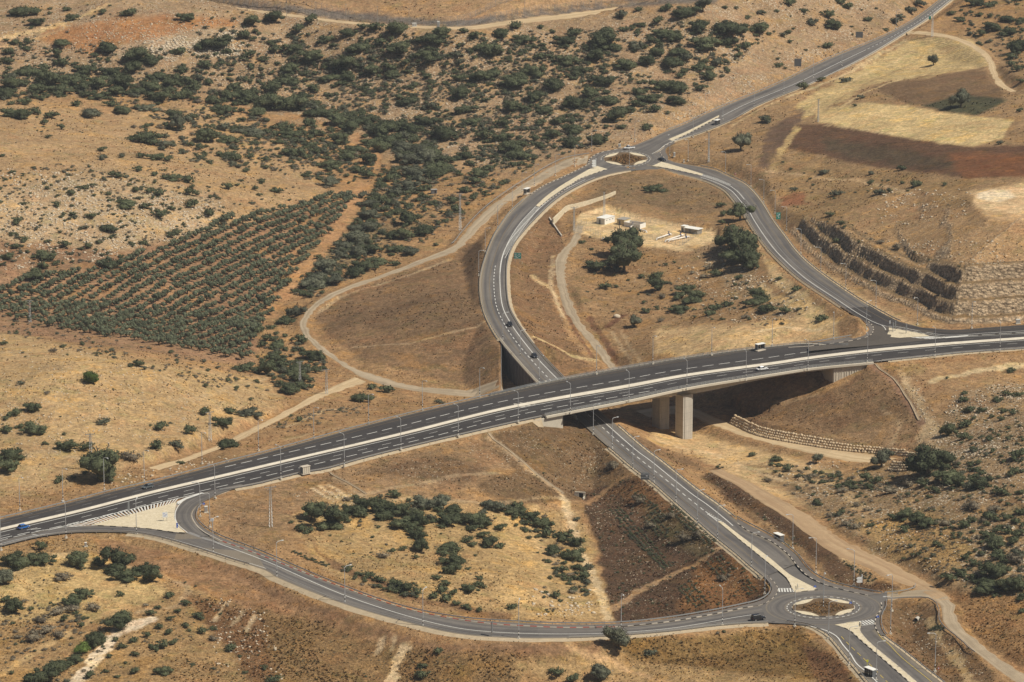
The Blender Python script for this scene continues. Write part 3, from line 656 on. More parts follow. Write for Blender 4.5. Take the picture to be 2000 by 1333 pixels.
z = GZ[ii]; z[m] = np.maximum(z[m], (zc+hu*np.clip((eu-.4)/2.2, 0, 1)-.15*np.maximum(eu-8, 0))[m]); GZ[ii] = z
# pit: floor between the fill cone and the retaining wall, down to the viaduct
wr = [i for i in range(loop.n) if 664 < PIX(loop.L[i])[1] < 806]
inner = loop.edge(('L', 2.2))[wr]
pitpoly = [(PITX, inner[0][1]+.5)]+[(p[0], p[1]) for p in inner]+[(inner[-1][0]-4, inner[-1][1]), (12, 1325), (-1, 1352), (PITX, 1372)]
pin = inpoly(GX, GY, pitpoly)
hd = near_strip(full, 75)
lowclamp = np.full(GX.shape, -6.0); 
GZp = GZ.copy(); GZ[pin] = np.minimum(GZ[pin], -6.0)
# keep the highway fill left of the left abutment
ABL = (6.5, 24.0)
T1 = full.T; 
ii, b, side, zc = hd
m = ~isbr2(full, b, side); e = np.maximum(np.abs(side)-full.hw[b]-2.4, 0); z = GZ[ii]; z[m] = np.maximum(z[m], (zc-.35-e*.55)[m]); GZ[ii] = z
# roadbed under the lower road inside the viaduct
ii, b, side, zc = near_strip(loop, 8); py = pix_of(loop, b)[1]
m = (np.abs(side) < loop.hw[b]-2.6); z = GZ[ii]; z[m] = zc[m]-.35; GZ[ii] = z
GZ = np.where(np.abs(GA) > .5, GZ*dn+30*(1-dn)*0+GZ*(1-dn), GZ)

def tz(x, y):
    """terrain height, bilinear on the fan grid"""
    x = np.asarray(x, float); y = np.asarray(y, float)
    a = x/y; j = np.clip(np.searchsorted(AA, a)-1, 0, len(AA)-2); i = np.clip(np.searchsorted(YY, y)-1, 0, len(YY)-2)
    fa = np.clip((a-AA[j])/(AA[j+1]-AA[j]), 0, 1); fy = np.clip((y-YY[i])/(YY[i+1]-YY[i]), 0, 1)
    return (GZ[i, j]*(1-fa)+GZ[i, j+1]*fa)*(1-fy)+(GZ[i+1, j]*(1-fa)+GZ[i+1, j+1]*fa)*fy
def rmask(x, y):
    a = x/y; j = np.clip(np.searchsorted(AA, a)-1, 0, len(AA)-2); i = np.clip(np.searchsorted(YY, y)-1, 0, len(YY)-2); return ROADMASK[i, j]
def G(px, py, zmax=60.0, zmin=-12.0):
    """where the sight line of a photo pixel meets the ground"""
    px = np.atleast_1d(np.asarray(px, float)); py = np.atleast_1d(np.asarray(py, float))
    zs_ = np.linspace(zmax, zmin, 290); prev = None; res = np.zeros((len(px), 3)); done = np.zeros(len(px), bool)
    for z in zs_:
        P = W(px, py, np.full(len(px), z)); t = tz(P[:, 0], P[:, 1]); h = (t >= z) & ~done
        res[h] = np.c_[P[h, 0], P[h, 1], t[h]]; done |= h
    P = W(px, py, np.zeros(len(px))); res[~done] = P[~done]; return res
def G1(px, py): return Vector(G([px], [py])[0])
# ================================================================ GROUND COLOURS (what grows or lies where)
PX, PY = PIX(np.stack([GX, GY, GZ], -1))
jx = (fbm(GX/9, GY/9, 3)-.5)*26; jy = (fbm(GX/9+50, GY/9+9, 3)-.5)*14
TAN = (.40, .245, .122); GOLD = (.50, .35, .165); BROWN = (.295, .175, .092); RED = (.36, .165, .075); DKR = (.165, .088, .055); OLV = (.20, .175, .095)
GREYB = (.29, .235, .17); SANDC = (.56, .40, .215); DKB = (.20, .125, .07); ORANGE = (.44, .25, .105)
soil = np.empty(GX.shape+(3,)); soil[:] = TAN; rocky = np.full(GX.shape, .30); tuft = np.full(GX.shape, .35); furrow = np.zeros(GX.shape)
def paint(poly, col=None, rk=None, tf=None, fu=None, soft=6, st=1.0, jit=1.0):
    X = PX+jx*jit; Y = PY+jy*jit; P = np.array(poly, float); lo = P.min(0)-40; hi = P.max(0)+40
    ii = np.nonzero((X > lo[0]) & (X < hi[0]) & (Y > lo[1]) & (Y < hi[1]))
    if not len(ii[0]): return
    x = X[ii]; y = Y[ii]; d = pdist(x, y, P); ins = inpoly(x, y, P); sd = np.where(ins, d, -d); w = np.clip(sd/soft+.5, 0, 1)*st
    if col is not None: soil[ii] = soil[ii]*(1-w[:, None])+np.array(col)*w[:, None]
    if rk is not None: rocky[ii] = rocky[ii]*(1-w)+rk*w
    if tf is not None: tuft[ii] = tuft[ii]*(1-w)+tf*w
    if fu is not None: furrow[ii] = furrow[ii]*(1-w)+fu*w
def trail(pts, width, col, soft=.6, st=.9, rk=0.05):
    """bare line worn into the ground; width in metres"""
    P = G([p[0] for p in pts], [p[1] for p in pts]); lo = P[:, :2].min(0)-15; hi = P[:, :2].max(0)+15
    ii = np.nonzero((GX > lo[0]) & (GX < hi[0]) & (GY > lo[1]) & (GY < hi[1])); d = pdist(GX[ii], GY[ii], P[:, :2], False)
    d = d+(fbm(GX[ii]/3, GY[ii]/3, 2)-.5)*width*.8
    w = np.clip((width/2-d)/soft+.5, 0, 1)*st; soil[ii] = soil[ii]*(1-w[:, None])+np.array(col)*w[:, None]; rocky[ii] = rocky[ii]*(1-w)+rk*w; tuft[ii] *= (1-w*.7)
paint([(-100,-200),(1750,-200),(1780,40),(1520,160),(1290,265),(1150,300),(1000,340),(880,330),(700,300),(560,235),(400,190),(150,180),(-100,190)], (.40,.27,.16), .85, .5, soft=40)
paint([(-100,190),(180,210),(420,200),(620,320),(640,390),(420,450),(250,520),(-100,560)], (.44,.29,.155), .55, .35, soft=30)
paint([(-50,380),(180,330),(420,380),(440,440),(200,510),(-50,540)], (.47,.335,.20), .9, .4, soft=30)
paint([(90,55),(300,30),(470,40),(400,90),(180,110),(80,80)], (.43,.215,.095), .6, .2, soft=12)
paint([(200,95),(400,55),(480,60),(420,95),(330,110),(220,115)], (.42,.30,.19), 1.1, .2, soft=10)
paint([(360,-60),(1450,-60),(1450,5),(1000,40),(800,38),(560,12)], (.43,.27,.145), .3, .4, soft=10)
paint([(0,640),(200,690),(520,740),(560,790),(420,850),(300,900),(100,960),(-60,980),(-60,620)], (.47,.32,.165), .5, .3, soft=15)
paint([(0,470),(250,490),(450,440),(700,380),(670,440),(520,600),(490,720),(300,690),(-60,640)], (.355,.215,.125), .12, .2, soft=10)
paint([(560,440),(720,370),(760,260),(730,250),(690,330),(640,400),(560,520),(520,600),(560,590),(650,470)], (.43,.25,.12), .1, .1, soft=6)
paint([(410,195),(560,230),(720,290),(735,310),(560,250),(430,215)], (.43,.26,.13), .1, .1, soft=5)
paint([(620,610),(700,560),(930,480),(990,560),(985,760),(850,745),(700,700),(630,650)], (.30,.185,.10), .3, .3, soft=8)
paint([(900,490),(945,470),(960,600),(930,600)], DKB, .2, .5, soft=10)
paint([(690,590),(900,560),(960,650),(760,650),(640,640)], (.235,.15,.085), .3, .5, soft=20, st=.6)
paint([(560,480),(830,420),(900,400),(700,500),(640,560)], (.33,.23,.125), .2, .6, soft=12)
paint([(1000,420),(1090,410),(1100,480),(1080,560),(1110,660),(1180,740),(1100,740),(1020,640),(985,560)], BROWN, .35, .4, soft=5)
paint([(1100,400),(1240,340),(1400,350),(1470,420),(1560,560),(1690,640),(1690,660),(1200,720),(1120,620),(1090,540),(1120,450)], (.36,.225,.115), .3, .35, soft=8)
paint([(1180,350),(1280,338),(1400,362),(1440,400),(1380,420),(1220,400),(1150,390)], (.30,.20,.11), .3, .55, soft=10)
paint([(1120,455),(1130,420),(1185,400),(1260,425),(1400,455),(1400,490),(1330,490),(1200,470)], (.60,.44,.25), .03, .03, soft=5, jit=.5)
paint([(1340,480),(1420,470),(1490,560),(1600,640),(1560,650),(1420,560)], (.37,.25,.14), .6, .4, soft=14)
paint([(1290,640),(1640,620),(1640,660),(1340,700),(1270,690)], (.52,.36,.19), .15, .15, soft=12)
paint([(1470,440),(1490,500),(1600,600),(1640,640),(1600,640),(1500,540)], SANDC, .1, .1, soft=8)
paint([(1030,830),(1180,820),(1260,920),(1250,950),(1130,975),(1000,990),(860,910),(950,850)], (.255,.16,.085), .5, .6, soft=8)
paint([(420,980),(580,935),(860,870),(960,860),(1000,920),(900,960),(620,990),(520,1080),(430,1040)], (.34,.215,.115), .35, .35, soft=8)
paint([(700,920),(860,890),(960,920),(900,950)], (.25,.155,.085), .5, .5, soft=12)
paint([(560,1010),(660,960),(1000,990),(1130,1000),(1200,1210),(1010,1210),(820,1180),(640,1120)], (.46,.31,.15), .2, .5, soft=10)
paint([(960,1010),(1040,1000),(1080,1080),(1040,1190),(960,1190),(990,1100)], (.52,.35,.165), .12, .5, soft=8)
paint([(1140,960),(1260,930),(1420,1060),(1500,1140),(1500,1175),(1400,1200),(1200,1215),(1170,1090),(1150,1020)], (.17,.10,.06), .5, .7, soft=5)
paint([(1200,960),(1260,940),(1400,1060),(1380,1080),(1300,1050)], (.31,.165,.075), .3, .8, soft=20, st=.9)
paint([(1360,1110),(1440,1080),(1490,1150),(1440,1190),(1330,1190)], (.34,.17,.07), .2, .8, soft=16, st=.8)
paint([(1250,985),(1330,1010),(1400,1075),(1370,1090),(1270,1040)], OLV, .2, .8, soft=12, st=.6)
paint([(560,1000),(650,1110),(820,1180),(1000,1215),(1000,1200),(820,1165),(640,1090)], BROWN, .15, .4, soft=4)
paint([(-60,1060),(240,1045),(430,1085),(660,1200),(860,1260),(1200,1255),(1560,1225),(1680,1320),(1700,1400),(-60,1400)], (.42,.27,.13), .25, .75, soft=8)
paint([(180,1050),(420,1090),(660,1200),(860,1258),(1180,1256),(1180,1280),(860,1290),(600,1230),(380,1150),(200,1090)], (.36,.21,.11), .2, .3, soft=8)
paint([(360,1165),(520,1200),(640,1260),(760,1333),(500,1340),(420,1240)], (.30,.165,.08), .4, 1.0, soft=14)
paint([(500,1180),(760,1260),(1120,1290),(1120,1400),(560,1400)], (.33,.205,.095), .2, 1.1, soft=20)
paint([(1200,1250),(1560,1230),(1650,1310),(1600,1333),(1250,1290)], (.31,.19,.075), .15, .9, soft=10)
paint([(1560,1250),(1640,1290),(1680,1340),(1600,1340)], (.28,.15,.075), .15, 1.0, soft=10)
paint([(1000,1290),(1300,1300),(1600,1330),(1600,1400),(1000,1400)], (.44,.29,.14), .4, .5, soft=14)
paint([(-60,1090),(180,1080),(330,1150),(250,1200),(-60,1220)], GOLD, .2, .4, soft=10)
paint([(1290,830),(1500,880),(1640,920),(1640,1010),(1480,960),(1360,890),(1260,860)], (.52,.36,.19), .25, .1, soft=14)
paint([(1200,835),(1260,860),(1380,920),(1330,910),(1240,870)], (.30,.185,.10), .3, .4, soft=6)
paint([(1450,905),(1640,930),(1760,900),(2100,900),(2100,1180),(1860,1150),(1700,1075),(1580,990)], (.36,.24,.13), .8, .55, soft=14)
paint([(1660,1020),(1830,1000),(1900,1080),(1840,1120),(1740,1090)], (.45,.29,.13), .2, .9, soft=14)
paint([(1400,790),(1640,760),(1700,715),(1760,720),(1810,800),(1790,885),(1560,870),(1430,830)], (.29,.178,.095), .35, .45, soft=8)
paint([(1440,840),(1600,850),(1780,800),(1800,885),(1600,880)], (.37,.24,.13), .35, .4, soft=14, st=.7)
paint([(1750,715),(2100,700),(2100,780),(1900,800),(1800,850),(1780,760)], (.40,.25,.13), .3, .25, soft=10)
paint([(1780,740),(1820,820),(1860,880),(1800,890),(1790,800),(1755,720)], (.47,.34,.20), .7, .2, soft=10)
paint([(1870,770),(2100,720),(2100,960),(1850,930),(1830,840)], (.37,.25,.14), 1.0, .5, soft=14)
paint([(1400,915),(1560,1010),(1700,1130),(1760,1150),(1700,1160),(1590,1120),(1510,1050),(1370,930)], (.195,.115,.065), .5, .7, soft=5)
paint([(1440,985),(1530,1040),(1600,1100),(1640,1140),(1600,1120),(1510,1050)], (.33,.21,.11), .25, .4, soft=4)
paint([(1730,1175),(1830,1180),(1850,1240),(1930,1300),(1960,1360),(1850,1340),(1750,1260),(1720,1210)], (.27,.165,.085), .45, .55, soft=5)
paint([(1860,1160),(1950,1160),(2100,1180),(2100,1330),(1960,1280),(1880,1220)], (.38,.22,.10), .35, .9, soft=8)
# right-hand fields and hillside
paint([(1300,280),(1500,190),(1700,110),(1780,70),(2100,60),(2100,600),(1900,640),(1600,520),(1500,400),(1330,330)], (.38,.245,.13), .28, .35, soft=10)
paint([(1560,200),(1790,75),(1900,80),(1935,130),(1700,165),(1640,200),(1560,235)], (.58,.43,.215), .12, .3, .9, soft=6)
paint([(1700,170),(1925,135),(1960,180),(1950,200),(1780,205)], (.27,.17,.095), .1, .3, .3, soft=5, jit=.5)
paint([(1800,205),(1880,185),(1970,195),(1910,225),(1850,220)], (.13,.125,.07), .1, .5, soft=5, jit=.4)
paint([(1590,215),(1700,200),(1800,212),(1900,228),(1980,235),(1960,270),(1900,288),(1700,262),(1600,240)], (.62,.46,.235), .08, .25, .6, soft=4, jit=.4)
paint([(1550,245),(1620,242),(1720,262),(1900,290),(2060,280),(2060,340),(1900,348),(1700,325),(1540,290)], (.225,.125,.075), .06, .3, .9, soft=4, jit=.5)
paint([(1600,270),(1760,290),(1900,330),(1760,325),(1620,300)], (.16,.12,.075), .05, .4, .8, soft=12, st=.8)
paint([(1850,300),(2060,300),(2060,345),(1880,348)], (.30,.13,.06), .05, .2, .5, soft=10, st=.9)
paint([(1530,230),(1570,215),(1560,250),(1520,290),(1500,330),(1480,320),(1500,260)], (.235,.15,.10), .1, .3, .4, soft=6)
paint([(1505,330),(1520,290),(1555,245),(1565,250),(1530,300),(1520,340)], (.52,.37,.18), .1, .3, soft=4, jit=.4)
paint([(1500,300),(1700,330),(1900,352),(1900,400),(1700,470),(1560,440)], (.37,.24,.12), .3, .4, soft=10)
paint([(1515,385),(1570,375),(1580,400),(1530,405)], (.36,.16,.08), .15, .2, soft=6)
paint([(1900,375),(2060,350),(2060,450),(1930,430),(1895,400)], (.60,.43,.25), .1, .05, soft=10)
paint([(1910,375),(1975,370),(1990,385),(1950,395),(1905,390)], (.66,.54,.38), .1, .03, soft=5)
paint([(1620,440),(1900,420),(2060,470),(2060,520),(1880,540),(1700,500)], (.42,.285,.14), .55, .35, soft=14)
paint([(1580,490),(1640,520),(1720,570),(1800,625),(1830,640),(1780,636),(1700,600),(1620,550)], (.30,.195,.095), .15, .5, soft=4, jit=.5)
paint([(1570,505),(1620,545),(1700,600),(1780,638),(1840,640),(1780,628),(1700,585),(1610,528)], (.50,.36,.20), .2, .3, soft=3, jit=.5)
paint([(380,-14),(470,4),(560,12),(700,26),(830,38),(900,40),(1000,28),(1100,16),(1230,4),(1400,-10),(1400,6),(1230,14),(1100,28),(1000,40),(900,52),(830,50),(700,42),(560,26),(470,16)], (.225,.185,.155), .1, .5, soft=3, jit=.3)
# bare worn lines
for pts, w_, c_ in (([(0,78),(60,65),(130,45),(210,10)], 5, SANDC), ([(0,95),(60,80),(130,55)], 4, (.5,.33,.18)), ([(1480,560),(1510,585),(1600,640)], 5, SANDC),
      ([(1040,540),(1060,555),(1085,580)], 2.5, SANDC), ([(1045,660),(1090,680),(1130,700),(1160,705)], 3.5, (.52,.38,.2)), ([(1100,970),(1140,1090),(1180,1185),(1190,1210)], 3, (.58,.44,.27)),
      ([(1145,985),(1180,960),(1240,925)], 2.6, (.38,.23,.12)), ([(1195,1190),(1260,1150),(1340,1110),(1410,1072)], 3.0, (.42,.27,.15)), ([(955,850),(1000,890),(1050,930),(1100,968)], 3.0, (.44,.31,.19)),
      ([(0,1320),(60,1280),(130,1240),(200,1200),(250,1190)], 3, (.50,.34,.17)), ([(150,1333),(200,1270),(240,1230),(290,1210)], 5, (.66,.54,.40)), ([(760,1340),(775,1300),(790,1265)], 3.5, (.56,.42,.26)),
      ([(1110,1258),(1125,1275),(1200,1295),(1260,1320),(1330,1345)], 2, (.50,.32,.17)), ([(1820,745),(1900,728),(2000,715)], 4, (.55,.42,.25)), ([(1500,335),(1560,342),(1690,355),(1760,375),(1810,390)], 2.6, (.48,.33,.19)),
      ([(1540,190),(1620,160),(1720,105),(1770,80)], 2.5, (.50,.38,.22)), ([(1380,250),(1430,245),(1480,215),(1530,195)], 2, (.50,.36,.2)), ([(650,470),(690,400),(720,330),(735,300),(700,270),(640,245),(560,225)], 6, (.45,.26,.13)),
      ([(520,620),(560,560),(620,500),(660,440)], 8, (.45,.26,.13)), ([(560,500),(600,480)], 5, (.45,.26,.13)), ([(790,440),(860,420),(900,380),(930,350)], 6, (.40,.25,.13)),
      ([(655,935),(700,965),(740,990)], 2.2, (.40,.28,.17)), ([(30,1120),(90,1090),(150,1080)], 4, SANDC), ([(1700,712),(1740,740),(1775,790),(1800,830)], 2.2, (.34,.20,.13)), ([(1470,915),(1560,930),(1640,950),(1690,1000)], 4, (.50,.35,.19)),
      ([(1560,1000),(1600,1045),(1645,1090),(1700,1140)], 2.5, (.42,.29,.16)), ([(1815,1210),(1830,1250),(1870,1290),(1900,1340)], 3, (.46,.33,.18)), ([(1040,990),(1075,1090),(1060,1180)], 4, (.50,.34,.17))):
    trail(pts, w_, c_)
PALE = (.50, .38, .24); DRK = (.20, .125, .075)
for pts, w_, c_, s_ in (([(620,614),(660,583),(720,562),(800,538),(880,507)], 1.6, PALE, .6), ([(690,680),(800,672),(930,640),(970,620)], 1.4, PALE, .45), ([(840,712),(900,690),(975,655)], 5, DRK, .5), ([(700,610),(790,600),(900,560)], 6, DRK, .35), ([(660,640),(720,600),(800,590)], 4, DRK, .35),
      ([(1195,650),(1222,690),(1236,716)], 1.5, PALE, .5), ([(1212,645),(1238,690),(1252,712)], 1.4, PALE, .45), ([(1185,640),(1205,625),(1216,618)], 2.5, (.22, .10, .06), .8), ([(1150,620),(1180,665),(1205,712)], 2.6, (.22, .10, .06), .7), ([(1100,600),(1128,655),(1160,700)], 1.8, (.22, .11, .065), .8), ([(1080,500),(1076,560),(1100,620)], 2.0, PALE, .7),
      ([(1590,215),(1680,150),(1790,95),(1880,92)], 2, (.66, .50, .28), .6), ([(1610,220),(1700,160),(1800,112),(1900,110)], 2, (.40, .28, .15), .5), ([(1640,215),(1730,165),(1840,130),(1925,130)], 1.8, (.66, .50, .28), .6), ([(1600,232),(1760,245),(1900,262),(1960,262)], 1.8, (.44, .31, .16), .5), ([(1640,222),(1800,232),(1960,248)], 1.6, (.70, .54, .31), .5), ([(1610,246),(1760,262),(1880,280)], 1.6, (.70, .54, .31), .5),
      ([(205,1105),(310,1120),(372,1150),(350,1185),(270,1195)], 2, PALE, .45), ([(440,1120),(560,1172),(700,1225),(860,1270),(1100,1272)], 3, (.28, .17, .10), .5), ([(460,1105),(580,1150)], 1.4, DRK, .6), ([(610,955),(628,966),(648,978)], 1.2, (.60, .46, .3), .9), ([(622,950),(640,962),(662,974)], 1.4, (.60, .46, .3), .9), ([(640,948),(660,958),(675,970)], 1.1, (.60, .46, .3), .8),
      ([(738,1275),(748,1250)], 2, PALE, .8), ([(765,1270),(772,1245)], 1.6, PALE, .7), ([(420,1215),(440,1180)], 1.4, PALE, .8), ([(450,1225),(475,1195)], 1.5, PALE, .8), ([(480,1235),(497,1205)], 1.5, PALE, .8), ([(650,980),(760,955),(880,930),(980,925)], 2, PALE, .4), ([(640,990),(780,975),(960,985),(1110,975)], 2.4, PALE, .45), ([(430,985),(520,1000),(570,1010),(540,1030),(440,1010)], 1.6, DRK, .4),
      ([(1300,640),(1400,628),(1500,645)], 1.4, (.34, .23, .13), .5), ([(1480,648),(1530,640),(1600,645)], 2, (.60, .46, .28), .8), ([(1720,800),(1760,830),(1740,870)], 1.4, PALE, .4), ([(1420,800),(1500,790),(1600,770)], 1.3, PALE, .4), ([(1290,865),(1400,890),(1500,930),(1600,950)], 2.5, (.58, .43, .26), .6), ([(1320,885),(1400,915)], 1.6, (.30, .19, .11), .6),
      ([(10,900),(90,880),(180,900),(230,880)], 2, PALE, .5), ([(300,790),(420,770),(520,740)], 1.5, PALE, .35), ([(560,860),(640,840),(760,820)], 2, PALE, .4), ([(480,850),(560,835),(640,800),(730,800)], 2.0, (.52, .39, .24), .6)):
    trail(pts, w_, c_, st=s_, rk=.15)
tn = fbm(GX/4, GY/4, 3)
# cut faces and other steep ground
gy_, gx_ = np.gradient(GZ)
dyy = np.gradient(GY, axis=0); dxx = np.gradient(GX, axis=1)
slope = np.hypot(gy_/dyy, gx_/dxx)
cliff = CUTD*np.clip((slope-.5)/.3, 0, 1)
cliff = np.where((PX > 1500) & (PY > 400), cliff, 0)
bm_ = (BENCH > 0) & (CUTD > 0); cliff = np.where(bm_, cliff*.15, cliff)
_l = soil.mean(-1, keepdims=True); soil = soil*(np.maximum(_l, .03)/.27)**.38*np.array((.86, .86, .84))
rocky = rocky*(1-.5*cliff); 
lt = (CUTD > 0) & ~bm_; soil[bm_] = (.22, .15, .08);  soil[lt] = soil[lt]*.3+np.array((.40, .25, .13))*.7
V = np.stack([GX, GY, GZ], -1).reshape(-1, 3); nr, ncn = GX.shape
i, j = np.meshgrid(np.arange(nr-1), np.arange(ncn-1), indexing='ij'); k0 = (i*ncn+j).ravel()
F = np.stack([k0, k0+1, k0+ncn+1, k0+ncn], -1)
ground = npmesh('ground', V, F, M['ground'], smooth=True, cols=dict(soil=soil.reshape(-1, 3), rocky=rocky.ravel(), tuft=tuft.ravel(), furrow=furrow.ravel(), cliff=cliff.ravel()))
tag(ground, kind='structure')

# ================================================================ PAVED SURFACES
def surf(name, parts, mats):
    rb = RB()
    for fn in parts: fn(rb)
    return rb.build(name, mats)
surf('highway_road', [lambda r: r.strip(hwF, 0., 1., dz=0), lambda r: r.strip(hwN, 0., 1., dz=0)], M['asphalt_dark'])
surf('median_strip', [lambda r: r.add(hwF.R+np.array([0, 0, .12]), (lambda idx: hwN.L[idx]+np.array([0, 0, .12]))([int(np.argmin(((hwN.L[:, :2]-p[:2])**2).sum(1))) for p in hwF.R]))], M['median'])
for nm, st in (('loop_road', loop), ('slip_road', seleg.cut(0, int(np.argmin(np.abs(PIX(seleg.c)[1]-600)))+1)), ('country_road', neleg), ('ramp_road', sramp), ('ramp_bend_road', cramp), ('lower_road', seroad)):
    surf(nm, [lambda r, st=st: r.strip(st, 0., 1., dz=dict(loop_road=.02, slip_road=.03, country_road=.015, ramp_road=.025, ramp_bend_road=.04, lower_road=.015)[nm])], M['asphalt'])
rb = RB(); rb.poly(px2w(patch_near, z0f), dz=.045); rb.poly(px2w(patch_far, zra), dz=.06)
rb.build('junction_road', M['junction'])
sl = seleg.cut(int(np.argmin(np.abs(PIX(seleg.c)[1]-600))), seleg.n); surf('slip_lane_road', [lambda r: r.strip(sl, 0., 1., dz=.03)], M['asphalt_dark'])
rb = RB(); rb.poly(px2w(patch_gore, lambda x, y: zs(x, y)), dz=-.02); rb.build('merge_lane_road', M['asphalt_dark'])
for (cx, cy), (rx, ry), (sx, sy), zf, dz in ((RA1, (72.5, 21.6), (113, 33.6), z0f, .07), (RA2, (49.5, 14.8), (68, 19.6), zra, .085)):
    rg = Strip(ell(cx, cy, rx, ry, 73, 0, 360.01), ell(cx, cy, sx, sy, 73, 0, 360.01), zf, 1.5) if False else None
    A = px2w(ell(cx, cy, rx, ry, 72), zf); B = px2w(ell(cx, cy, sx, sy, 72), zf); r2 = RB(); r2.add(np.vstack([A, A[:1]]), np.vstack([B, B[:1]]), dz=dz); r2.build('roundabout_road', M['asphalt'])
rb = RB(); rb.poly(px2w(patch_bottom, zw), dz=.06); rb.build('merge_road', M['asphalt'])
for nm, (st, mt) in zip(('gravel_road', 'grey_track', 'dirt_road', 'gravel_track', 'patrol_road', 'field_track', 'sand_track', 'sandy_track'), TRACKS):
    st2 = st
    if st is gravel: st2 = st.cut(0, int(np.argmin(np.abs(PIX(st.c)[0]-1000)+1000*(np.arange(st.n) < st.n*.7))))
    # ragged edges: tracks are drawn a little uneven
    wob = (rng.random(st2.n)-.5)*1.8; wob = np.convolve(wob, np.ones(3)/3, 'same'); st2.L = st2.L+(st2.L-st2.c)/np.maximum(st2.hw, 1)[:, None]*wob[:, None]
    wob = (rng.random(st2.n)-.5)*1.3; st2.R = st2.R+(st2.R-st2.c)/np.maximum(st2.hw, 1)[:, None]*wob[:, None]
    rb = RB(); 
    zs9 = [st2.edge(f) for f in np.linspace(0, 1, 7)]
    for kk in range(6):
        A = zs9[kk].copy(); B = zs9[kk+1].copy()
        A[:, 2] = np.maximum(tz(A[:, 0], A[:, 1])+.06, A[:, 2]-.4 if kk else -99); B[:, 2] = np.maximum(tz(B[:, 0], B[:, 1])+.06, B[:, 2]-.4 if kk < 5 else -99)
        if kk == 0: A[:, 2] -= .25
        if kk == 5: B[:, 2] -= .25
        rb.add(A, B, v=st2.s, u0=kk/6, u1=(kk+1)/6)
    rb.build(nm, M[mt])
# pale gravel verges sloping off the edges
rb = RB()
def verge(st, side, w, rng_=None, off=0.0):
    a, b = (0, st.n) if rng_ is None else rng_
    A = st.edge((side, -off))[a:b]; B = st.edge((side, -off-w))[a:b]
    wv_ = (rng.random(len(A))-.5)[:, None]*.5*w*.5; B = B+(B-A)/max(w, .1)*wv_
    B[:, 2] = np.minimum(tz(B[:, 0], B[:, 1])+.03, B[:, 2]); A2 = A.copy()
    if side == 'L': rb.add(B, A2, dz=-.01)
    else: rb.add(A2, B, dz=-.01)
def sidx(st, f): return [i for i in range(st.n) if f(*PIX(st.c[i]))]
def rr(st, f):
    q = sidx(st, f); return (min(q), max(q)+1)
verge(sramp, 'R', 2.2, rr(sramp, lambda x, y: x > 250)); verge(hwN, 'R', 1.6, rr(hwN, lambda x, y: 430 < x < 1040)); verge(loop, 'R', 1.3, rr(loop, lambda x, y: y < 740))
verge(loop, 'L', 1.2, rr(loop, lambda x, y: y < 665)); verge(loop, 'R', 1.6, rr(loop, lambda x, y: 832 < y < 1010)); verge(loop, 'L', 1.8, rr(loop, lambda x, y: y > 870 and y < 1120))
verge(seroad, 'L', 2.2); verge(seroad, 'R', 1.6, rr(seroad, lambda x, y: y > 1240)); verge(seleg, 'L', .8, rr(seleg, lambda x, y: y < 600)); verge(neleg, 'L', 1.2); verge(neleg, 'R', .9)
verge(hwF, 'L', .9, rr(hwF, lambda x, y: x < 1040)); verge(hwN, 'R', 1.0, rr(hwN, lambda x, y: x > 1715)); verge(seleg, 'R', 1.0)
rb.build('verge', M['verge'])
# footpaths with kerb outside the junction lanes
rb = RB()
def pathpx(Lp, Rp, zf):
    st = Strip(Lp, Rp, zf, 1.5); rb.strip(st, 0., 1., dz=.14); return st
P1 = pathpx([(1440,1013),(1453,1021),(1510,1051),(1550.5,1080),(1585.6,1120),(1617,1137),(1661,1149),(1700,1157),(1722,1161)], [(1440,1022.6),(1459.5,1037),(1505,1057.7),(1537.5,1082),(1554,1102),(1575,1124),(1609,1142),(1661,1156.5),(1695,1164)], zl)
P2 = pathpx([(1730,1176),(1729,1187),(1721,1203),(1720,1221),(1726,1236),(1731,1242)], [(1721,1178),(1722,1190),(1713,1202.4),(1709,1215.4),(1710.7,1228.4),(1721,1243)], z0f)
P3 = pathpx([(1489.5,1121),(1497,1133),(1507,1146),(1506,1157),(1497,1168),(1478,1177),(1448,1184),(1400,1194),(1310,1209),(1214,1219),(1100,1221),(1020,1218),(897,1209),(793,1189),(655,1142),(500,1076),(431,1050),(400,1033),(384,1016),(383,1001),(392,988),(418,975)],
            [(1496,1123),(1513,1140),(1519,1152.6),(1513,1165),(1489,1181),(1448,1189),(1400,1199),(1310,1214.6),(1214,1225),(1100,1226.5),(1020,1223),(948,1218),(810,1194),(672,1149),(500,1082),(431,1057),(397,1039),(379.6,1021),(374.4,1004),(386.5,987),(414,972.5)], lambda x, y: zw(x) if x > 395 else 8.5)
P4 = pathpx([(1430,1059.5),(1300,900)], [(1433,1061),(1303,900)], zl) if False else None
P5 = pathpx([(1583,672),(1630,664),(1676,655.5),(1690,648),(1696,640),(1690,631)], [(1580,677),(1625,672),(1670,665),(1697,657.5),(1706,645),(1695,628)], lambda x, y: zh(x))
P6 = pathpx([(1148,330),(1119,340),(1090,350),(1060,365)], [(1155,322),(1125,332),(1095,343),(1065,358)], zl) if False else None
P7 = pathpx([(1302,318),(1305,307),(1300,298),(1303,289),(1320,279.5)], [(1297,309),(1290,301),(1291,292),(1301.6,284),(1321,275)], lambda x, y: zra(x, y) if y > 284 else zn(x, y))
rb.build('footpath', M['path'])
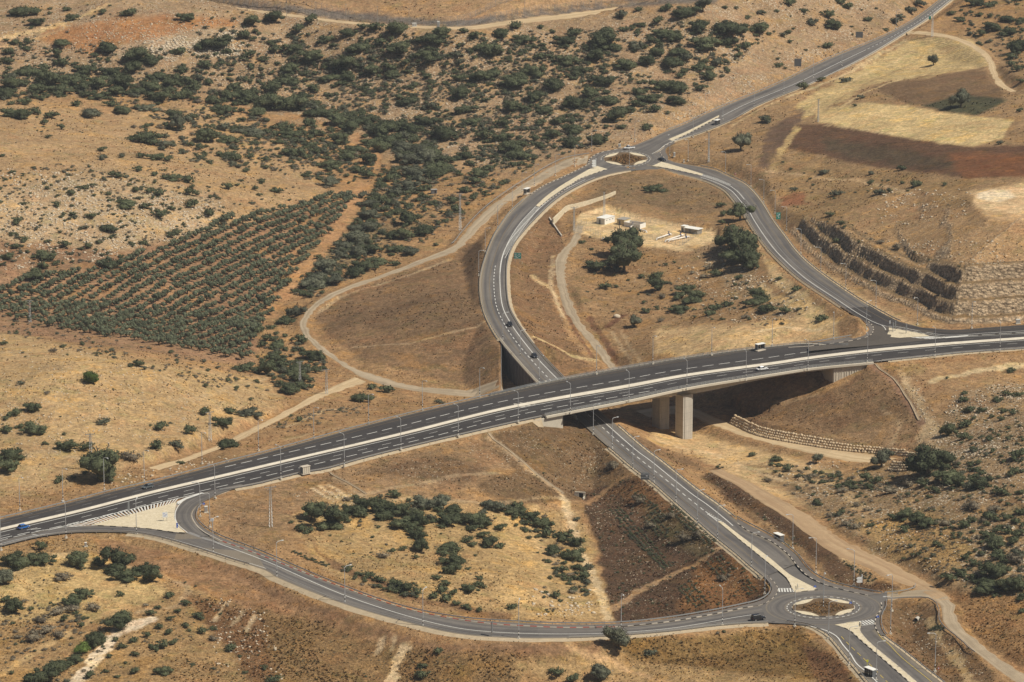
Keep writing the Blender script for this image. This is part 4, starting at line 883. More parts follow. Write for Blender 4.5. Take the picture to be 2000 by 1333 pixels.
# traffic islands
rb = RB()
def islpx(poly, zf, dz=.15, m=0, smooth=0):
    P = px2w(poly, zf)
    if smooth: P = catmull(np.vstack([P, P[:1]]), smooth)[:-1]
    rb.poly(P, dz=dz, m=m); return P
I_sw = islpx([(179,1026),(345,981.7),(341.6,997),(340,1012),(347,1028),(362,1041.2),(340,1040),(293,1033.5),(241,1029.5)], zh)
I_go = islpx([(1736,641),(1770,647),(1805,653.7),(1816,657.5),(1770,660),(1724,663.5),(1733,654),(1736,647)], zh)
I_n1 = islpx([(1400,1018),(1411,1021),(1440,1043.4),(1505,1093),(1544,1125),(1594,1151),(1590,1153.5),(1552,1158),(1547,1150),(1543,1140),(1535,1128),(1492,1093),(1440,1051)], zl, dz=.2)
I_n2 = islpx([(1631,1222),(1678,1215.4),(1679.5,1233.6),(1695,1253),(1760,1307.7),(1800,1342),(1786,1342),(1747,1307.7),(1682,1252),(1658.6,1232),(1640,1224)], z0f, dz=.17)
I_f1 = islpx([(1047,403),(1068,384),(1095,364.5),(1125,346.5),(1152,331),(1166,325),(1186,331),(1174,335),(1132,350.5),(1100,369.5),(1073,388.5),(1053,405)], zl, dz=.15)
I_f2 = islpx([(1243,291),(1262,287),(1278,284.5),(1340,258.5),(1404,226.5),(1405,228.6),(1345,261),(1290,287),(1272,293),(1262,295)], lambda x, y: zra(x, y) if y > 284 else zn(x, y), dz=.2)
I_f3 = islpx([(1273,325.5),(1292,317),(1303,320),(1340,331),(1373,341),(1370,344),(1330,335),(1300,329),(1285,326.5)], lambda x, y: zs(x, y), dz=.17)
# red and cream dividing strip of the south ramp is a kerb (below)
for (cx, cy), (rx, ry), zf in ((RA1, (60.5, 17.4), z0f), (RA2, (42.3, 12.6), zra)):
    P = px2w(ell(cx, cy, rx, ry, 64), zf); rb.poly(P, dz=.2, m=1)
    for a0 in (38, 128, 222, 308):   # four pale paved lenses round the rim
        arc = [(cx+rx*math.cos(R(a)), cy+ry*math.sin(R(a))) for a in np.linspace(a0-30, a0+30, 14)]
        p, q = np.array(arc[0]), np.array(arc[-1]); mid = (p+q)/2; cc = np.array([cx, cy]); inn = []
        for t in np.linspace(0, 1, 12)[1:-1]:
            b = q*(1-t)+p*t; b = b+(cc-mid)*.16*math.sin(math.pi*t); inn.append(tuple(b))
        rb.poly(px2w(arc+inn, zf), dz=.215, m=0)
rb.build('traffic_island', [M['island'], M['soil']])
# ================================================================ PAINTED MARKINGS
mk = RB()   # 0 white 1 faint 2 yellow 3 ochre
def kerb_line(pts, zf, a=.15, seg=1.0, w=.3, cols=(0, 1), closed=False, h=.17):
    P = px2w(pts, zf)
    if closed: P = np.vstack([P, P[:1]])
    P = catmull(P, seg); KB.sweep(P, w, h, z0=.02, mfun=lambda i: cols[(i//max(1, int(2.0/seg))) % 2])
hs = lambda st, x: float(np.interp(x, PIX(st.c)[0] if np.all(np.diff(PIX(st.c)[0]) > 0) else np.maximum.accumulate(PIX(st.c)[0]), st.s))
# far carriageway (offsets in metres from the median edge, right side of hwF)
mk.line(hwF, ('R', .55), .18, m=1); mk.line(hwF, ('R', 3.5), .2, (4, 6.5), m=1)
mk.line(hwF, ('R', 7.0), .36, (4.6, 2.2), (hs(hwF, 445), hs(hwF, 1640)), m=0)
mk.line(hwF, ('R', 7.0), .22, (4, 6.5), (0, hs(hwF, 430)), m=1)
mk.line(hwF, ('L', 3.0), .2, None, (0, hs(hwF, 1445)), m=3); mk.line(hwF, ('L', .9), .25, None, (hs(hwF, 1850), 9999), m=0)
mk.line(hwN, ('L', 1.5), .32, None, m=0); mk.line(hwN, ('L', 5.2), .2, (4, 6.5), m=0)
mk.line(hwN, ('L', 8.8), .34, (4.6, 2.2), (0, hs(hwN, 1275)), m=0)
mk.line(hwN, ('R', 2.0), .2, None, (hs(hwN, 440), hs(hwN, 1100)), m=3); mk.line(hwN, ('R', 1.2), .22, None, (hs(hwN, 1100), 9999), m=1)
mk.line(hwN, ('R', .7), .3, None, (hs(hwN, 1700), 9999), m=0)
# hatched tapers
def hatch(A, B, n, w=.75, skew=0.0, m=0, z=None, zf=zh):
    A = catmull(px2w(A, zf), .3); B = catmull(px2w(B, zf), .3)
    for t in np.linspace(0, .985, n):
        a = A[int(t*(len(A)-1))]; b = B[int(min(max(t+skew, 0), 1)*(len(B)-1))]
        d = A[min(int(t*(len(A)-1))+1, len(A)-1)]-A[max(int(t*(len(A)-1))-1, 0)]; d = d/(np.linalg.norm(d)+1e-9)*w/2
        mk.poly([a-d, a+d, b+d, b-d], m=m, dz=.09)
def pline(pts, zf, w=.25, dz=.085, m=0, dash=None):
    P = catmull(px2w(pts, zf), 1.0); T = np.gradient(P, axis=0); T /= np.linalg.norm(T, axis=1)[:, None]; Nn = np.stack([-T[:, 1], T[:, 0], 0*T[:, 0]], -1)
    s = np.r_[0, np.cumsum(np.linalg.norm(np.diff(P, axis=0), axis=1))]
    segs = [(0, s[-1])] if dash is None else [(q, min(q+dash[0], s[-1])) for q in np.arange(0, s[-1], sum(dash))]
    for a, b in segs:
        if b-a < .4: continue
        q = np.linspace(a, b, max(2, int((b-a)/1.5)+1)); c = resamp(P, s, q); nn = resamp(Nn, s, q); mk.add(c+nn*w/2, c-nn*w/2, dz=dz, m=m)
pline([(95,1036),(117,1030.5),(250,997),(362,971),(395,963)], zh, .4); pline([(95,1036),(117,1031.5),(179,1027.6),(240,1029)], zh, .3)
hatch([(130,1028),(250,997.5),(352,972.5)], [(150,1029.2),(190,1023),(345,981.5)], 34, .55, -.01)
hatch([(1697,673),(1770,667),(1846,660)], [(1722,664.5),(1770,660.5),(1816,657.8)], 24, .75, .03)
pline([(1650,676.5),(1697,672.5),(1770,666.5),(1850,660),(1885,657)], zh, .35); pline([(1697,672),(1716,665),(1726,657),(1730,650),(1728,641),(1716,632),(1692,621)], zh, .28)
pline([(1736,639.5),(1805,652),(1850,659.5)], zh, .25); mk.poly(px2w([(1838,659.5),(1890,655.5),(1892,657.2),(1850,661)], zh), dz=.1, m=0)
pline([(1885,657),(1940,653.5),(2000,650),(2060,646)], zh, .4, dash=(5, 1.5))
# white chevrons round the south-west island's bend
hatch([(352,980),(343,996),(341,1011),(348,1028),(362,1041)], [(345,983),(334,996),(331,1011),(338,1028),(354,1040)], 26, .45, 0)
pline([(395,964),(362,976.5),(346,993),(342,1011),(349,1027),(366,1041)], zh, .3)
mk.poly(px2w([(345,981),(362,973),(395,962.8),(397,964.2),(364,976),(348,986)], zh), dz=.1)
mk.poly(px2w([(364,1041.5),(372,1040),(400,1051),(470,1074),(450,1068),(400,1055)], zw), dz=.1, m=1)
pline([(400,1053),(448,1070),(520,1097),(672,1163),(810,1208),(897,1228),(948,1234),(1020,1238),(1172,1238),(1310,1228),(1440,1206),(1480,1200)], zw, .28, m=0)
pline([(0,1063),(69,1047),(128,1039),(172,1036.8),(255,1038.4),(310,1047.5),(379,1066.5),(448,1088.5),(520,1111)], zw, .2, m=0)
pline([(520,1109),(672,1177),(776,1207.5),(897,1235),(1020,1243.5),(1172,1241),(1310,1231)], zw, .22, m=1)
pline([(0,1053),(60,1040),(95,1035)], zh, .35, dash=(4.5, 2))
for x0 in (58,):
    pline([(60,1035),(80,1033)], zh, .4); pline([(62,1044),(78,1047)], zh, .35)
# loop road
kY = lambda st, y: float(st.s[int(np.argmin(np.abs(PIX(st.c)[1]-y)))])
mk.line(loop, ('R', 2.9), .3, None, (kY(loop, 350), kY(loop, 760)), m=0); mk.line(loop, .49, .3, (3, 2.6), (kY(loop, 520), kY(loop, 1000)), m=0)
mk.line(loop, ('R', 3.1), .3, None, (kY(loop, 800), kY(loop, 1030)), m=0); mk.line(loop, ('L', 3.4), .2, None, (kY(loop, 420), kY(loop, 1100)), m=3)
mk.line(loop, .5, .3, None, (kY(loop, 1000), kY(loop, 1022)), m=0)
hatch([(1382,1006),(1400,1018),(1430,1040)], [(1386,1004),(1408,1017),(1440,1043)], 16, .5, 0, zf=zl)
# zebra-like island nose north of the bend
Ls = catmull(px2w([(1037,404),(1010,440),(990,475),(980,500)], zl), .5); Rs = catmull(px2w([(1046,404),(1023,440),(1000,475),(984,502)], zl), .5)
hatch([(1046,405),(1016,438),(994,473),(983,500)], [(1052,406),(1027,438),(1003,473),(986,500)], 90, .30, 0, zf=zl)
pline([(1046,404),(1015,438),(993,473),(981,505),(976,540)], zl, .25); pline([(1053,406),(1028,438),(1004,473),(986,505)], zl, .2)
# slip road and country road
mk.line(seleg, ('L', 2.6), .3, None, (kY(seleg, 345), kY(seleg, 630)), m=0); mk.line(seleg, .46, .3, None, (kY(seleg, 372), kY(seleg, 618)), m=1); mk.line(seleg, ('R', 3.6), .18, None, (kY(seleg, 330), kY(seleg, 630)), m=3)
hatch([(1373,341),(1400,349),(1428,361)], [(1371,344.5),(1398,353.5),(1424,364)], 30, .35, 0, zf=zs); mk.line(seleg, .42, .3, None, (kY(seleg, 362), kY(seleg, 390)), m=0)
mk.line(neleg, ('R', .7), .3, None, (0, 9999), m=0); mk.line(neleg, .53, .3, None, (kY(neleg, 228), kY(neleg, 100)), m=0); mk.line(neleg, .53, .3, (3, 2), (kY(neleg, 100), 9999), m=0)
mk.line(neleg, ('L', .7), .2, None, m=1)
# lower road south-east
pline([(1712,1232),(1721,1246),(1734,1257),(1760,1284),(1814,1328),(1840,1350)], z0f, .26, m=2)
pline([(1643,1244),(1660,1262),(1690,1290),(1720,1320),(1745,1345)], z0f, .28, m=2, dash=(3, 2.2))
pline([(1583,1224),(1610,1231),(1633,1243),(1646,1260),(1661,1278),(1674,1298),(1692,1313),(1715,1335)], z0f, .38)
# roundabout dashes and crossings
for (cx, cy), (rx, ry), zf in ((RA1, (71, 21.1), z0f), (RA2, (47.8, 14.3), zra)):
    P = px2w(ell(cx, cy, rx, ry, 200), zf)
    for k in range(0, 200, 6):
        q = P[[(k+t) % 200 for t in range(4)]]; c0 = P.mean(0); d = (q-c0)/np.linalg.norm(q-c0, axis=1)[:, None]
        mk.add(q+d*.16, q-d*.16, dz=.1, m=0)
def zebra(a, b, n, ln, zf, wd=.65):
    A = px2w([a, b], zf); u = (A[1]-A[0]); L_ = np.linalg.norm(u); u /= L_; v = np.array([-u[1], u[0], 0])
    for t in np.linspace(.5/n, 1-.5/n, n):
        c = A[0]+u*L_*t; mk.poly([c-u*wd-v*ln/2, c+u*wd-v*ln/2, c+u*wd+v*ln/2, c-u*wd+v*ln/2][::1], m=0, dz=.11)
zebra((1519,1153.5),(1552,1153.5), 6, 3.8, z0f, .24); zebra((1681,1218),(1709,1214.5), 5, 3.8, z0f, .25); zebra((1271,293.5),(1290,293), 5, 3, zra, .25)
pline([(1520,1150),(1545,1150)], z0f, .25); pline([(1681,1223),(1709,1219.5)], z0f, .25)
mk.build('lane_marking', [M['white'], M['faint'], M['yellow'], M['ochre']])
# ================================================================ KERBS (painted black/white, red/white)
KB = MB()
kerb_line([(1440,1022.6),(1459.5,1037),(1505,1057.7),(1537.5,1082),(1554,1102),(1575,1124),(1609,1142),(1661,1156.5),(1695,1164)], zl)
kerb_line([(1721,1178),(1722,1190),(1713,1202.4),(1709,1215.4),(1710.7,1228.4),(1718,1240)], z0f)
kerb_line([(1496,1123),(1513,1140),(1519,1152.6),(1513,1165),(1489,1181),(1448,1189),(1400,1199),(1310,1214.6),(1214,1225)], lambda x, y: zw(x) if x < 1480 else 0.)
kerb_line([(1214,1225),(1100,1226.5),(1020,1223),(948,1218),(810,1194),(672,1149),(500,1082),(431,1057)], zw, cols=(0, 2))
kerb_line([(431,1057),(397,1039),(379.6,1021),(374.4,1004),(386.5,987),(414,972.5),(448,960)], lambda x, y: 8.6, cols=(0, 0))
kerb_line([(1440,1051),(1492,1093),(1535,1128),(1543,1140),(1547,1150)], zl); kerb_line([(1552,1158),(1597,1153)], z0f); kerb_line([(1411,1021),(1440,1043.4),(1505,1093),(1544,1125),(1594,1151)], zl, cols=(3, 3))
kerb_line([(1640,1224),(1658.6,1232),(1682,1252),(1747,1307.7),(1786,1342)], z0f); kerb_line([(1631,1222),(1678,1215.4),(1679.5,1233.6),(1695,1253),(1760,1307.7),(1800,1342)], z0f, cols=(3, 0))
for (cx, cy), (rx, ry), zf in ((RA1, (60.8, 17.5), z0f), (RA2, (42.5, 12.7), zra)): kerb_line(ell(cx, cy, rx, ry, 48), zf, closed=True)
kerb_line([(1047,403),(1068,384),(1095,364.5),(1125,346.5),(1152,331)], zl, cols=(3, 3)); kerb_line([(1053,405),(1074,390),(1102,372),(1132,350.5),(1174,335),(1186,331)], zl)
kerb_line([(1150,322),(1152,311),(1170,300),(1186,295.6),(1217,290.3),(1243,284.5),(1269,274),(1290,264)], zra, w=.34); kerb_line([(1146,323),(1119,337),(1092,350),(1065,361.5),(1050,371),(1035,381)], zl)
kerb_line([(1290,287.5),(1345,261.5),(1405,229)], lambda x, y: (zra(x, y) if y > 284 else zn(x, y))+.03); kerb_line([(1243,291),(1278,284.5),(1340,258.5),(1404,226.5)], lambda x, y: (zra(x, y) if y > 284 else zn(x, y))+.03, cols=(3, 3)); kerb_line([(1297,309),(1290,301),(1291,292),(1301.6,284),(1321,275)], lambda x, y: zra(x, y) if y > 284 else zn(x, y))
kerb_line([(1373,341),(1340,331),(1303,320)], zs, cols=(3, 3)); kerb_line([(1370,344),(1330,335),(1300,329),(1285,326.5)], zs)
kerb_line([(179,1027),(241,1030),(293,1034),(340,1040.5),(362,1042)], zh); kerb_line([(1736,640),(1770,646.5),(1805,653)], zh)
kerb_line([(1580,677),(1625,672),(1670,665),(1697,657.5),(1706,645),(1703,636),(1695,628)], zh)
kerb_line([(1493,694),(1540,679.5),(1580,677)][1:], zh, cols=(0, 0))
kb = KB.build('kerb', [M['kerb'], M['black'], M['redp'], M['island']]); tag(kb, kind='structure')

# ================================================================ VIADUCT
hdir = np.array([.756, .655, 0]); nrm = np.array([.655, -.756, 0])
def brcut(st):
    q = [i for i in range(st.n) if BR_L-45 < PIX(st.c[i])[0] < BR_R+40]; return st.cut(min(q), max(q)+1)
bf = full.cut(min([i for i in range(full.n) if PIX(full.c[i])[0] > BR_L-60]), max([i for i in range(full.n) if PIX(full.c[i])[0] < BR_R+40])+1)
bridge = empty('highway_viaduct', tuple(bf.c[bf.n//2]-np.array([0, 0, 19])))
tag(bridge, 'concrete viaduct carrying the dual carriageway over the valley on two pillars', 'bridge'); bl = Vector(bridge.location)
def bpart(mb, name, mat):
    mb.v = [(a-bl.x, b-bl.y, c-bl.z) for a, b, c in mb.v]; return mb.build(name, mat, bridge)
mb = MB()
L_, R_ = bf.edge(('L', -1.1)), bf.edge(('R', -1.1)); n_ = len(L_)
for i in range(n_-1):
    for dzt, dzb in ((-.06, -.55),):
        a, b, c, d = L_[i], L_[i+1], R_[i+1], R_[i]
        up = [np.array(p)+[0, 0, dzt] for p in (a, b, c, d)]; dn_ = [np.array(p)+[0, 0, dzb] for p in (a, b, c, d)]
        mb.quad(*up); mb.quad(*dn_[::-1]); mb.quad(up[3], up[2], dn_[2], dn_[3]); mb.quad(up[0], up[1], dn_[1], dn_[0])
bpart(mb, 'deck_slab', M['concrete'])
for sgn in (0, 1):   # two box girders, haunched over the pillars
    mb = MB(); a_, b_ = ((.10, .42), (.58, .90))[sgn]
    A, B = bf.edge(a_), bf.edge(b_)
    pxs = PIX(bf.c)[0]; dep = 1.9+1.5*np.exp(-((pxs-1330)/95.0)**2)
    for i in range(n_-1):
        q = [A[i]-[0, 0, .56], A[i+1]-[0, 0, .56], B[i+1]-[0, 0, .56], B[i]-[0, 0, .56]]; ins = (B[i]-A[i])*.05
        w_ = [A[i]+ins-[0, 0, .56+dep[i]], A[i+1]+ins-[0, 0, .56+dep[i+1]], B[i+1]-ins-[0, 0, .56+dep[i+1]], B[i]-ins-[0, 0, .56+dep[i]]]
        mb.quad(*q); mb.quad(*w_[::-1]); mb.quad(q[0], q[1], w_[1], w_[0]); mb.quad(q[3], q[2], w_[2], w_[3])
    bpart(mb, 'girder', M['concrete'])
for side in ('L', 'R'):
    mb = MB(); P = bf.edge((side, -.75)); mb.sweep(P, 1.0, .75, z0=-.5); bpart(mb, 'edge_beam', M['concrete_l'])
    mb = MB(); P = bf.edge((side, .05))
    for z_ in (.5, .8, 1.1): mb.sweep(P, .09, .11, z0=z_)
    S = np.arange(0, bf.s[-1], 2.0); Q = resamp(P, bf.s, S)
    for p in Q: mb.box((p[0], p[1], p[2]+.55), (.14, .14, 1.1))
    bpart(mb, 'railing', M['steel'])
# pillars
base = W(1333.7, 857.5, -7.0)
for k, off in enumerate((0, 12.4)):
    c = base + hdir*2.4 - nrm*2.05 - nrm*off; mb = MB(); zt = 9.0
    rz = math.atan2(hdir[1], hdir[0])
    mb.box((c[0], c[1], (zt-9)/2), (4.8, 4.1, zt+9), rz)
    mb.box((c[0]+nrm[0]*2.1, c[1]+nrm[1]*2.1, (zt-9)/2-.2), (3.3, .25, zt+8.4), rz)
    bpart(mb, 'pillar', M['concrete'])
# abutments: right one is a ribbed wing wall beside the fill, left one behind the lower road
mb = MB()
rc = W(1631, 748, 8.2); q0 = rc; 
ia = int(np.argmin(np.abs(PIX(full.R)[0]-1631))); ib = int(np.argmin(np.abs(PIX(full.R)[0]-1700)))
Pn = full.R[ia:ib+1]+nrm*.35
for i in range(len(Pn)-1):
    t = .06 if i % 1 == 0 else 0
    mb.quad(Pn[i]-[0, 0, .6], Pn[i+1]-[0, 0, .6], [Pn[i+1][0], Pn[i+1][1], 3], [Pn[i][0], Pn[i][1], 3])
    for t_ in (0.2, .6):
        c = Pn[i]*(1-t_)+Pn[i+1]*t_; mb.box((c[0]+nrm[0]*.06, c[1]+nrm[1]*.06, (c[2]-.62+3)/2), (.22, .16, c[2]-3.62), math.atan2(hdir[1], hdir[0]))
cc = [full.R[ia]+nrm*.35, full.L[max(0, ia-0)]-nrm*.5]
d_ = cc[1]-cc[0]
mb.prism([(cc[0][0], cc[0][1]), (cc[0][0]+hdir[0]*1.2, cc[0][1]+hdir[1]*1.2), (cc[1][0]+hdir[0]*1.2, cc[1][1]+hdir[1]*1.2), (cc[1][0], cc[1][1])], 2, [cc[0][2]-.6, cc[0][2]-.6, cc[1][2]-.6, cc[1][2]-.6])
bpart(mb, 'abutment', M['concrete_l'])
mb = MB()
ia = int(np.argmin(np.abs(PIX(full.R)[0]-1030))); ib = int(np.argmin(np.abs(PIX(full.R)[0]-1098)))
a, b = full.R[ia]+nrm*.3, full.R[ib]+nrm*.3
mb.prism([(a[0], a[1]), (b[0], b[1]), (b[0]-nrm[0]*1.0, b[1]-nrm[1]*1.0), (a[0]-nrm[0]*1.0, a[1]-nrm[1]*1.0)], 1.5, [a[2]-.55, b[2]-.55, b[2]-.55, a[2]-.55])
il = int(np.argmin(np.abs(PIX(loop.L)[1]-776))); lpt = loop.L[il]-[2.5, 0, 0]
mb.prism([(b[0], b[1]), (lpt[0], lpt[1]), (lpt[0]-.8, lpt[1]), (b[0]-.8, b[1])], -2, [b[2]-.55, b[2]-.9, b[2]-.9, b[2]-.55])
bpart(mb, 'abutment', M['concrete_l'])

# retaining wall of the loop road (shaded face over the pit) with coping
wri = [i for i in range(loop.n) if 664 < PIX(loop.L[i])[1] < 822]
P = loop.edge(('L', -.15))[wri]
rw = empty('retaining_wall', (P[0][0], P[0][1], -6)); tag(rw, 'tall concrete retaining wall shading the pit below the loop road', 'wall'); o0 = Vector(rw.location)
def rel(mb, o): mb.v = [(a-o.x, b-o.y, c-o.z) for a, b, c in mb.v]; return mb
mb = MB()
for i in range(len(P)-1):
    a, b = P[i], P[i+1]; mb.quad(a-[0, 0, .3], b-[0, 0, .3], [b[0], b[1], -9], [a[0], a[1], -9])
    if i % 2 == 0: mb.box((a[0]-.12, a[1], (a[2]-9.4)/2), (.3, .5, a[2]+8.4), 0)
rel(mb, o0).build('wall_face', M['dark_concrete'], rw)  # face colour itself darkened to deepen the shade over the pit
mb = MB(); mb.sweep(P, .6, .5, z0=-.28); 
for i in range(0, len(P)-1):
    for t in (0, .5):
        c = P[i]*(1-t)+P[i+1]*t; mb.box((c[0], c[1], c[2]+.6), (.5, .5, .8))
rel(mb, o0).build('parapet', M['concrete_l'], rw)
mb = MB()
Y0, Y1 = P[0][1], 1372.0; prev = None
pts = [(PITX-.35, y, max(float(tz(PITX-2.2, y)), -5.8)+.08) for y in np.linspace(Y0, Y1, 26)]
for a, b in zip(pts[:-1], pts[1:]):
    mb.quad(a, b, (b[0], b[1], -8), (a[0], a[1], -8)); mb.quad((a[0]+.2, a[1], a[2]), (b[0]+.2, b[1], b[2]), (b[0]+.5, b[1], -8), (a[0]+.5, a[1], -8)); mb.quad(a, b, (b[0]+.2, b[1], b[2]), (a[0]+.2, a[1], a[2]))
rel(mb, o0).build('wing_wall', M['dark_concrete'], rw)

# ================================================================ GUARD RAILS
_mb = MB(); _mb.box((0, 0, 0), (.16, .16, 1.0)); _o = _mb.build('post', M['steel']); POSTME = _o.data; bpy.data.objects.remove(_o)
def guard(st, sp, label, rng_=None, white=False, post=4.0, both=False):
    P = st.edge(sp); a, b = (0, st.n) if rng_ is None else rng_; P = P[a:b]; s = np.r_[0, np.cumsum(np.linalg.norm(np.diff(P, axis=0), axis=1))]
    o = empty('guardrail', tuple(P[0])); tag(o, label, 'guardrail', None); ov = Vector(o.location)
    mb = MB(); mb.sweep(P, .12, .33, z0=.45); rel(mb, ov).build('rail', M['steel'], o)
    for kk, p in enumerate(resamp(P, s, np.arange(0, s[-1], max(post, s[-1]/99.0)))):
        q = bpy.data.objects.new('post', POSTME); COL.objects.link(q); q.parent = o; q.location = (p[0]-ov.x, p[1]-ov.y, p[2]+.2-ov.z)
guard(hwN, ('R', -.35), 'long guardrail on the near edge of the highway left of the viaduct', rr(hwN, lambda x, y: 400 < x < 1035))
guard(hwN, ('R', -.35), 'guardrail on the near edge of the highway right of the viaduct', rr(hwN, lambda x, y: x > 1700))
guard(hwF, ('L', -.35), 'long guardrail on the far edge of the highway left of the viaduct', rr(hwF, lambda x, y: x < 1060))
guard(loop, ('L', -.35), 'guardrail round the outer side of the loop road above the gravel road', rr(loop, lambda x, y: 392 < y < 664))
guard(loop, ('R', .2), 'guardrail round the inner side of the loop road beside the utility compound', rr(loop, lambda x, y: 345 < y < 745))
guard(loop, ('L', -.3), 'guardrail along the lower road beside the planted brown slope', rr(loop, lambda x, y: 870 < y < 1118))
guard(loop, ('R', -.3), 'guardrail along the lower road on the side of the dirt track', rr(loop, lambda x, y: 832 < y < 1020))
guard(sramp, ('R', -.35), 'guardrail along the outside of the ramp that leaves the highway at far left', rr(sramp, lambda x, y: x < 520))
guard(sramp, ('R', -.35), 'guardrail on the near side of the ramp just before the near roundabout', rr(sramp, lambda x, y: 1100 < x < 1500))
guard(P3, ('L', -.3), 'thin guardrail behind the footpath on the inner side of the lower ramp', (4, P3.n-6))
guard(seleg, ('R', -.3), 'guardrail on the hillside edge of the slip road under the rock cut', rr(seleg, lambda x, y: y > 330 and x < 1740))
guard(seleg, ('L', -.3), 'guardrail on the inner edge of the slip road beside the scrub', rr(seleg, lambda x, y: 350 < y < 612))
guard(neleg, ('L', -.3), 'guardrail on the far edge of the country road climbing to the top', rr(neleg, lambda x, y: y < 262))
guard(neleg, ('R', -.3), 'guardrail on the field side of the country road climbing to the top', rr(neleg, lambda x, y: 165 < y < 262))
guard(seroad, ('L', -.5), 'guardrail behind the yellow marked bus shelter at the bottom right')
guard(seroad, ('R', -.5), 'guardrail beside the footpath on the right of the lower road', rr(seroad, lambda x, y: y > 1245))
guard(P1, ('L', -.3), 'guardrail behind the curved footpath above the near roundabout')
guard(P2, ('L', -.3), 'short curved guardrail right of the near roundabout beside the grassy hollow')
guard(segr, ('R', -.2), 'guardrail curving between the grassy hollow and the gravel track', rr(segr, lambda x, y: x < 1925)) if False else guard(segr, ('L', -.3), 'guardrail curving between the grassy hollow and the gravel track', rr(segr, lambda x, y: x < 1925))
g0 = Strip([(1728,1160,.1),(1760,1157,.2),(1785,1150,.4),(1787,1144,.5)], [(1728,1161,.1),(1760,1158,.2),(1786,1151,.4),(1789,1144,.5)], None, 1.0)
guard(g0, .5, 'short curved guardrail at the mouth of the dirt road')
guard(P5, ('L', -.4), 'guardrail round the tight bend where the slip road meets the highway')
guard(gravel, ('L', -.3), 'long thin guardrail on the outer edge of the gravel road above the orchard', rr(gravel, lambda x, y: y < 480))
# ================================================================ VEGETATION
def ico(sub):
    bm = bmesh.new(); bmesh.ops.create_icosphere(bm, subdivisions=sub, radius=1.0)
    V = np.array([v.co[:] for v in bm.verts]); F = np.array([[v.index for v in f.verts] for f in bm.faces]); bm.free(); return V, F
ICO1, ICO2 = ico(1), ico(2)
def crown_geo(r, nl, leaf, h=.62, lumps=5, coref=1, core=.68, gap=.0, flat=.0, up=.0):
    """unit-diameter crown: rough inner clumps and many leaf-clump faces; returns V, F(tri)"""
    Vs = []; Fs = []; n = 0; L = []
    for k in range(lumps):
        if k == 0: c = np.array([0, 0, h*.42]); s = np.array([.28, .28, h*.42])
        else:
            a = r.random()*6.283; d = .12+.30*r.random(); q = .09+.12*r.random()
            c = np.array([math.cos(a)*d, math.sin(a)*d, h*(.22+.45*r.random())]); s = np.array([q, q, q*h*1.25])*(.85+.4*r.random())
        L.append((c, s)); V, F = ICO2 if coref == 2 else ICO1
        dsp = 1+(r.random((len(V), 1))-.5)*.5; Vs.append(c+V*s*dsp*core); Fs.append(F+n); n += len(V)
    wts = np.array([s[0]**2 for c, s in L]); wts /= wts.sum(); ch = r.choice(len(L), nl, p=wts)
    C = np.array([L[i][0] for i in ch]); S = np.array([L[i][1] for i in ch])
    D = r.normal(size=(nl, 3)); D[:, 2] = np.abs(D[:, 2])*.9-.25*(1-up); D /= np.linalg.norm(D, axis=1)[:, None]
    P = C+D*S*(.80+.55*r.random((nl, 1))**2); P[:, 2] = np.maximum(P[:, 2], .01)
    Nn = D+r.normal(size=(nl, 3))*.45; Nn /= np.linalg.norm(Nn, axis=1)[:, None]
    A = np.cross(Nn, r.normal(size=(nl, 3))); A /= np.linalg.norm(A, axis=1)[:, None]; B = np.cross(Nn, A)
    sz = leaf*(.55+.9*r.random((nl, 1)))
    t0 = P+A*sz; t1 = P-A*sz*.5+B*sz*.87; t2 = P-A*sz*.5-B*sz*.87
    Vl = np.stack([t0, t1, t2], 1).reshape(-1, 3); Vs.append(Vl); Fs.append(np.arange(nl*3).reshape(-1, 3)+n)
    return np.concatenate(Vs), np.concatenate(Fs)
def trunk_geo(h, r0, r1, limbs=3, seed=1, zc=.3):
    mb = MB(); q = random.Random(seed); mb.tube((0, 0, -.06), (q.uniform(-.02, .02), q.uniform(-.02, .02), h), r0, r1, 7)
    for k in range(limbs):
        a = q.uniform(0, 6.28); mb.tube((0, 0, h*.75), (math.cos(a)*.2, math.sin(a)*.2, h+zc*q.uniform(.6, 1)), r1*.8, r1*.3, 5)
    return mb
def rs(k): return np.random.default_rng(k)
def tri_mesh(name, V, F, mat):
    o = npmesh(name, V, F, mat); me = o.data; bpy.data.objects.remove(o); return me
# prototypes (unit diameter, scaled at placing)
BUSH = [crown_geo(rs(k), 1500, .026, h=.46+.09*(k % 3), lumps=11, coref=2, core=.76) for k in range(6)]
BUSHL = [crown_geo(rs(40+k), 240, .050, h=.44+.08*(k % 3), lumps=6) for k in range(5)]
DRYG = [crown_geo(rs(60+k), 320, .034, h=.42, lumps=4) for k in range(3)]
DRYL = [crown_geo(rs(70+k), 80, .062, h=.4, lumps=3) for k in range(3)]
TREE = [crown_geo(rs(80+k), 1700, .027, h=.66, lumps=10, coref=2, core=.84) for k in range(4)]
OLIV = [crown_geo(rs(90+k), 260, .045, h=.72, lumps=5, up=.3, core=.86) for k in range(4)]
OLIL = [crown_geo(rs(100+k), 110, .075, h=.72, lumps=4, up=.3, core=.86) for k in range(4)]
me_bush = {m: [tri_mesh('bush', V, F, M[m]) for V, F in BUSH] for m in ('leaf', 'leaf2', 'leafb')}
me_dry = [tri_mesh('dry_bush', V, F, M['dry']) for V, F in DRYG]
me_crown = {m: [tri_mesh('crown', V+np.array([0, 0, .13]), F, M[m]) for V, F in TREE] for m in ('leaf', 'leaf2', 'leafb')}
me_ocrown = [tri_mesh('crown', V+np.array([0, 0, .20]), F, M['olive']) for V, F in OLIV]
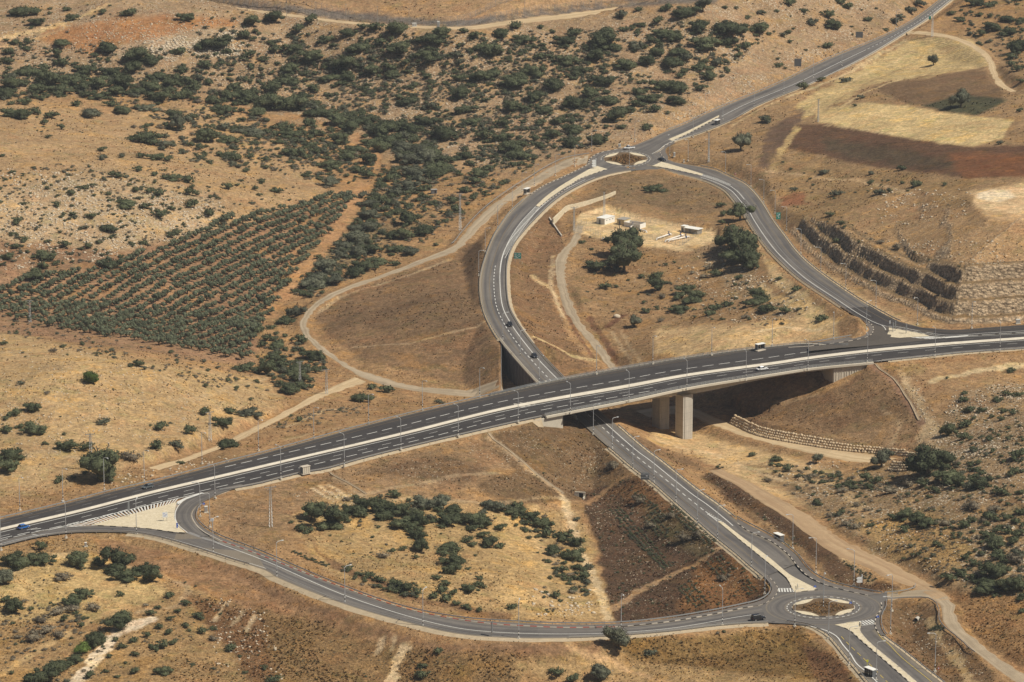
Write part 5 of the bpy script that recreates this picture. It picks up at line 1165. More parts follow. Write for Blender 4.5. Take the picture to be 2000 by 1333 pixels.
_t = trunk_geo(.5, .045, .03, 4, 3).build('trunk', M['bark']); me_trunk = _t.data; bpy.data.objects.remove(_t)
_t = trunk_geo(.32, .06, .045, 3, 5).build('trunk', M['bark']); me_otrunk = _t.data; bpy.data.objects.remove(_t)

# --- bushes read off the photograph: tile letter -> "x,y,w[type]" in that tile's coordinates
ORG = dict(A=(0, 0), B=(500, 0), C=(1000, 0), D=(1480, 0), E=(0, 440), F=(500, 440), G=(1000, 440), H=(1480, 440), I=(0, 873), J=(500, 873), K=(1000, 873), L=(1480, 873))
HAND = dict(
A="125,70,150 215,130,100 370,55,60 415,105,80 85,250,60 150,280,60 335,245,110 580,70,60 610,285,130 740,75,100 1050,100,110 1425,130,100 1390,210,90 1240,250,180 1130,280,90 1400,310,90 1165,380,90 760,320,160 850,345,100 1020,300,100 540,320,60 320,310,80 60,300,80 40,350,100 140,410,130 255,385,80 355,365,80 490,390,130 620,410,110 740,400,120 910,430,110 1040,400,80 290,460,150 420,450,150 560,470,130 700,480,140 840,490,140 960,470,110 220,510,130 350,510,130 470,500,110 660,520,110 780,520,110 60,480,140 30,540,110 560,545,100 1090,500,80 1040,545,90 1200,560,90 1300,550,110 1400,560,140 1480,570,100 1415,380,60 440,590,80 500,640,120s 635,590,90 700,630,110 830,610,110s 910,555,130 1000,660,120 1090,665,80 1020,710,80t 945,715,70 835,780,170 935,820,110s 270,775,45 575,850,60 575,900,60s 685,885,55s 790,885,70 880,890,100 950,905,70 1130,840,70 1140,890,60 1030,860,45 980,1000,110 780,965,60 870,990,50 1070,1020,90 1070,1090,90 1075,1160,90 1295,1060,80 1395,965,60 400,1095,70 730,1150,120 820,1170,80 900,1095,80 840,1090,60 765,1080,60 325,1160,60 520,1220,80 905,1220,90 975,1185,60 1180,1210,90 105,1255,80 420,1215,50 600,1290,110 60,640,140 130,655,130 200,630,80 290,655,90 350,725,55 250,695,60 130,580,90 1180,780,150 1300,790,130 1290,880,120 1340,900,100 1440,740,130s 1270,730,100s 1450,640,110 1280,620,130 1360,630,50 10,885,40 640,990,90 480,1065,60 1480,1035,50 1440,1070,45 1470,1105,40",
B="100,105,110 205,90,60 305,125,90 240,170,90 405,230,95 520,190,110 610,155,70 670,165,100 790,175,150 1050,190,120 1000,215,150 210,275,110 100,290,80 590,275,130 710,240,100 800,280,150 1180,180,60 1235,215,80 1380,205,100 1460,150,100 1330,290,170 1140,310,80s 960,310,140 310,320,140 500,370,150 420,440,110 520,440,110 180,400,110 160,460,120 90,500,110 660,405,110 760,380,90 850,375,60 770,430,100 270,540,110 330,500,90 640,520,75 880,570,130 810,555,70 975,430,80 900,490,70 1150,445,90 1260,440,130 1350,420,120 1450,470,150 1160,535,130 1300,570,60 1190,620,120 1000,610,70s 730,610,60 380,640,100 460,690,130 620,680,120 540,720,140 700,750,140 790,710,120 950,690,120 870,740,110 660,800,120 760,800,120 1070,770,170 840,830,130s 700,840,130 920,850,110s 200,760,120 330,760,100 480,800,130 560,850,110 220,870,120 310,820,90 420,930,120 520,890,110 640,910,110 640,1000,90 580,970,80 420,1040,110s 350,990,60s 870,900,150s 960,900,120s 1030,940,130 890,980,140s 1000,990,110 860,1050,130s 930,1030,100s 780,1000,80 750,1020,80 800,1090,100s 750,1150,80 640,1150,110s 710,1130,90 640,1220,130s 560,1290,110s 640,1290,120s 860,1250,140 955,1120,70 980,1070,60 1190,1080,80 1120,1140,90 1130,1190,90 740,1215,50 1180,880,110 1260,980,110 1300,960,90 1240,1030,90 1210,930,70 1000,880,120 495,1110,90s 600,1110,75s 270,1150,60s 115,1080,75 35,1035,45 60,905,60 1280,780,100 1400,780,110 1450,850,140 1230,690,100 1400,700,90 1450,610,110 290,700,90 200,590,200 60,590,150 330,640,130",
C="25,145,70 160,155,50 70,220,120 295,235,110 345,190,100 185,100,45 615,85,85s 710,62,55 885,50,75 985,80,140 1080,40,70t 545,180,110 630,165,70 690,158,45 735,148,55 820,130,80 500,245,170 560,265,110 785,235,90 690,270,100s 860,185,120 910,220,110 1050,165,130 1200,165,200 1290,175,130 1400,165,130 1100,245,160 1230,245,110 1320,268,90 1075,290,60 1280,315,65 1210,50,40 1270,48,40 1340,100,50 1400,75,55s 930,290,120 820,300,110 470,320,130 320,345,140 160,320,90 655,375,130 890,355,140 985,335,90s 760,350,100 1070,380,110 1160,365,90s 1100,350,60 965,405,65 945,435,70 1120,440,100 1065,505,80 850,490,140 930,510,120 980,505,80 790,560,130 940,575,120 800,620,90 620,630,120 700,590,90 540,560,120 500,470,130 240,490,150 370,400,110 360,590,140 570,670,120 360,730,120 720,530,100 440,540,110 120,400,140 40,450,120 120,560,120 200,620,110 60,620,90 260,700,90 150,700,80 130,790,70 220,770,100 160,830,70 625,725,65 755,725,75 880,645,40 480,800,130 330,820,110 20,880,130 40,820,100 40,930,60 800,1065,115 505,1175,90T 1290,1210,100T 1180,1165,60 1195,1215,60 1190,1265,50 1435,685,75 1295,815,85t 320,1320,60 1250,1345,110",
D="175,20,80 260,60,60 20,75,45 25,160,80 145,200,50s 180,185,50 205,165,30 180,240,40 300,135,75s 400,90,85 440,150,110 620,110,60 515,45,70 465,15,70 110,72,35 405,260,80 125,375,60 115,335,30 725,170,45 780,130,70s 810,100,70s 865,65,80s 905,25,80s 440,405,50 355,455,55 265,495,80 505,455,80s 45,680,80s 590,550,55s 550,600,30 995,350,55t 1150,575,85t 1095,80,60 1145,115,65 1270,195,65 1255,85,50 1320,90,50 1340,160,110 1420,180,110 1300,150,60 1460,280,130 1440,320,90 1430,365,80 1470,390,90 1490,460,55 1230,20,100 1300,30,90 1400,110,100 1480,120,90 1480,630,45 1375,810,50s 815,955,60 375,980,65s 440,1095,80s 635,1040,50 640,985,50s 200,1070,50s 185,960,30 690,1090,80s 745,1085,35 885,1050,80 820,1035,40 1060,1045,40 415,1215,65 560,1200,90 610,1220,100 655,1190,70 795,1235,55 905,1280,45 670,1300,60 380,1280,80s 465,1265,50 350,1320,70 1085,1300,45 945,1305,35 145,920,25",
E="75,50,50 145,85,65 270,90,50 370,110,85 95,130,60 250,170,120 50,190,80 310,220,55 200,280,130 250,240,80 365,280,85 635,230,110 485,310,70 505,125,60 560,105,50 580,170,35 615,160,30 680,180,40 750,190,45s 735,108,35 815,100,60 1000,50,70 910,130,40 1205,45,70s 960,60,60 785,790,75 515,880,110b 500,845,60 120,895,50s 270,950,45d 305,710,60d 95,1070,90 190,1040,110 30,1100,50 35,1160,90 190,1160,130 120,1140,60 575,1110,90s 905,1145,100 1065,1170,85 60,1300,150 385,1260,110 480,1255,90 570,1310,140 1160,1060,80 1305,1050,90 1405,1060,120s 1255,1120,110 1400,1130,60 1275,1240,110 895,1250,100 1000,1250,90s 910,1310,90 1420,990,35 1490,1110,60 365,1185,35 250,1240,40 20,670,50 1390,805,130 1490,790,60 1460,600,90 1480,680,70",
F="170,320,100 255,660,90 30,590,70 90,580,70 60,640,90 130,680,110 320,740,110 370,760,70 220,820,120 110,750,110 60,830,110 130,800,90 240,870,110 190,940,120 170,540,110 230,500,100s 400,250,160s 350,300,120s 450,310,120s 550,280,110 620,230,140 650,140,120 580,170,110s 700,200,110 560,80,150s 480,170,100s 500,120,110s 760,60,110 850,60,120 800,130,100 870,150,110s 940,40,120 1020,115,40 780,220,70 355,180,60 330,330,130s 570,870,160T 650,920,70 735,930,90 430,910,60 490,900,70 590,985,110 240,1105,55 35,1105,50 1030,1000,60s 60,420,70",
G="600,60,110T 640,160,120T 585,215,100 1240,90,120T 1330,120,120T 1310,200,120T 1370,215,80 1010,420,110 960,400,90 620,110,150T 635,210,140T 480,235,140 600,250,80s 1270,110,160T 1290,180,180 1345,240,100 1235,150,80 315,60,80 370,380,120 530,345,85 590,350,35 655,315,25 735,290,55 820,300,90 825,355,100 850,400,70d 990,370,110 1050,400,110 940,470,120 755,490,60 745,440,35 1110,500,80 1140,470,90 1210,450,90 1160,280,80 1280,300,60 1400,400,110 1380,440,100 1450,475,90 1320,520,60d 845,535,60d 690,555,60t 400,100,45 440,70,20 450,140,30 1090,290,60d 1120,235,80d 430,665,60s 1360,1300,50 870,225,30 920,215,25 950,245,20 1020,270,45d 820,470,40",
H="35,420,100 30,470,110 160,485,85 210,365,75 125,305,45 350,530,90 190,410,50d 375,10,70 350,50,70 440,90,60 675,20,50 905,10,50 1085,20,45 975,80,60 940,35,40d 875,85,60 1130,90,60 1215,105,60t 1310,85,60t 1045,145,65 1225,225,65 1120,250,110s 1175,160,40 790,130,80d 700,95,60d 1425,825,65 1070,870,25 1155,990,70 1165,950,50 1400,955,70 1350,990,70 1440,1065,65 1385,1055,50 1270,1050,60 1200,1055,70 1160,1130,90 1075,1175,110 1170,1200,90 1375,1100,50 1320,1085,45 1305,1215,50 1220,1270,50 1225,1090,40 1470,1240,30 920,1265,80 1000,1320,140 700,1300,80t 95,1325,60 1480,960,70 1460,1310,80",
I="80,640,130 240,570,90 240,630,170 130,660,150 430,655,140 555,655,100 660,640,120T 740,640,80b 720,720,160 830,700,130 860,745,110 670,690,130 365,740,110d 20,760,120s 480,830,110 410,880,110 685,840,55 700,970,140 680,1020,130 830,895,45d 895,910,50 855,940,70 950,845,70 1050,885,65 1125,955,80 1010,930,50 960,975,50 895,1020,60 1050,1015,60 1140,1050,80 1200,1030,50 835,1070,60 960,1050,60 750,1095,65 680,1135,65 870,1140,70 925,1130,80 985,1110,60 765,1175,60 615,1190,50 525,1110,130 570,1090,110 470,1150,110b 330,1240,150 420,1210,100 230,1310,160 300,1280,130 770,1270,70 600,1275,45 665,1305,45 930,1270,100 505,1300,70 1310,1140,90 1390,1280,40 1500,1250,50 70,920,130 30,870,70 580,110,180T 590,170,150 345,190,70 420,175,40 480,155,40 910,50,100 1020,90,50 60,120,150 750,60,150d 320,930,130d 420,910,110d 520,910,100d 260,1040,120d 180,1080,120d 330,1060,100d 95,1080,60d 230,980,90d 1210,1090,70d",
J="315,370,110T 425,400,130T 410,440,130 250,465,90 310,475,80 525,420,60 785,275,90 610,330,110 570,360,110 680,350,120 760,350,120 600,390,90 740,390,130 830,370,120 900,370,100 830,440,130 930,435,120 880,460,100 940,320,130s 1040,330,110s 1120,355,100 1080,415,140 1180,410,130 1240,400,140 1280,440,110 1220,465,80 1380,465,80 920,505,110 925,575,110 775,590,55 825,575,60 905,625,50 1100,570,110 1060,600,90 1140,590,90 1190,530,80 1280,505,80 1310,550,110 1370,560,80 1225,560,60 1130,660,120 1065,655,80 1110,705,100 1205,690,45 1240,620,30 1030,740,70 1075,775,70 1045,815,80 1210,810,100 1260,780,80 1265,745,50 1115,830,60 1070,865,90 1000,850,70 1190,905,70 1140,890,60 520,690,70 630,730,80 700,755,90 770,770,90 850,800,110 910,830,70 1265,925,50b 1455,910,70 1370,340,130s 1460,360,130 1300,325,80s 1025,1165,70b 945,1245,60b 930,1300,100b 90,1315,100 585,445,40d 690,460,30 195,430,40 730,620,80d 520,300,60d",
K="30,360,100 100,400,110 180,440,130 190,500,100 300,510,90 370,550,100 230,600,100 300,620,80 360,620,110 280,695,85 410,735,100 240,840,75 215,745,40 15,905,50 430,1080,40 470,1075,70s 605,1100,110t 790,1175,80s 500,1300,140s 265,1280,100 340,1320,90 1360,45,50 1500,75,60 570,110,110d 360,410,50s 1165,1055,40d 1200,1050,30 340,820,70d 780,440,80d 970,520,120d 720,310,100d 900,390,90d 1050,500,90d 1190,740,100d",
L="100,75,60 165,130,70 330,75,50t 280,125,40 320,165,60d 700,80,90t 550,205,45 620,180,90 630,220,70 680,195,80 920,20,70 960,100,170T 1090,170,150 920,140,120 1020,90,130 940,210,80 1270,210,120 1140,210,110 850,205,100d 740,250,110d 480,245,80d 200,280,100d 120,260,80d 330,315,70 480,370,60 560,325,60d 500,430,80d 405,390,70d 635,445,55 550,450,80d 780,400,90 840,380,100 890,420,110 960,430,110 830,460,80 1060,430,90d 1170,450,80 1200,420,70 1290,500,90 1150,495,45 710,590,60 785,630,60 610,355,60d 1010,550,60 1340,560,110 1370,620,100 1470,500,100 1450,540,80 1000,745,90 1050,760,100 1150,720,80 1080,750,100 1130,780,110 1340,720,150 1320,780,160 1400,790,150 1470,800,130 1380,700,110 1490,930,60 1300,400,90 1350,470,70 1400,410,60 1460,430,60 1480,370,70 1460,140,90 1220,15,50 1470,45,100 1250,95,50 1210,130,50 1380,260,90 1220,340,120d 1340,350,90d 1450,640,120d 1250,720,90d 1490,260,60 905,310,30 50,190,60d 880,615,35")
SCZ = 1507/520.0
plants = []     # px, py, width px, type
for k, s_ in HAND.items():
    ox, oy = ORG[k]
    for t in s_.split():
        ty = t[-1] if t[-1].isalpha() else 'g'; x, y, w = (float(v) for v in t.rstrip('sdtTb').split(','))
        plants.append((ox+x/SCZ, oy+y/SCZ, w/SCZ, ty))
# --- scattered smaller scrub by area: polygon, count, width range px, share dry, clump threshold
AREAS = [([(0,0),(380,10),(520,30),(560,60),(500,110),(420,60),(300,30),(60,80),(0,90)], 60, (5, 13), .5, .45),
 ([(0,75),(200,90),(480,110),(560,60),(900,70),(1050,60),(1400,40),(1520,60),(1400,160),(1260,220),(1150,290),(980,330),(900,290),(760,240),(560,190),(300,190),(0,190)], 3500, (5, 16), .6, .37),
 ([(520,80),(800,80),(1200,90),(1160,280),(960,320),(760,230),(560,170)], 2000, (6, 17), .55, .35),
 ([(160,190),(420,200),(560,240),(690,300),(640,370),(520,330),(380,260)], 420, (7, 18), .65, .38),
 ([(0,330),(120,320),(380,330),(440,400),(440,440),(200,510),(0,540)], 760, (5, 14), .6, .38),
 ([(400,330),(600,350),(560,400),(450,440)], 30, (5, 12), .5, .5), ([(0,200),(200,220),(380,300),(300,330),(0,330)], 26, (4, 9), .5, .6),
 ([(0,610),(150,640),(300,680),(470,720),(560,770),(420,760),(200,700),(0,650)], 190, (7, 16), .65, .35),
 ([(0,650),(400,740),(500,800),(300,880),(0,940)], 60, (4, 10), .6, .55),
 ([(700,330),(900,300),(1100,290),(1000,350),(900,430),(820,480),(700,540),(600,580),(560,570),(660,470),(740,400)], 640, (7, 18), .6, .33),
 ([(730,220),(860,260),(880,330),(780,430),(720,480),(700,440),(760,380),(770,300),(700,240)], 260, (10, 22), .2, .25),
 ([(500,650),(600,650),(640,720),(600,770),(540,760),(500,700)], 90, (10, 20), .25, .3),
 ([(520,820),(700,790),(720,800),(560,850)], 60, (8, 18), .85, .3),
 ([(1520,0),(1700,0),(1740,50),(1540,140),(1500,120)], 40, (4, 10), .5, .5), ([(1860,0),(2000,0),(2000,180),(1950,120),(1880,60)], 120, (7, 16), .3, .4),
 ([(1520,330),(1900,360),(1880,400),(1620,460),(1560,440)], 60, (4, 9), .5, .5), ([(1600,440),(1960,470),(1960,520),(1850,530),(1640,490)], 90, (5, 11), .5, .45),
 ([(1250,560),(1400,540),(1500,560),(1590,620),(1500,640),(1280,610)], 110, (5, 13), .6, .4), ([(1120,520),(1300,500),(1260,600),(1150,620)], 26, (4, 9), .5, .5),
 ([(1480,900),(1640,920),(1780,900),(2000,900),(2000,1180),(1860,1140),(1720,1080),(1560,980)], 700, (5, 15), .65, .38),
 ([(1700,1020),(1840,1010),(1880,1090),(1740,1080)], 210, (4, 7), .95, .0), ([(1860,780),(2000,740),(2000,920),(1860,900)], 330, (3, 7), .75, .0), ([(1860,860),(2000,820),(2000,980),(1900,960)], 90, (7, 16), .4, .4),
 ([(600,1000),(980,1000),(980,1190),(700,1140)], 90, (5, 11), .7, .45), ([(1040,1000),(1130,1030),(1150,1180),(1060,1200)], 50, (7, 16), .5, .4),
 ([(0,1180),(200,1160),(260,1333),(0,1333)], 110, (6, 18), .75, .4), ([(250,1140),(440,1160),(480,1333),(240,1333)], 60, (5, 12), .6, .5), ([(480,1230),(1200,1280),(1200,1333),(480,1333)], 50, (4, 8), .8, .5),
 ([(1150,960),(1250,930),(1500,1150),(1200,1205)], 330, (3, 9), .45, .3), ([(1390,910),(1480,970),(1620,1110),(1560,1090),(1400,950)], 90, (3, 8), .6, .3), ([(1740,1180),(1830,1190),(1920,1330),(1800,1280)], 60, (3, 7), .7, .3),
 ([(0,130),(180,150),(380,150),(500,180),(560,200),(520,212),(300,188),(100,188),(0,210)], 190, (13, 27), .08, .0), ([(500,185),(560,195),(700,215),(760,240),(860,290),(890,330),(860,350),(780,290),(700,245),(540,205)], 190, (12, 25), .08, .0),
 ([(250,250),(420,215),(560,240),(690,300),(720,330),(690,360),(600,350),(520,330),(400,330),(330,300)], 330, (7, 21), .35, .35), ([(380,50),(640,80),(760,90),(700,190),(560,190),(470,180),(400,120)], 200, (7, 20), .3, .4),
 ([(640,240),(720,270),(740,330),(700,350),(560,290),(440,250),(500,235)], 130, (11, 24), .25, .0), ([(740,330),(800,350),(760,420),(720,470),(640,570),(600,590),(580,570),(640,500),(700,420),(720,380)], 170, (11, 23), .15, .0),
 ([(640,985),(720,965),(830,985),(930,990),(970,1010),(960,1040),(860,1030),(760,1020),(680,1010)], 55, (13, 26), .1, .0), ([(960,985),(1040,1010),(1100,1050),(1150,1110),(1150,1160),(1100,1150),(1060,1080)], 80, (11, 24), .15, .0), ([(660,1110),(740,1130),(820,1165),(815,1175),(700,1140)], 34, (10, 18), .1, .0),
 ([(1900,1000),(2000,1000),(2000,1180),(1880,1150)], 80, (12, 26), .2, .0), ([(1500,905),(1620,925),(1760,950),(1740,960),(1600,950)], 80, (8, 18), .35, .0), ([(1790,880),(1900,900),(1960,960),(1800,960)], 50, (12, 26), .1, .0), ([(0,1170),(150,1180),(180,1250),(60,1280),(0,1260)], 90, (9, 20), .85, .0),
 ([(520,690),(600,680),(640,710),(600,760),(540,750)], 70, (12, 24), .1, .0), ([(800,420),(900,370),(960,350),(900,420),(820,460)], 60, (9, 20), .5, .0),
 ([(1380,1150),(1500,1160),(1480,1180),(1300,1205)], 30, (3, 8), .2, .3), ([(860,860),(1010,830),(1240,920),(1130,960)], 30, (3, 7), .8, .5), ([(0,1080),(440,1120),(420,1160),(0,1180)], 30, (4, 9), .6, .5)]
rp = random.Random(5)
for poly, cnt, (w0, w1), dry, thr in AREAS:
    P = np.array(poly, float); lo = P.min(0); hi = P.max(0); got = 0; tries = 0
    while got < cnt and tries < cnt*30:
        k = 400; tries += k; x = rng.uniform(lo[0], hi[0], k); y = rng.uniform(lo[1], hi[1], k); m = inpoly(x, y, P)
        # gather in drifts across the slope
        nv = fbm(x/42, y/17, 3); m &= nv > thr
        for a, b in zip(x[m], y[m]):
            if got >= cnt: break
            w = w0+(w1-w0)*rp.random()**1.8; d = rp.random() < dry
            plants.append((a, b, w*(.8 if d else 1), 'd' if d else ('s' if rp.random() < .3 else 'g'))); got += 1
for (x0, y0, x1, y1, k_, off) in ((1195, 1000, 1300, 1115, 3, 7), (1220, 1040, 1296, 1110, 2, 6), (1255, 1010, 1290, 1050, 3, 8), (1340, 1030, 1380, 1066, 4, 9), (1380, 1100, 1410, 1130, 4, 9), (1303, 994, 1390, 1070, 3, 6), (1325, 1150, 1362, 1190, 4, 7), (1445, 1140, 1466, 1166, 3, 7), (1630, 1085, 1702, 1140, 5, 6), (1400, 912, 1440, 945, 2, 6), (1480, 1075, 1500, 1090, 2, 6), (1815, 1232, 1845, 1228, 4, 4), (570, 1080, 640, 1108, 2, 4), (1240, 965, 1300, 1020, 2, 7)):
    for r_ in range(k_):
        m_ = int(math.hypot(x1-x0, y1-y0)/3.2)
        for i in range(m_):
            if rp.random() < .12: continue
            t = i/m_; plants.append((x0+(x1-x0)*t+r_*off+rp.uniform(-1, 1), y0+(y1-y0)*t-r_*off*.55+rp.uniform(-.6, .6), rp.uniform(4.5, 7.5), 'g' if rp.random() < .55 else 's'))
pa = np.array([(p[0], p[1], p[2]) for p in plants]); ty = np.array([p[3] for p in plants])
hand_n = sum(len(s_.split()) for s_ in HAND.values())
base = G(pa[:, 0], pa[:, 1]+pa[:, 2]*np.where(np.isin(ty, ['t', 'T']), .42, .16))
dist = np.sqrt(base[:, 0]**2+base[:, 1]**2+(base[:, 2]-CAMZ)**2); dia = pa[:, 2]*dist/FPX*1.2
ok = rmask(base[:, 0], base[:, 1]) > np.where(np.arange(len(pa)) < hand_n, .3, 1.2)+dia*.3
# zones where nothing grows (compound, sandy tracks)
cpoly = px2w(comp, None)[:, :2]
ok &= ~(inpoly(base[:, 0], base[:, 1], cpoly) & (np.arange(len(pa)) >= hand_n))
_i = np.clip(np.searchsorted(YY, base[:, 1])-1, 0, len(YY)-2); _j = np.clip(np.searchsorted(AA, base[:, 0]/base[:, 1])-1, 0, len(AA)-2)
ok &= ~((CUTD[_i, _j] > 0) & (BENCH[_i, _j] < 1))
ok &= ~((pa[:, 0] > 935) & (pa[:, 0] < 1060) & (pa[:, 1] > 655) & (pa[:, 1] < 770))

REG = [([(0,0),(560,0),(560,190),(0,190)], 'top left stony hillside'), ([(560,0),(1150,0),(1150,200),(560,200)], 'hillside below patrol road'), ([(1150,0),(1520,0),(1520,170),(1150,300)], 'hillside left of country road'),
       ([(1440,-50),(1860,-50),(1800,60),(1500,190)], 'grass beside country road'), ([(1780,-50),(2100,-50),(2100,180),(1900,120)], 'top right scrub slope'), ([(1500,180),(2100,180),(2100,360),(1440,330)], 'field edges at right'),
       ([(1440,320),(2100,340),(2100,640),(1560,560)], 'hillside above rock cut'), ([(0,170),(720,200),(640,390),(420,450),(0,560)], 'stony slope above orchard'), ([(560,190),(1160,190),(1100,320),(880,460),(560,620),(500,620),(760,400),(560,230)], 'scrub belt by gravel road'),
       ([(460,580),(640,640),(660,800),(440,840),(400,720)], 'gully below the orchard'), ([(0,600),(470,700),(600,780),(300,960),(0,1000)], 'tan slope above highway'), ([(1000,330),(1500,330),(1700,650),(1100,730)], 'ground inside loop road'),
       ([(560,960),(1190,960),(1190,1210),(800,1200),(560,1060)], 'hollow inside lower ramp'), ([(0,1050),(520,1100),(900,1260),(900,1400),(0,1400)], 'bottom left slope below ramp'), ([(900,1240),(1700,1240),(1700,1400),(900,1400)], 'bottom bank below ramp'),
       ([(1380,850),(2100,850),(2100,1400),(1700,1100)], 'slope above dirt track'), ([(1700,690),(2100,690),(2100,900),(1780,900)], 'hillside right of viaduct'), ([(1140,930),(1500,930),(1500,1200),(1140,1210)], 'planted slope by lower road')]
def region(x, y):
    for P, n_ in REG:
        if inpoly(np.array([x]), np.array([y]), np.array(P, float))[0]: return n_
    return 'dry ground between roads'
names = {'g': ('bush', 'dark green'), 's': ('bush', 'grey green'), 'b': ('bush', 'bright green'), 'd': ('dry_bush', 'dry brown')}
matk = {'g': 'leaf', 's': 'leaf2', 'b': 'leafb', 't': 'leaf2', 'T': 'leaf'}
app = np.where(ok, pa[:, 2], 0)*np.where(ty == 'd', .9, 1.0)
order = [i for i in np.argsort(-app) if ok[i] and (0 < pa[i, 0] < 2000) and (0 < pa[i, 1] < 1333)]
quota = {'bush': 298, 'dry_bush': 120}; cnt_ = {'bush': 0, 'dry_bush': 0}; chosen = set(); trees = []
for i in order:
    if ty[i] in 'tT': trees.append(i); chosen.add(i); continue
    nm = names[ty[i]][0]
    if cnt_[nm] < quota[nm]: cnt_[nm] += 1; chosen.add(i)
for i in sorted(chosen):
    if ty[i] in 'tT': continue
    nm, colr = names[ty[i]]; b = base[i]; d = dia[i]
    o = bpy.data.objects.new(nm, (me_dry[i % 3] if ty[i] == 'd' else me_bush[matk[ty[i]]][i % 6])); COL.objects.link(o)
    hz = rp.uniform(.85, 1.15)*(1.0 if d < 9 else .8); o.location = (b[0], b[1], b[2]-.12*d*.3); o.rotation_euler = (0, 0, rp.uniform(0, 6.28)); o.scale = (d, d*rp.uniform(.8, 1.05), d*hz)
    sz = 'broad' if d > 8.5 else ('large' if d > 6.5 else ('mid-sized' if d > 4.6 else 'small')); rg = region(pa[i, 0], pa[i, 1])
    tag(o, f'{sz} {colr} bush on {rg}', 'bush', f'{sz} {colr} bushes on {rg}')
TLAB = {}
def place_tree(i, b, d, mat, lab, grp, hs=1.0):
    t = empty('tree', (b[0], b[1], b[2]-.2)); t.rotation_euler[2] = rp.uniform(0, 6.28); tag(t, lab, 'tree', grp)
    tr = bpy.data.objects.new('trunk', me_trunk); COL.objects.link(tr); tr.parent = t
    cr = bpy.data.objects.new('crown', me_crown[mat][i % 4]); COL.objects.link(cr); cr.parent = t
    t.scale = (d, d, d*hs); return t
for i in trees:
    rg = region(pa[i, 0], pa[i, 1]); big = ty[i] == 'T'
    colr = {'t': 'slender grey green', 'T': 'tall dark round'}[ty[i]]
    x, y = int(pa[i, 0]), int(pa[i, 1])
    place_tree(i, base[i], dia[i]*1.22, matk[ty[i]], f'{colr} tree on {rg}', f'{colr} trees on {rg}', 1.15 if not big else 1.0)
# --- remaining scrub: uncountable mass, one mesh per look
def mass(name, idx, geos, mat, label, cat):
    Vs = []; Fs = []; n = 0
    for q, i in enumerate(idx):
        V, F = geos[i % len(geos)]; d = dia[i]; a = rp.uniform(0, 6.28); ca, sa = math.cos(a), math.sin(a)
        X = V[:, 0]*d; Y = V[:, 1]*d*.9
        Vs.append(np.stack([X*ca-Y*sa+base[i, 0], X*sa+Y*ca+base[i, 1], V[:, 2]*d*rp.uniform(.8, 1.15)+base[i, 2]-.03*d], -1)); Fs.append(F+n); n += len(V)
    if not Vs: return
    o = npmesh(name, np.concatenate(Vs), np.concatenate(Fs), mat); tag(o, label, cat, kind='stuff')
rest = [i for i in range(len(pa)) if ok[i] and i not in chosen]
mass('scrub', [i for i in rest if ty[i] in 'gb'], BUSHL, M['leaf'], 'low dark green scrub covering the stony hillsides', 'scrub')
mass('scrub', [i for i in rest if ty[i] in 'stT'], BUSHL, M['leaf2'], 'low grey green scrub scattered over the hillsides', 'scrub')
mass('dry_brush', [i for i in rest if ty[i] == 'd'], DRYL, M['dry'], 'grey brown dry brush between the green bushes', 'brush')
# small conifer-like tree by the far roundabout & bare tree inside the loop are covered below in objects

# --- olive grove: rows planted across the red soil
GP = px2w([(-40,598,4),(0,572,4),(60,552,4),(140,540,4),(240,520,4),(330,490,4.5),(400,455,5),(480,438,5),(560,415,4),(620,396,3),(700,385,3),(668,430,2),(610,500,0),(560,560,-1.5),(525,610,-2.5),(500,660,-3),(490,705,-3.5),(400,700,-2.5),(300,686,-1),(200,668,.5),(100,645,2),(0,622,3),(-40,618,3.5)], None)[:, :2]
ang = R(66); u = np.array([math.cos(ang), math.sin(ang)]); v = np.array([-u[1], u[0]]); c0 = GP.mean(0)
ol = []
for a in np.arange(-330, 330, 3.5):
    for b in np.arange(-330, 330, 5.5):
        ol.append(c0+u*(a+rp.uniform(-.5, .5))+v*(b*1.0+rp.uniform(-.25, .25)) if rp.random() > .035 else c0+np.array([9e3, 0]))
ol = np.array(ol); m = inpoly(ol[:, 0], ol[:, 1], GP); ol = ol[m]
# alternate rows open up towards the near side
oz = tz(ol[:, 0], ol[:, 1]); opx, opy = PIX(np.c_[ol, oz]); k = (opx > -15); ol = ol[k]; oz = oz[k]; opx = opx[k]; opy = opy[k]
osz = np.array([rp.uniform(3.1, 4.6) for _ in ol]); oapp = osz/np.hypot(ol[:, 0], ol[:, 1])*np.where(opx < 5, .5, 1)
top = set(np.argsort(-oapp*(1+.0))[:300].tolist())
near = sorted(range(len(ol)), key=lambda i: -(osz[i]/np.hypot(*ol[i])))
for i in near[:298]:
    t = empty('olive_tree', (ol[i, 0], ol[i, 1], oz[i]-.1)); t.rotation_euler[2] = rp.uniform(0, 6.28); s_ = osz[i]; t.scale = (s_, s_, s_*rp.uniform(.9, 1.1))
    tr = bpy.data.objects.new('trunk', me_otrunk); COL.objects.link(tr); tr.parent = t
    cr = bpy.data.objects.new('crown', me_ocrown[i % 4]); COL.objects.link(cr); cr.parent = t
    tag(t, 'small grey green olive tree standing in the orchard rows on red soil', 'olive tree', 'olive trees in the orchard rows')
Vs = []; Fs = []; n = 0; tv = np.array([v.co[:] for v in me_otrunk.vertices])
for i in near[298:]:
    V, F = OLIL[i % 4]; s_ = osz[i]; a = rp.uniform(0, 6.28); ca, sa = math.cos(a), math.sin(a); X = V[:, 0]*s_; Y = V[:, 1]*s_
    Vs.append(np.stack([X*ca-Y*sa+ol[i, 0], X*sa+Y*ca+ol[i, 1], (V[:, 2]+.2)*s_+oz[i]-.1], -1)); Fs.append(F+n); n += len(V)
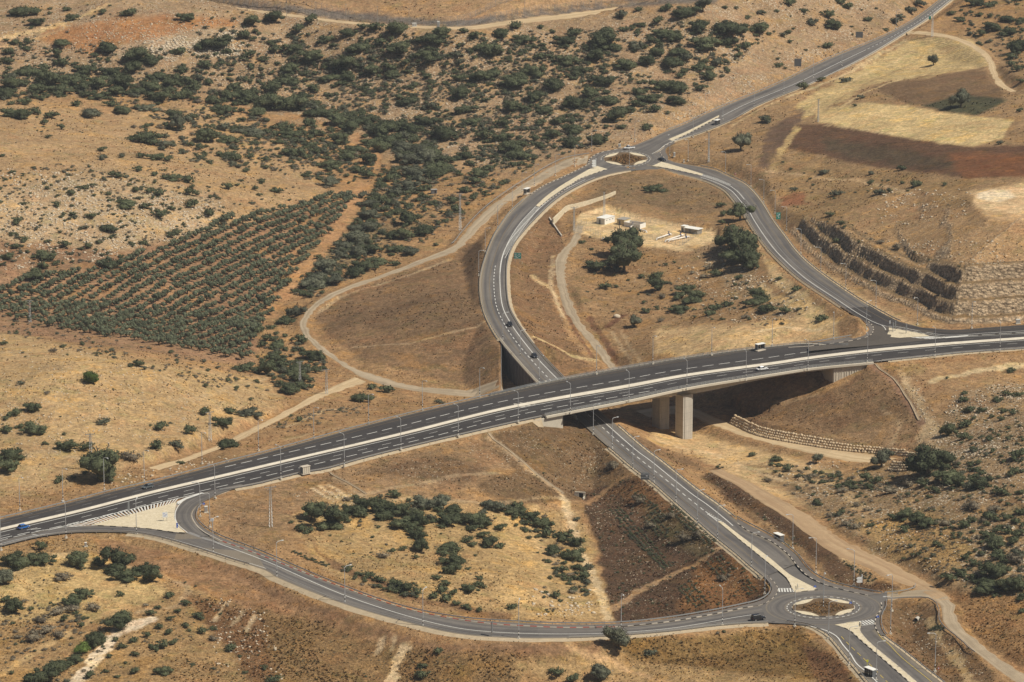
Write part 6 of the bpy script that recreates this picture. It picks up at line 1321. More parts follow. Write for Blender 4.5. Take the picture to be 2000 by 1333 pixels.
o = npmesh('olive_orchard', np.concatenate(Vs), np.concatenate(Fs), M['olive']); tag(o, 'rows of grey green olive trees farther back in the orchard', 'orchard', kind='stuff')
print('OLIVES', len(ol), 'PLANTS', len(pa), 'CHOSEN', len(chosen))

# --- loose stones on the slopes
RG = []
for k in range(5):
    r_ = rs(200+k); V, F = ICO1; V = V*(1+(r_.random((len(V), 1))-.5)*.55)*np.array([1, .8, .6]); RG.append((V, F))
SAREA = [([(60,20),(470,30),(500,90),(400,130),(200,110),(100,60)], 1500, .25, 1.0), ([(200,90),(480,60),(470,110),(330,120)], 900, .5, 1.6), ([(0,60),(560,60),(1000,80),(1400,60),(1380,150),(1150,280),(900,300),(560,200),(0,180)], 4200, .25, 1.1),
         ([(0,330),(180,340),(440,400),(400,450),(200,510),(0,530)], 3000, .25, 1.2), ([(0,650),(300,720),(420,800),(200,900),(0,900)], 1300, .15, .7), ([(1380,60),(1500,60),(1480,180),(1300,260),(1380,160)], 500, .3, 1.2),
         ([(1350,500),(1480,520),(1600,600),(1450,640),(1300,560)], 700, .25, 1.1), ([(1450,470),(1960,470),(1960,520),(1600,500)], 500, .2, .9), ([(1700,370),(1900,370),(1880,440),(1720,440)], 260, .3, 1.2),
         ([(1480,900),(2000,900),(2000,1170),(1700,1090)], 1800, .15, .8), ([(1860,760),(2000,740),(2000,900),(1820,900)], 1400, .15, .8), ([(1150,980),(1260,950),(1480,1140),(1220,1200)], 900, .12, .45), ([(1390,920),(1480,970),(1600,1100),(1520,1060)], 300, .12, .5),
         ([(1040,1150),(1150,1150),(1170,1205),(1040,1205)], 130, .3, 1.4), ([(200,930),(330,900),(460,890),(440,915),(300,950),(230,960)], 260, .2, 1.0), ([(860,870),(1000,840),(1180,900),(1130,960)], 500, .12, .45), ([(1000,430),(1090,430),(1150,700),(1100,700),(1000,560)], 260, .1, .4),
         ([(400,1150),(520,1200),(560,1333),(420,1300)], 350, .15, .8), ([(1740,1180),(1850,1230),(1930,1330),(1800,1290)], 350, .12, .5), ([(1780,720),(1850,860),(1830,900),(1790,880)], 260, .15, .7), ([(560,960),(700,960),(700,990),(600,1000)], 140, .15, .6), ([(1160,420),(1480,420),(1680,640),(1250,700)], 600, .12, .5), ([(1500,80),(1780,20),(1700,90),(1500,170)], 260, .2, .9), ([(1260,820),(1640,880),(1640,980),(1400,900)], 260, .1, .45)]
Vs = []; Fs = []; n = 0
for poly, cnt, s0, s1 in SAREA:
    P = np.array(poly, float); lo = P.min(0); hi = P.max(0); x = rng.uniform(lo[0], hi[0], cnt*5); y = rng.uniform(lo[1], hi[1], cnt*5)
    m = inpoly(x, y, P) & (fbm(x/22+9, y/10+3, 3) > .47); x = x[m][:cnt]; y = y[m][:cnt]
    if not len(x): continue
    B = G(x, y); mm = rmask(B[:, 0], B[:, 1]) > 1.0
    for b in B[mm]:
        V, F = RG[n % 5]; s_ = (s0+(s1-s0)*rp.random()**3.5)*.72; a = rp.uniform(0, 6.28); ca, sa = math.cos(a), math.sin(a); X = V[:, 0]*s_; Y = V[:, 1]*s_
        Vs.append(np.stack([X*ca-Y*sa+b[0], X*sa+Y*ca+b[1], V[:, 2]*s_+b[2]+.1*s_], -1)); Fs.append(F+n); n += len(V)
o = npmesh('stones', np.concatenate(Vs), np.concatenate(Fs), M['rock']); tag(o, 'pale limestone rubble scattered over the slopes', 'stones', kind='stuff')

# --- dry grass tufts: straw, russet and olive clumps over all unploughed ground
def glook(A, x, y):
    j = np.clip(np.searchsorted(AA, x/y)-1, 0, len(AA)-2); i = np.clip(np.searchsorted(YY, y)-1, 0, len(YY)-2); return A[i, j]
NT = 230000
w_ = rng.uniform(1/2700., 1/1062., NT); y = 1/w_; x = rng.uniform(-.142, .142, NT)*y
tf = glook(tuft, x, y); fr = glook(furrow, x, y); cl = fbm(x/13+5, y/13+7, 3)
k = (rmask(x, y) > 1.2) & (rng.random(NT) < np.clip(.12+tf*.85, 0, 1)*np.clip((cl-.36)/.2, .08, 1)*np.clip((fbm(x/60+3, y/80+1, 3)-.30)/.25, .2, 1)) & (fr < .15) & ~inpoly(x, y, cpoly) & ~inpoly(x, y, np.array(pitpoly))
x = x[k]; y = y[k]; z = tz(x, y)
for (cx, cy), (rx, ry), zf in ((RA1, (55, 15.5), z0f), (RA2, (38, 11), zra)):
    q_ = rng.uniform(-1, 1, (1500, 2)); q_ = q_[(np.abs(q_[:, 0])**1.0+np.abs(q_[:, 1])**1.0) < .92]; gx = cx+q_[:, 0]*rx; gy = cy+q_[:, 1]*ry
    P_ = W(gx, gy, np.array([float(zf(a, b))+.2 for a, b in zip(gx, gy)])); x = np.r_[x, P_[:, 0]]; y = np.r_[y, P_[:, 1]]; z = np.r_[z, P_[:, 2]]
tf = glook(tuft, x, y); k = slice(None)
n_ = len(x); sc_ = (rng.uniform(.22, .62, n_)*(.6+.5*tf[k])*np.clip(y/1300, .9, 1.7))
base_c = glook(soil, x, y); hue = rng.random(n_)[:, None]
tc = np.where(hue < .42, base_c*rng.uniform(1.15, 1.55, (n_, 1))*np.array([1.0, .98, .86]), np.where(hue < .88, base_c*rng.uniform(.32, .62, (n_, 1)), base_c*.3+np.array([.045, .055, .025])))
NTRI = 5; a = rng.uniform(0, 6.283, (n_, NTRI)); lean = rng.uniform(.2, .9, (n_, NTRI)); wd = rng.uniform(.35, .8, (n_, NTRI))
ca, sa = np.cos(a), np.sin(a); Vt = np.empty((n_, NTRI, 3, 3))
Vt[..., 0, 0] = -sa*wd; Vt[..., 0, 1] = ca*wd; Vt[..., 0, 2] = -.05; Vt[..., 1, 0] = sa*wd; Vt[..., 1, 1] = -ca*wd; Vt[..., 1, 2] = -.05
Vt[..., 2, 0] = ca*lean; Vt[..., 2, 1] = sa*lean; Vt[..., 2, 2] = rng.uniform(.5, 1.1, (n_, NTRI))
Vt *= sc_[:, None, None, None]; Vt += np.stack([x, y, z], -1)[:, None, None, :]
Vt = Vt.reshape(-1, 3); C_t = np.repeat(tc, NTRI*3, axis=0)
mt, nt = newmat('dry_grass_tufts'); nn_ = N(nt); at = nn_('ShaderNodeAttribute', attribute_name='tc').outputs['Color']
bs = nn_('ShaderNodeBsdfDiffuse', {'Color': at}); tr = nn_('ShaderNodeBsdfTranslucent', {'Color': at}); mx = nn_('ShaderNodeMixShader', {0: .3}); nt.links.new(bs.outputs[0], mx.inputs[1]); nt.links.new(tr.outputs[0], mx.inputs[2]); oo = nn_('ShaderNodeOutputMaterial'); nt.links.new(mx.outputs[0], oo.inputs[0])
o = npmesh('dry_grass', Vt, np.arange(len(Vt)).reshape(-1, 3), mt, cols=dict(tc=C_t)); tag(o, 'tufts of dried grass and thistle over the open slopes', 'dry grass', kind='stuff')
print('TUFTS', n_)
# ================================================================ STREET FURNITURE
ALLST = [hwF, hwN, loop, seleg, neleg, sramp, cramp, seroad]
def nearest_dir(p):
    best = None
    for s_ in ALLST:
        d = ((s_.c[:, :2]-np.array([p[0], p[1]]))**2).sum(1); i = int(d.argmin())
        if best is None or d[i] < best[0]: best = (d[i], s_.c[i], s_.T[i])
    return best[1], best[2]
def make_lamp():
    t = empty('lamp_post', (0, 0, 0))
    mb = MB(); mb.box((0, 0, .12), (.75, .75, .5)); mb.build('footing', M['concrete_l'], t)
    mb = MB(); mb.tube((0, 0, 0), (0, 0, 10.6), .125, .07, 8); mb.build('pole', M['stripe'], t)
    mb = MB(); mb.tube((0, 0, 10.55), (.5, 0, 10.95), .075, .07, 6); mb.tube((.5, 0, 10.95), (1.7, 0, 11.05), .07, .06, 6); mb.build('arm', M['lamp'], t)
    mb = MB(); mb.box((2.05, 0, 11.05), (.8, .36, .18), 0, 0, .8); mb.build('lamp_head', M['lamp'], t)
    return t
LAMPS = [  # px, py, area ; h = stands at highway level
 *[(x, y, 'on the near edge of the highway', 'h') for x, y in ((2, 1075), (129, 1051), (420, 974), (548.6, 936), (672.5, 911), (783, 879), (895, 853), (1012, 826), (1114, 808), (1228.5, 785), (1341.5, 761.5), (1457, 743), (1578, 723), (1694, 709), (1826, 697), (1953, 686))],
 *[(x, y, 'on the far edge of the highway', 'g') for x, y in ((39, 998), (123, 980), (203.6, 958), (282, 943), (394.7, 908), (505, 881), (613, 857), (720, 830), (825, 803), (937, 776))],
 *[(x, y, 'on the far edge of the viaduct', 'h') for x, y in ((1053.5, 750), (1165, 731), (1275, 711), (1390, 694), (1508, 676), (1628, 663))],
 *[(x, y, 'beside the loop road', 'g') for x, y in ((982, 671), (1016, 711), (935, 540), (947.6, 493.5), (972, 446), (1000.5, 411), (1019.5, 381), (1043.6, 364.5), (1084.5, 345), (1122.5, 327))],
 *[(x, y, 'beside the far roundabout', 'g') for x, y in ((1155.7, 296.6), (1239.8, 280), (1229.4, 334), (1308, 305), (1343.8, 318), (1353.6, 270), (1384, 316))],
 *[(x, y, 'beside the country road', 'g') for x, y in ((1411.7, 235), (1472.7, 210.5), (1377, 222.5), (1530.7, 185), (1588, 154), (1644, 129), (1750, 57))],
 *[(x, y, 'beside the slip road below the rock cut', 'g') for x, y in ((1416.7, 340), (1466.5, 366), (1491.5, 396), (1513.5, 418.5), (1536, 451.5), (1564, 496.5), (1602.8, 533.5), (1651.5, 566.5), (1710.5, 601), (1791.5, 635.5), (1692, 645), (1898, 642))],
 *[(x, y, 'beside the lower ramp', 'g') for x, y in ((266.7, 1045.5), (391, 1011), (410, 1031), (416.5, 1083.5), (540.7, 1131), (673.6, 1181), (826, 1227), (1013, 1251), (1213, 1234), (1410.6, 1223.5), (1493.5, 1162))],
 *[(x, y, 'beside the lower road', 'g') for x, y in ((1158.7, 850), (1195.7, 878), (1235.7, 917.5), (1277, 944.5), (1320, 983.4), (1362, 1025), (1401.3, 1056), (1467.6, 1111), (1548, 1072), (1593.4, 1121), (1667.6, 1145))],
 *[(x, y, 'beside the near roundabout', 'g') for x, y in ((1552, 1225.5), (1617.7, 1250), (1741.5, 1194.5), (1739, 1239), (1826, 1313), (1658, 1301), (1711, 1331), (1608, 1190))]]
lamp0 = None; grp = {}
for k, (x, y, ar, fl) in enumerate(LAMPS):
    p = Vector(W(x, y, float(zh(x))+.1)) if fl == 'h' else G1(x, y)
    if lamp0 is None: lamp0 = make_lamp(); o = lamp0
    else: o = copy_tree(lamp0)
    H = float(interp(y, [250, 700, 1200], [10.2, 11.0, 12.0]))/11.0
    o.location = p; c, T = nearest_dir(p); o.rotation_euler[2] = math.atan2(c[1]-p[1], c[0]-p[0]); o.scale = (H, H, H)
    grp.setdefault(ar, []).append((x, y, o))
ORD = ['first', 'second', 'third', 'fourth', 'fifth', 'sixth', 'seventh', 'eighth', 'ninth', 'tenth', 'eleventh', 'twelfth', 'thirteenth', 'fourteenth', 'fifteenth', 'sixteenth', 'seventeenth', 'eighteenth']
for ar, L_ in grp.items():
    L_.sort(key=lambda t: t[0])
    for i, (x, y, o) in enumerate(L_): tag(o, f'tall grey lamp post {ar}, {ORD[i]} from the left', 'street lamp', 'street lamps along the roads')
# bushes: name the outermost of each group so that one can point at them
gg = {}
for o in COL.objects:
    if o.get('category') in ('bush', 'tree') and o.get('group'): gg.setdefault(o['group'], []).append(o)
for g_, L_ in gg.items():
    P_ = [PIX(np.array(o.location)) for o in L_]; idx = sorted(range(len(L_)), key=lambda i: P_[i][0]); n_ = len(L_)
    if n_ == 1: continue
    if n_ <= 18:
        for k, i in enumerate(idx): L_[i]['label'] = L_[i]['label'].replace(' on ', f', {ORD[k]} from left, on ', 1)
    else:
        # by rows: far, middle, near thirds and order from the left inside each
        idy = sorted(range(n_), key=lambda i: P_[i][1]); nb = math.ceil(n_/15); names_ = {2: ['far', 'near'], 3: ['far', 'middle', 'near'], 4: ['farthest', 'upper', 'lower', 'nearest']}.get(nb, ['row'+str(i) for i in range(nb)])
        per = math.ceil(n_/nb)
        for bnd in range(nb):
            S_ = sorted(idy[bnd*per:(bnd+1)*per], key=lambda i: P_[i][0])
            for k, i in enumerate(S_): L_[i]['label'] = L_[i]['label'].replace(' on ', f', {ORD[k]} from left, {names_[bnd]} part of ', 1)

def lattice(H, w0, w1, arm, label, x, y, cat='pylon'):
    p = G1(x, y); t = empty('power_pylon', p); tag(t, label, cat); mb = MB()
    for sx in (-1, 1):
        for sy in (-1, 1): mb.tube((sx*w0/2, sy*w0/2, -.3), (sx*w1/2, sy*w1/2, H), .07, .05, 4)
    nb = max(6, int(H/1.1))
    for k in range(nb):
        z0_, z1_ = H*k/nb, H*(k+1)/nb; a = w0+(w1-w0)*k/nb; b = w0+(w1-w0)*(k+1)/nb
        for s in (-1, 1):
            mb.tube((-a/2, s*a/2, z0_), (b/2, s*b/2, z1_), .035, .035, 4, caps=False); mb.tube((s*a/2, -a/2, z0_), (s*b/2, b/2, z1_), .035, .035, 4, caps=False)
    mb.build('lattice_mast', M['steel'], t)
    mb = MB(); mb.box((0, 0, H+.05), (arm, .18, .16)); mb.box((0, 0, H-.7), (arm*.55, .12, .1)); mb.build('crossarm', M['steel'], t)
    for s in (-1, 0, 1):
        mb = MB(); mb.tube((s*arm*.46, 0, H+.1), (s*arm*.46, 0, H+.5), .09, .06, 6); mb.build('insulator', M['dark'], t)
    t.rotation_euler[2] = R(20); return t
lattice(13.5, 1.0, .45, 4.0, 'lattice power mast with a transformer in the field below the highway', 529, 1031)
lattice(12.5, 1.0, .45, 3.4, 'lattice power mast beside the big tree above the highway', 178, 920)
lattice(10.5, .9, .4, 3.2, 'lattice power mast beside bushes and the sandy track', 410.6, 864)
lattice(8.5, .8, .4, 3.0, 'lattice power mast in front of the wooded gully', 586, 751)
lattice(9.5, .8, .4, 2.6, 'lattice power mast beside the sandy track bend', 638, 771)
lattice(9.0, .8, .4, 3.0, 'lattice power mast at the lower left edge of the olive grove', 59, 631)
lattice(16.5, .9, .45, 3.0, 'lattice power mast left of the gravel road', 898.6, 451)
lattice(10.5, .7, .45, 3.0, 'lattice power mast beside the grey track at the compound', 1121, 452)
lattice(10.5, .8, .5, 1.2, 'lattice power mast behind the white building', 1180, 422)
lattice(14.0, .7, .4, 1.6, 'lattice power mast right of the far roundabout', 1384, 318)
lattice(11.0, .6, .4, 1.2, 'power mast standing at the corner of the golden field', 1598, 240)
lattice(13.0, .9, .45, 1.6, 'lattice power mast beside the field track at the top right', 1820.6, 72)

# ---- bus shelters
def shelter(x, y, rz, label, z=None, sign=False, L=3.6, back='glass', roof='whitep'):
    p = G1(x, y) if z is None else Vector(W(x, y, z)); t = empty('bus_shelter', p, rz); tag(t, label, 'bus shelter')
    mb = MB(); mb.box((0, 0, .05), (L+.6, 2.2, .2)); mb.build('floor_slab', M['kerb'], t)
    mb = MB(); mb.box((0, 0, 2.55), (L+.4, 1.9, .14)); mb.build('roof', M[roof], t)
    mb = MB()
    for i in range(4): mb.box((-L/2+L*(i+.5)/4, .8, 1.3), (L/4-.12, .05, 2.1))
    mb.build('back_panel', M[back], t)
    for s in (-1, 1):
        mb = MB(); mb.box((s*L/2, .15, 1.35), (.06, 1.3, 2.0)); mb.build('side_panel', M['signback'], t)
        mb = MB(); mb.box((s*L/2, -.75, 1.3), (.1, .1, 2.5)); mb.build('post', M['steel'], t)
    mb = MB(); mb.box((0, .5, .5), (L*.7, .4, .08)); mb.box((-L*.3, .5, .25), (.08, .3, .5)); mb.box((L*.3, .5, .25), (.08, .3, .5)); mb.build('bench', M['steel'], t)
    if sign:
        mb = MB(); mb.box((0, 0, 1.7), (.09, .09, 3.4)); mb.box((0, 0, 3.35), (.62, .07, .7)); s_ = mb.build('stop_sign', M['signyellow'], None, (p[0]-1.5*math.cos(rz)*0-.6, p[1]+4.2, p[2])); tag(s_, 'yellow bus stop sign beside the shelter at the bottom right', 'sign')
    return t
shelter(1700, 1323, R(125), 'bus shelter with white roof in the lay-by at the bottom right', sign=True)
shelter(1521, 1058, R(-58), 'bus shelter with pale roof on the kerb above the near roundabout')
shelter(596, 925, R(218), 'bus shelter with grey roof on the near shoulder of the highway', z=float(zh(596))+.05, back='concrete_l', roof='kerb', L=3.0)
shelter(1484.5, 684.5, R(38), 'dark glass bus shelter on the far side of the viaduct', z=float(zh(1484))+.05)
shelter(1029, 379.5, R(62), 'bus shelter with white roof beside the upper loop road')
shelter(1400.5, 245.5, R(245), 'white bus shelter in the lay-by on the country road')

# ---- signs
def sign(x, y, w, h, z0, face, label, yaw=0.0, posts=2, marks=None, cat='road sign', zz=None, shape='rect'):
    p = G1(x, y) if zz is None else Vector(W(x, y, zz)); t = empty('road_sign', p, yaw); tag(t, label, cat)
    for s in ((-1, 1) if posts == 2 else (0,)):
        mb = MB(); mb.box((s*w*.34, .06, (z0+h)/2), (.12, .12, z0+h+.1)); mb.build('post', M['steel'], t)
    mb = MB()
    if shape == 'rect': mb.box((0, -.04, z0+h/2), (w, .08, h))
    elif shape == 'round': mb.tube((0, -.02, z0+h/2), (0, -.1, z0+h/2), h/2, h/2, 18)
    elif shape == 'tri':
        mb.v = [(-w/2, -.08, z0), (w/2, -.08, z0), (0, -.08, z0+h), (-w/2, 0, z0), (w/2, 0, z0), (0, 0, z0+h)]; mb.f = [(0, 1, 2), (5, 4, 3), (0, 3, 4, 1), (1, 4, 5, 2), (2, 5, 3, 0)]; mb.m = [0]*5
    elif shape == 'map':   # stack of pointed direction boards
        n_ = 3 if h > 3 else 2; hh = h/n_
        for k in range(n_):
            a = z0+k*hh+.06; b = a+hh-.12; m_ = (a+b)/2; q = [(-w/2, m_), (-w/2+hh*.42, a), (w/2, a), (w/2, b), (-w/2+hh*.42, b)]; n0 = len(mb.v)
            mb.v += [(u_, -.08, v_) for u_, v_ in q]+[(u_, 0, v_) for u_, v_ in q]; mb.f += [tuple(range(n0, n0+5)), tuple(range(n0+9, n0+4, -1))]; mb.m += [0, 0]
            for i in range(5): j = (i+1) % 5; mb.f.append((n0+i, n0+5+i, n0+5+j, n0+j)); mb.m.append(0)
        mb.box((w/2-.1, 0, z0+h/2+.35), (.25, .16, h+.7))
    mb.build('panel', M[face], t)
    if marks:
        mb = MB()
        for (u_, v_, a, b) in marks: mb.box((u_*w, -.10, z0+v_*h), (a*w, .03, b*h))
        mb.build('lettering', M['signwhite'] if face != 'signwhite' else M['signblue'], t)
    return t
G_M = [(-.28, .78, .3, .07), (.2, .78, .3, .07), (-.28, .6, .24, .07), (.05, .6, .18, .06), (.34, .6, .12, .12), (-.25, .38, .36, .07), (.22, .38, .26, .07), (-.1, .18, .4, .07), (0, .98, .98, .02), (0, .02, .98, .02)]
sign(1011, 516, 3.0, 2.6, 2.1, 'green', 'green direction sign on the inner side of the loop road', R(-6), marks=G_M)
sign(1520, 433, 1.9, 3.0, .9, 'green', 'tall green direction sign beside the slip road', R(8), marks=[(-.2, .8, .3, .05), (.2, .7, .2, .2), (-.1, .55, .5, .05), (-.05, .4, .4, .05), (.1, .22, .3, .08)])
sign(1259.5, 950, 2.9, 2.5, 2.2, 'signback', 'large road sign with slatted grey back beside the lower road', R(-6), marks=[(.22, .55, .2, .14), (0, .9, .95, .03), (0, .7, .95, .02), (0, .3, .95, .02)])
sign(1558, 141, 3.6, 4.0, 2.6, 'signback', 'grey backed billboard left of the country road', R(-8)); sign(1678, 83, 3.8, 3.2, 1.8, 'signback', 'faded grey billboard higher up beside the country road', R(-8))
sign(1862, 2, 3, 2.2, 1.2, 'green', 'green sign at the top edge beside the country road', 0); sign(1816, 43, 1.2, 1.8, 1.2, 'green', 'small green sign near the mast beside the country road', 0)
sign(322.5, 1018, 1.7, 1.8, 1.2, 'signwhite', 'white direction sign on the paved triangle island', R(12), zz=float(zh(322))+.15, marks=[(-.2, .7, .3, .06), (.2, .5, .3, .06), (-.1, .3, .4, .06)])
sign(251.5, 1009, .75, 3.0, 2.0, 'signback', 'narrow grey sign at the hatched edge of the triangle island', R(35), zz=float(zh(251))+.15)
sign(960.8, 1246, .95, 3.4, 1.7, 'signback', 'narrow tall grey sign on the near verge of the lower ramp', R(70))
sign(1678, 1147, 2.0, 2.0, 1.2, 'signwhite', 'white pointed direction boards on the slope above the near roundabout', R(14), shape='map', posts=1)
sign(1160, 330, 2.2, 3.4, .9, 'signwhite', 'stack of white pointed direction boards at the far roundabout', R(14), shape='map', posts=1, zz=9.4)
for k, (x, y) in enumerate(((1744, 649), (1748.5, 646.5), (1770, 651.5))): sign(x, y, (.9, .9, .8)[k], 2.2, 1.6, 'signback', ('grey sign nearest the nose of the slip road island', 'tall grey sign second on the slip road island', 'slim grey sign on the middle of the slip road island')[k], R(55), zz=float(zh(x))+.15)
BL = [(1591.7, 1152, 'round blue arrow sign at the nose of the upper splitter island'), (1661, 1184, 'round blue arrow sign on the right of the roundabout centre'), (1714, 1211, 'round blue arrow sign at the kerb right of the roundabout'), (398, 989, 'round blue sign at the start of the ramp bend')]
for x, y, l in BL: sign(x, y, .8, .85, .35, 'signblue', l, R(10), 1, [(0, .5, .12, .5), (0, .25, .4, .12)], shape='round')
sign(414.5, 1030, 1.2, 1.2, 1.9, 'signwhite', 'round white sign on the inner side of the ramp bend', 0, 1, [(0, .5, .2, .2)], shape='round', zz=8.6)
sign(1436, 344, 1.1, 1.1, .5, 'redp', 'red and white warning triangle beside the slip road', 0, 1, [(0, .35, .35, .3)], shape='tri'); sign(1833, 1311, 1.1, 1.1, .5, 'redp', 'red and white warning triangle beside the lower road', 0, 1, [(0, .35, .35, .3)], shape='tri')
sign(346, 1033, .5, 1.6, .3, 'signblue', 'small blue keep sign on the nose of the triangle island', 0, 1, zz=8.9); sign(1738, 636.5, .4, 1.2, .8, 'signwhite', 'small white marker at the island nose by the slip road', 0, 1, zz=14.7)
for x, y, w_, l in ((1558, 1149, 1.0, 'grey traffic light frame left of the zebra crossing'), (1683, 1222, 1.0, 'grey traffic light frame beside the lower zebra crossing')):
    p = Vector(W(x, y, .15)); t = empty('crossing_barrier', p); tag(t, l.replace('traffic light frame', 'pedestrian railing'), 'railing')
    for k in range(5):
        mb = MB(); mb.box((0, k*.7-1.4, .5), (.07, .07, 1.0)); mb.build('post', M['steel'], t)
    mb = MB(); mb.box((0, 0, 1.0), (.08, 3.0, .08)); mb.box((0, 0, .55), (.06, 3.0, .06)); mb.build('rail', M['steel'], t)
def cabinet(x, y, w, d, h, label, mat='whitep', zz=None):
    p = G1(x, y) if zz is None else Vector(W(x, y, zz)); t = empty('utility_cabinet', p, R(15)); tag(t, label, 'utility cabinet')
    mb = MB(); mb.box((0, 0, .1), (w+.5, d+.5, .3)); mb.build('plinth', M['concrete_l'], t); mb = MB(); mb.box((0, 0, h/2+.25), (w, d, h)); mb.box((0, 0, h+.28), (w+.1, d+.1, .08)); mb.build('housing', M[mat], t)
    mb = MB(); mb.box((-w*.24, -d/2-.02, h/2+.25), (w*.42, .04, h*.85)); mb.box((w*.24, -d/2-.02, h/2+.25), (w*.42, .04, h*.85)); mb.build('door', M['steel'], t)
cabinet(402.5, 1002, 1.0, .6, 1.9, 'white electrical cabinet on the concrete pad at the ramp bend'); cabinet(167.5, 1069, .7, .5, 1.1, 'small white cabinet on the bank below the highway')
cabinet(1210, 288.5, 1.1, .7, 1.3, 'white cabinet on the far side of the far roundabout'); cabinet(1317, 307, .8, .5, 1.9, 'white cabinet on a plinth right of the far roundabout'); cabinet(1335.5, 318, .4, .4, 1.0, 'small white pillar right of the far roundabout'); cabinet(1988, 633, 1.6, .6, 1.5, 'white cabinet at the foot of the rock cut at the far right')
cabinet(809, 53, 2.2, 1, 1.6, 'white cabinet behind the patrol road'); cabinet(856, 56.5, 1.2, 1, 3.4, 'white gate pillar where the patrol road bends')

# ---- drain headwall, concrete chutes
p = G1(1133, 972); t = empty('culvert', p, R(-12)); tag(t, 'concrete culvert headwall with dark opening in the hollow', 'culvert')
mb = MB(); mb.box((-1.2, 0, .6), (1.6, .4, 2.0)); mb.box((1.4, 0, .6), (.7, .4, 2.0)); mb.box((0, 0, 1.75), (3.6, .45, .35)); mb.box((1.5, -1.2, .1), (.3, 2.4, .9)); mb.build('headwall', M['concrete_l'], t)
mb = MB(); mb.box((.3, .35, .6), (1.6, .5, 2.0)); mb.build('opening', M['dark'], t)
p = G1(1789, 1214); t = empty('drain_pipe', p, R(-30)); tag(t, 'dark mouth of a drain pipe in the hollow right of the roundabout', 'drain pipe')
mb = MB(); mb.tube((0, 1.5, .5), (0, -.2, .4), .75, .75, 16, caps=False); mb.tube((0, 1.5, .5), (0, -.2, .4), .68, .68, 16, caps=False); mb.build('pipe_wall', M['concrete'], t); mb = MB(); mb.tube((0, 1.2, .5), (0, .4, .45), .66, .66, 16); mb.build('opening', M['dark'], t)
def chute(pts, w, label):
    P = G([a for a, b in pts], [b for a, b in pts]); P = catmull(P, 1.5); P[:, 2] = tz(P[:, 0], P[:, 1])+.05
    T = np.gradient(P, axis=0)[:, :2]; T /= np.linalg.norm(T, axis=1)[:, None]; N_ = np.stack([-T[:, 1], T[:, 0], 0*T[:, 0]], -1)
    mb = MB(); mb.sweep(P+N_*w/2, .18, .16); mb.sweep(P-N_*w/2, .18, .16); mb.sweep(P, w, .06)
    p0 = Vector(P[0]); o = rel(mb, p0).build('drain_channel', M['chute'], None, p0); tag(o, label, 'drain channel')
chute([(955,848),(985,875),(1020,903),(1060,935),(1100,966)], .8, 'long concrete drain channel running down to the culvert'); chute([(1707,712),(1745,742),(1772,780),(1795,822)], .7, 'concrete drain channel down the slope beside the right abutment')
chute([(645,926),(680,945),(715,967)], .7, 'short concrete drain channel below the highway shelter')

# ---- boulder wall beside the sand track
def boulders(pts, rows, label, step=1.15, name='boulder_wall'):
    P = catmull(G([a for a, b in pts], [b for a, b in pts]), step); mb = []; n = 0; Fs = []
    T = np.gradient(P, axis=0)[:, :2]; T /= np.linalg.norm(T, axis=1)[:, None]; N_ = np.stack([-T[:, 1], T[:, 0], 0*T[:, 0]], -1)
    m_ = len(P)
    for r_ in range(rows):
        for i in range(m_):
            if r_ > rows*(1.15-.75*i/m_): continue
            s_ = rp.uniform(.55, .85); V, F = RG[rp.randrange(5)]; V, F = ICO1; V = V*(1+(rng.random((len(V), 1))-.5)*.35)*np.array([1.0, .8, .72])*s_
            a = math.atan2(T[i, 1], T[i, 0])+rp.uniform(-.3, .3); ca, sa = math.cos(a), math.sin(a)
            c = P[i]+N_[i]*(.3+r_*.62)+np.array([T[i, 0], T[i, 1], 0])*rp.uniform(-.2, .2)+np.array([0, 0, .35+r_*.82+rp.uniform(-.1, .1)])
            mb.append(np.stack([V[:, 0]*ca-V[:, 1]*sa, V[:, 0]*sa+V[:, 1]*ca, V[:, 2]], -1)+c); Fs.append(F+n); n += len(V)
    o = npmesh(name, np.concatenate(mb), np.concatenate(Fs), M['boulder']); tag(o, label, 'stone wall'); return o
M['boulder'] = simple('tan_boulders', (.50, .385, .25), .95, .35, .5, bump=.15)
boulders([(1425,829),(1484,854),(1560,868.5),(1641.5,881),(1715,888.5),(1788,893.5)], 4, 'long stacked wall of tan boulders above the sand track', 1.2)
boulders([(1735,920),(1760,922),(1785,920)], 4, 'short stacked boulder wall below the sand track beside the big trees', 1.2)

# ---- retaining wall north of the compound
def wall(pts, h0, h1, th, label, mat='concrete_l'):
    P = catmull(G([a for a, b in pts], [b for a, b in pts]), 2.0); mb = MB(); n_ = len(P)
    T = np.gradient(P, axis=0)[:, :2]; T /= np.linalg.norm(T, axis=1)[:, None]; N_ = np.stack([-T[:, 1], T[:, 0], 0*T[:, 0]], -1)
    A = P; B = P+N_*th
    for i in range(n_-1):
        ha, hb = (h0+(h1-h0)*j/(n_-1) for j in (i, i+1)); za, zb = P[i, 2]-1, P[i+1, 2]-1
        q = [(A[i][0], A[i][1], za), (A[i+1][0], A[i+1][1], zb), (B[i+1][0], B[i+1][1], zb), (B[i][0], B[i][1], za)]; w_ = [(q[k][0], q[k][1], (P[i, 2]+ha, P[i+1, 2]+hb, P[i+1, 2]+hb, P[i, 2]+ha)[k]) for k in range(4)]
        mb.quad(*w_); mb.quad(q[0], q[1], w_[1], w_[0]); mb.quad(q[2], q[3], w_[3], w_[2])
        if i in (0, n_-2): mb.quad(q[1], q[2], w_[2], w_[1]); mb.quad(q[3], q[0], w_[0], w_[3])
    p0 = Vector(P[0]); o = rel(mb, p0).build('wall', M[mat], None, p0); tag(o, label, 'wall')
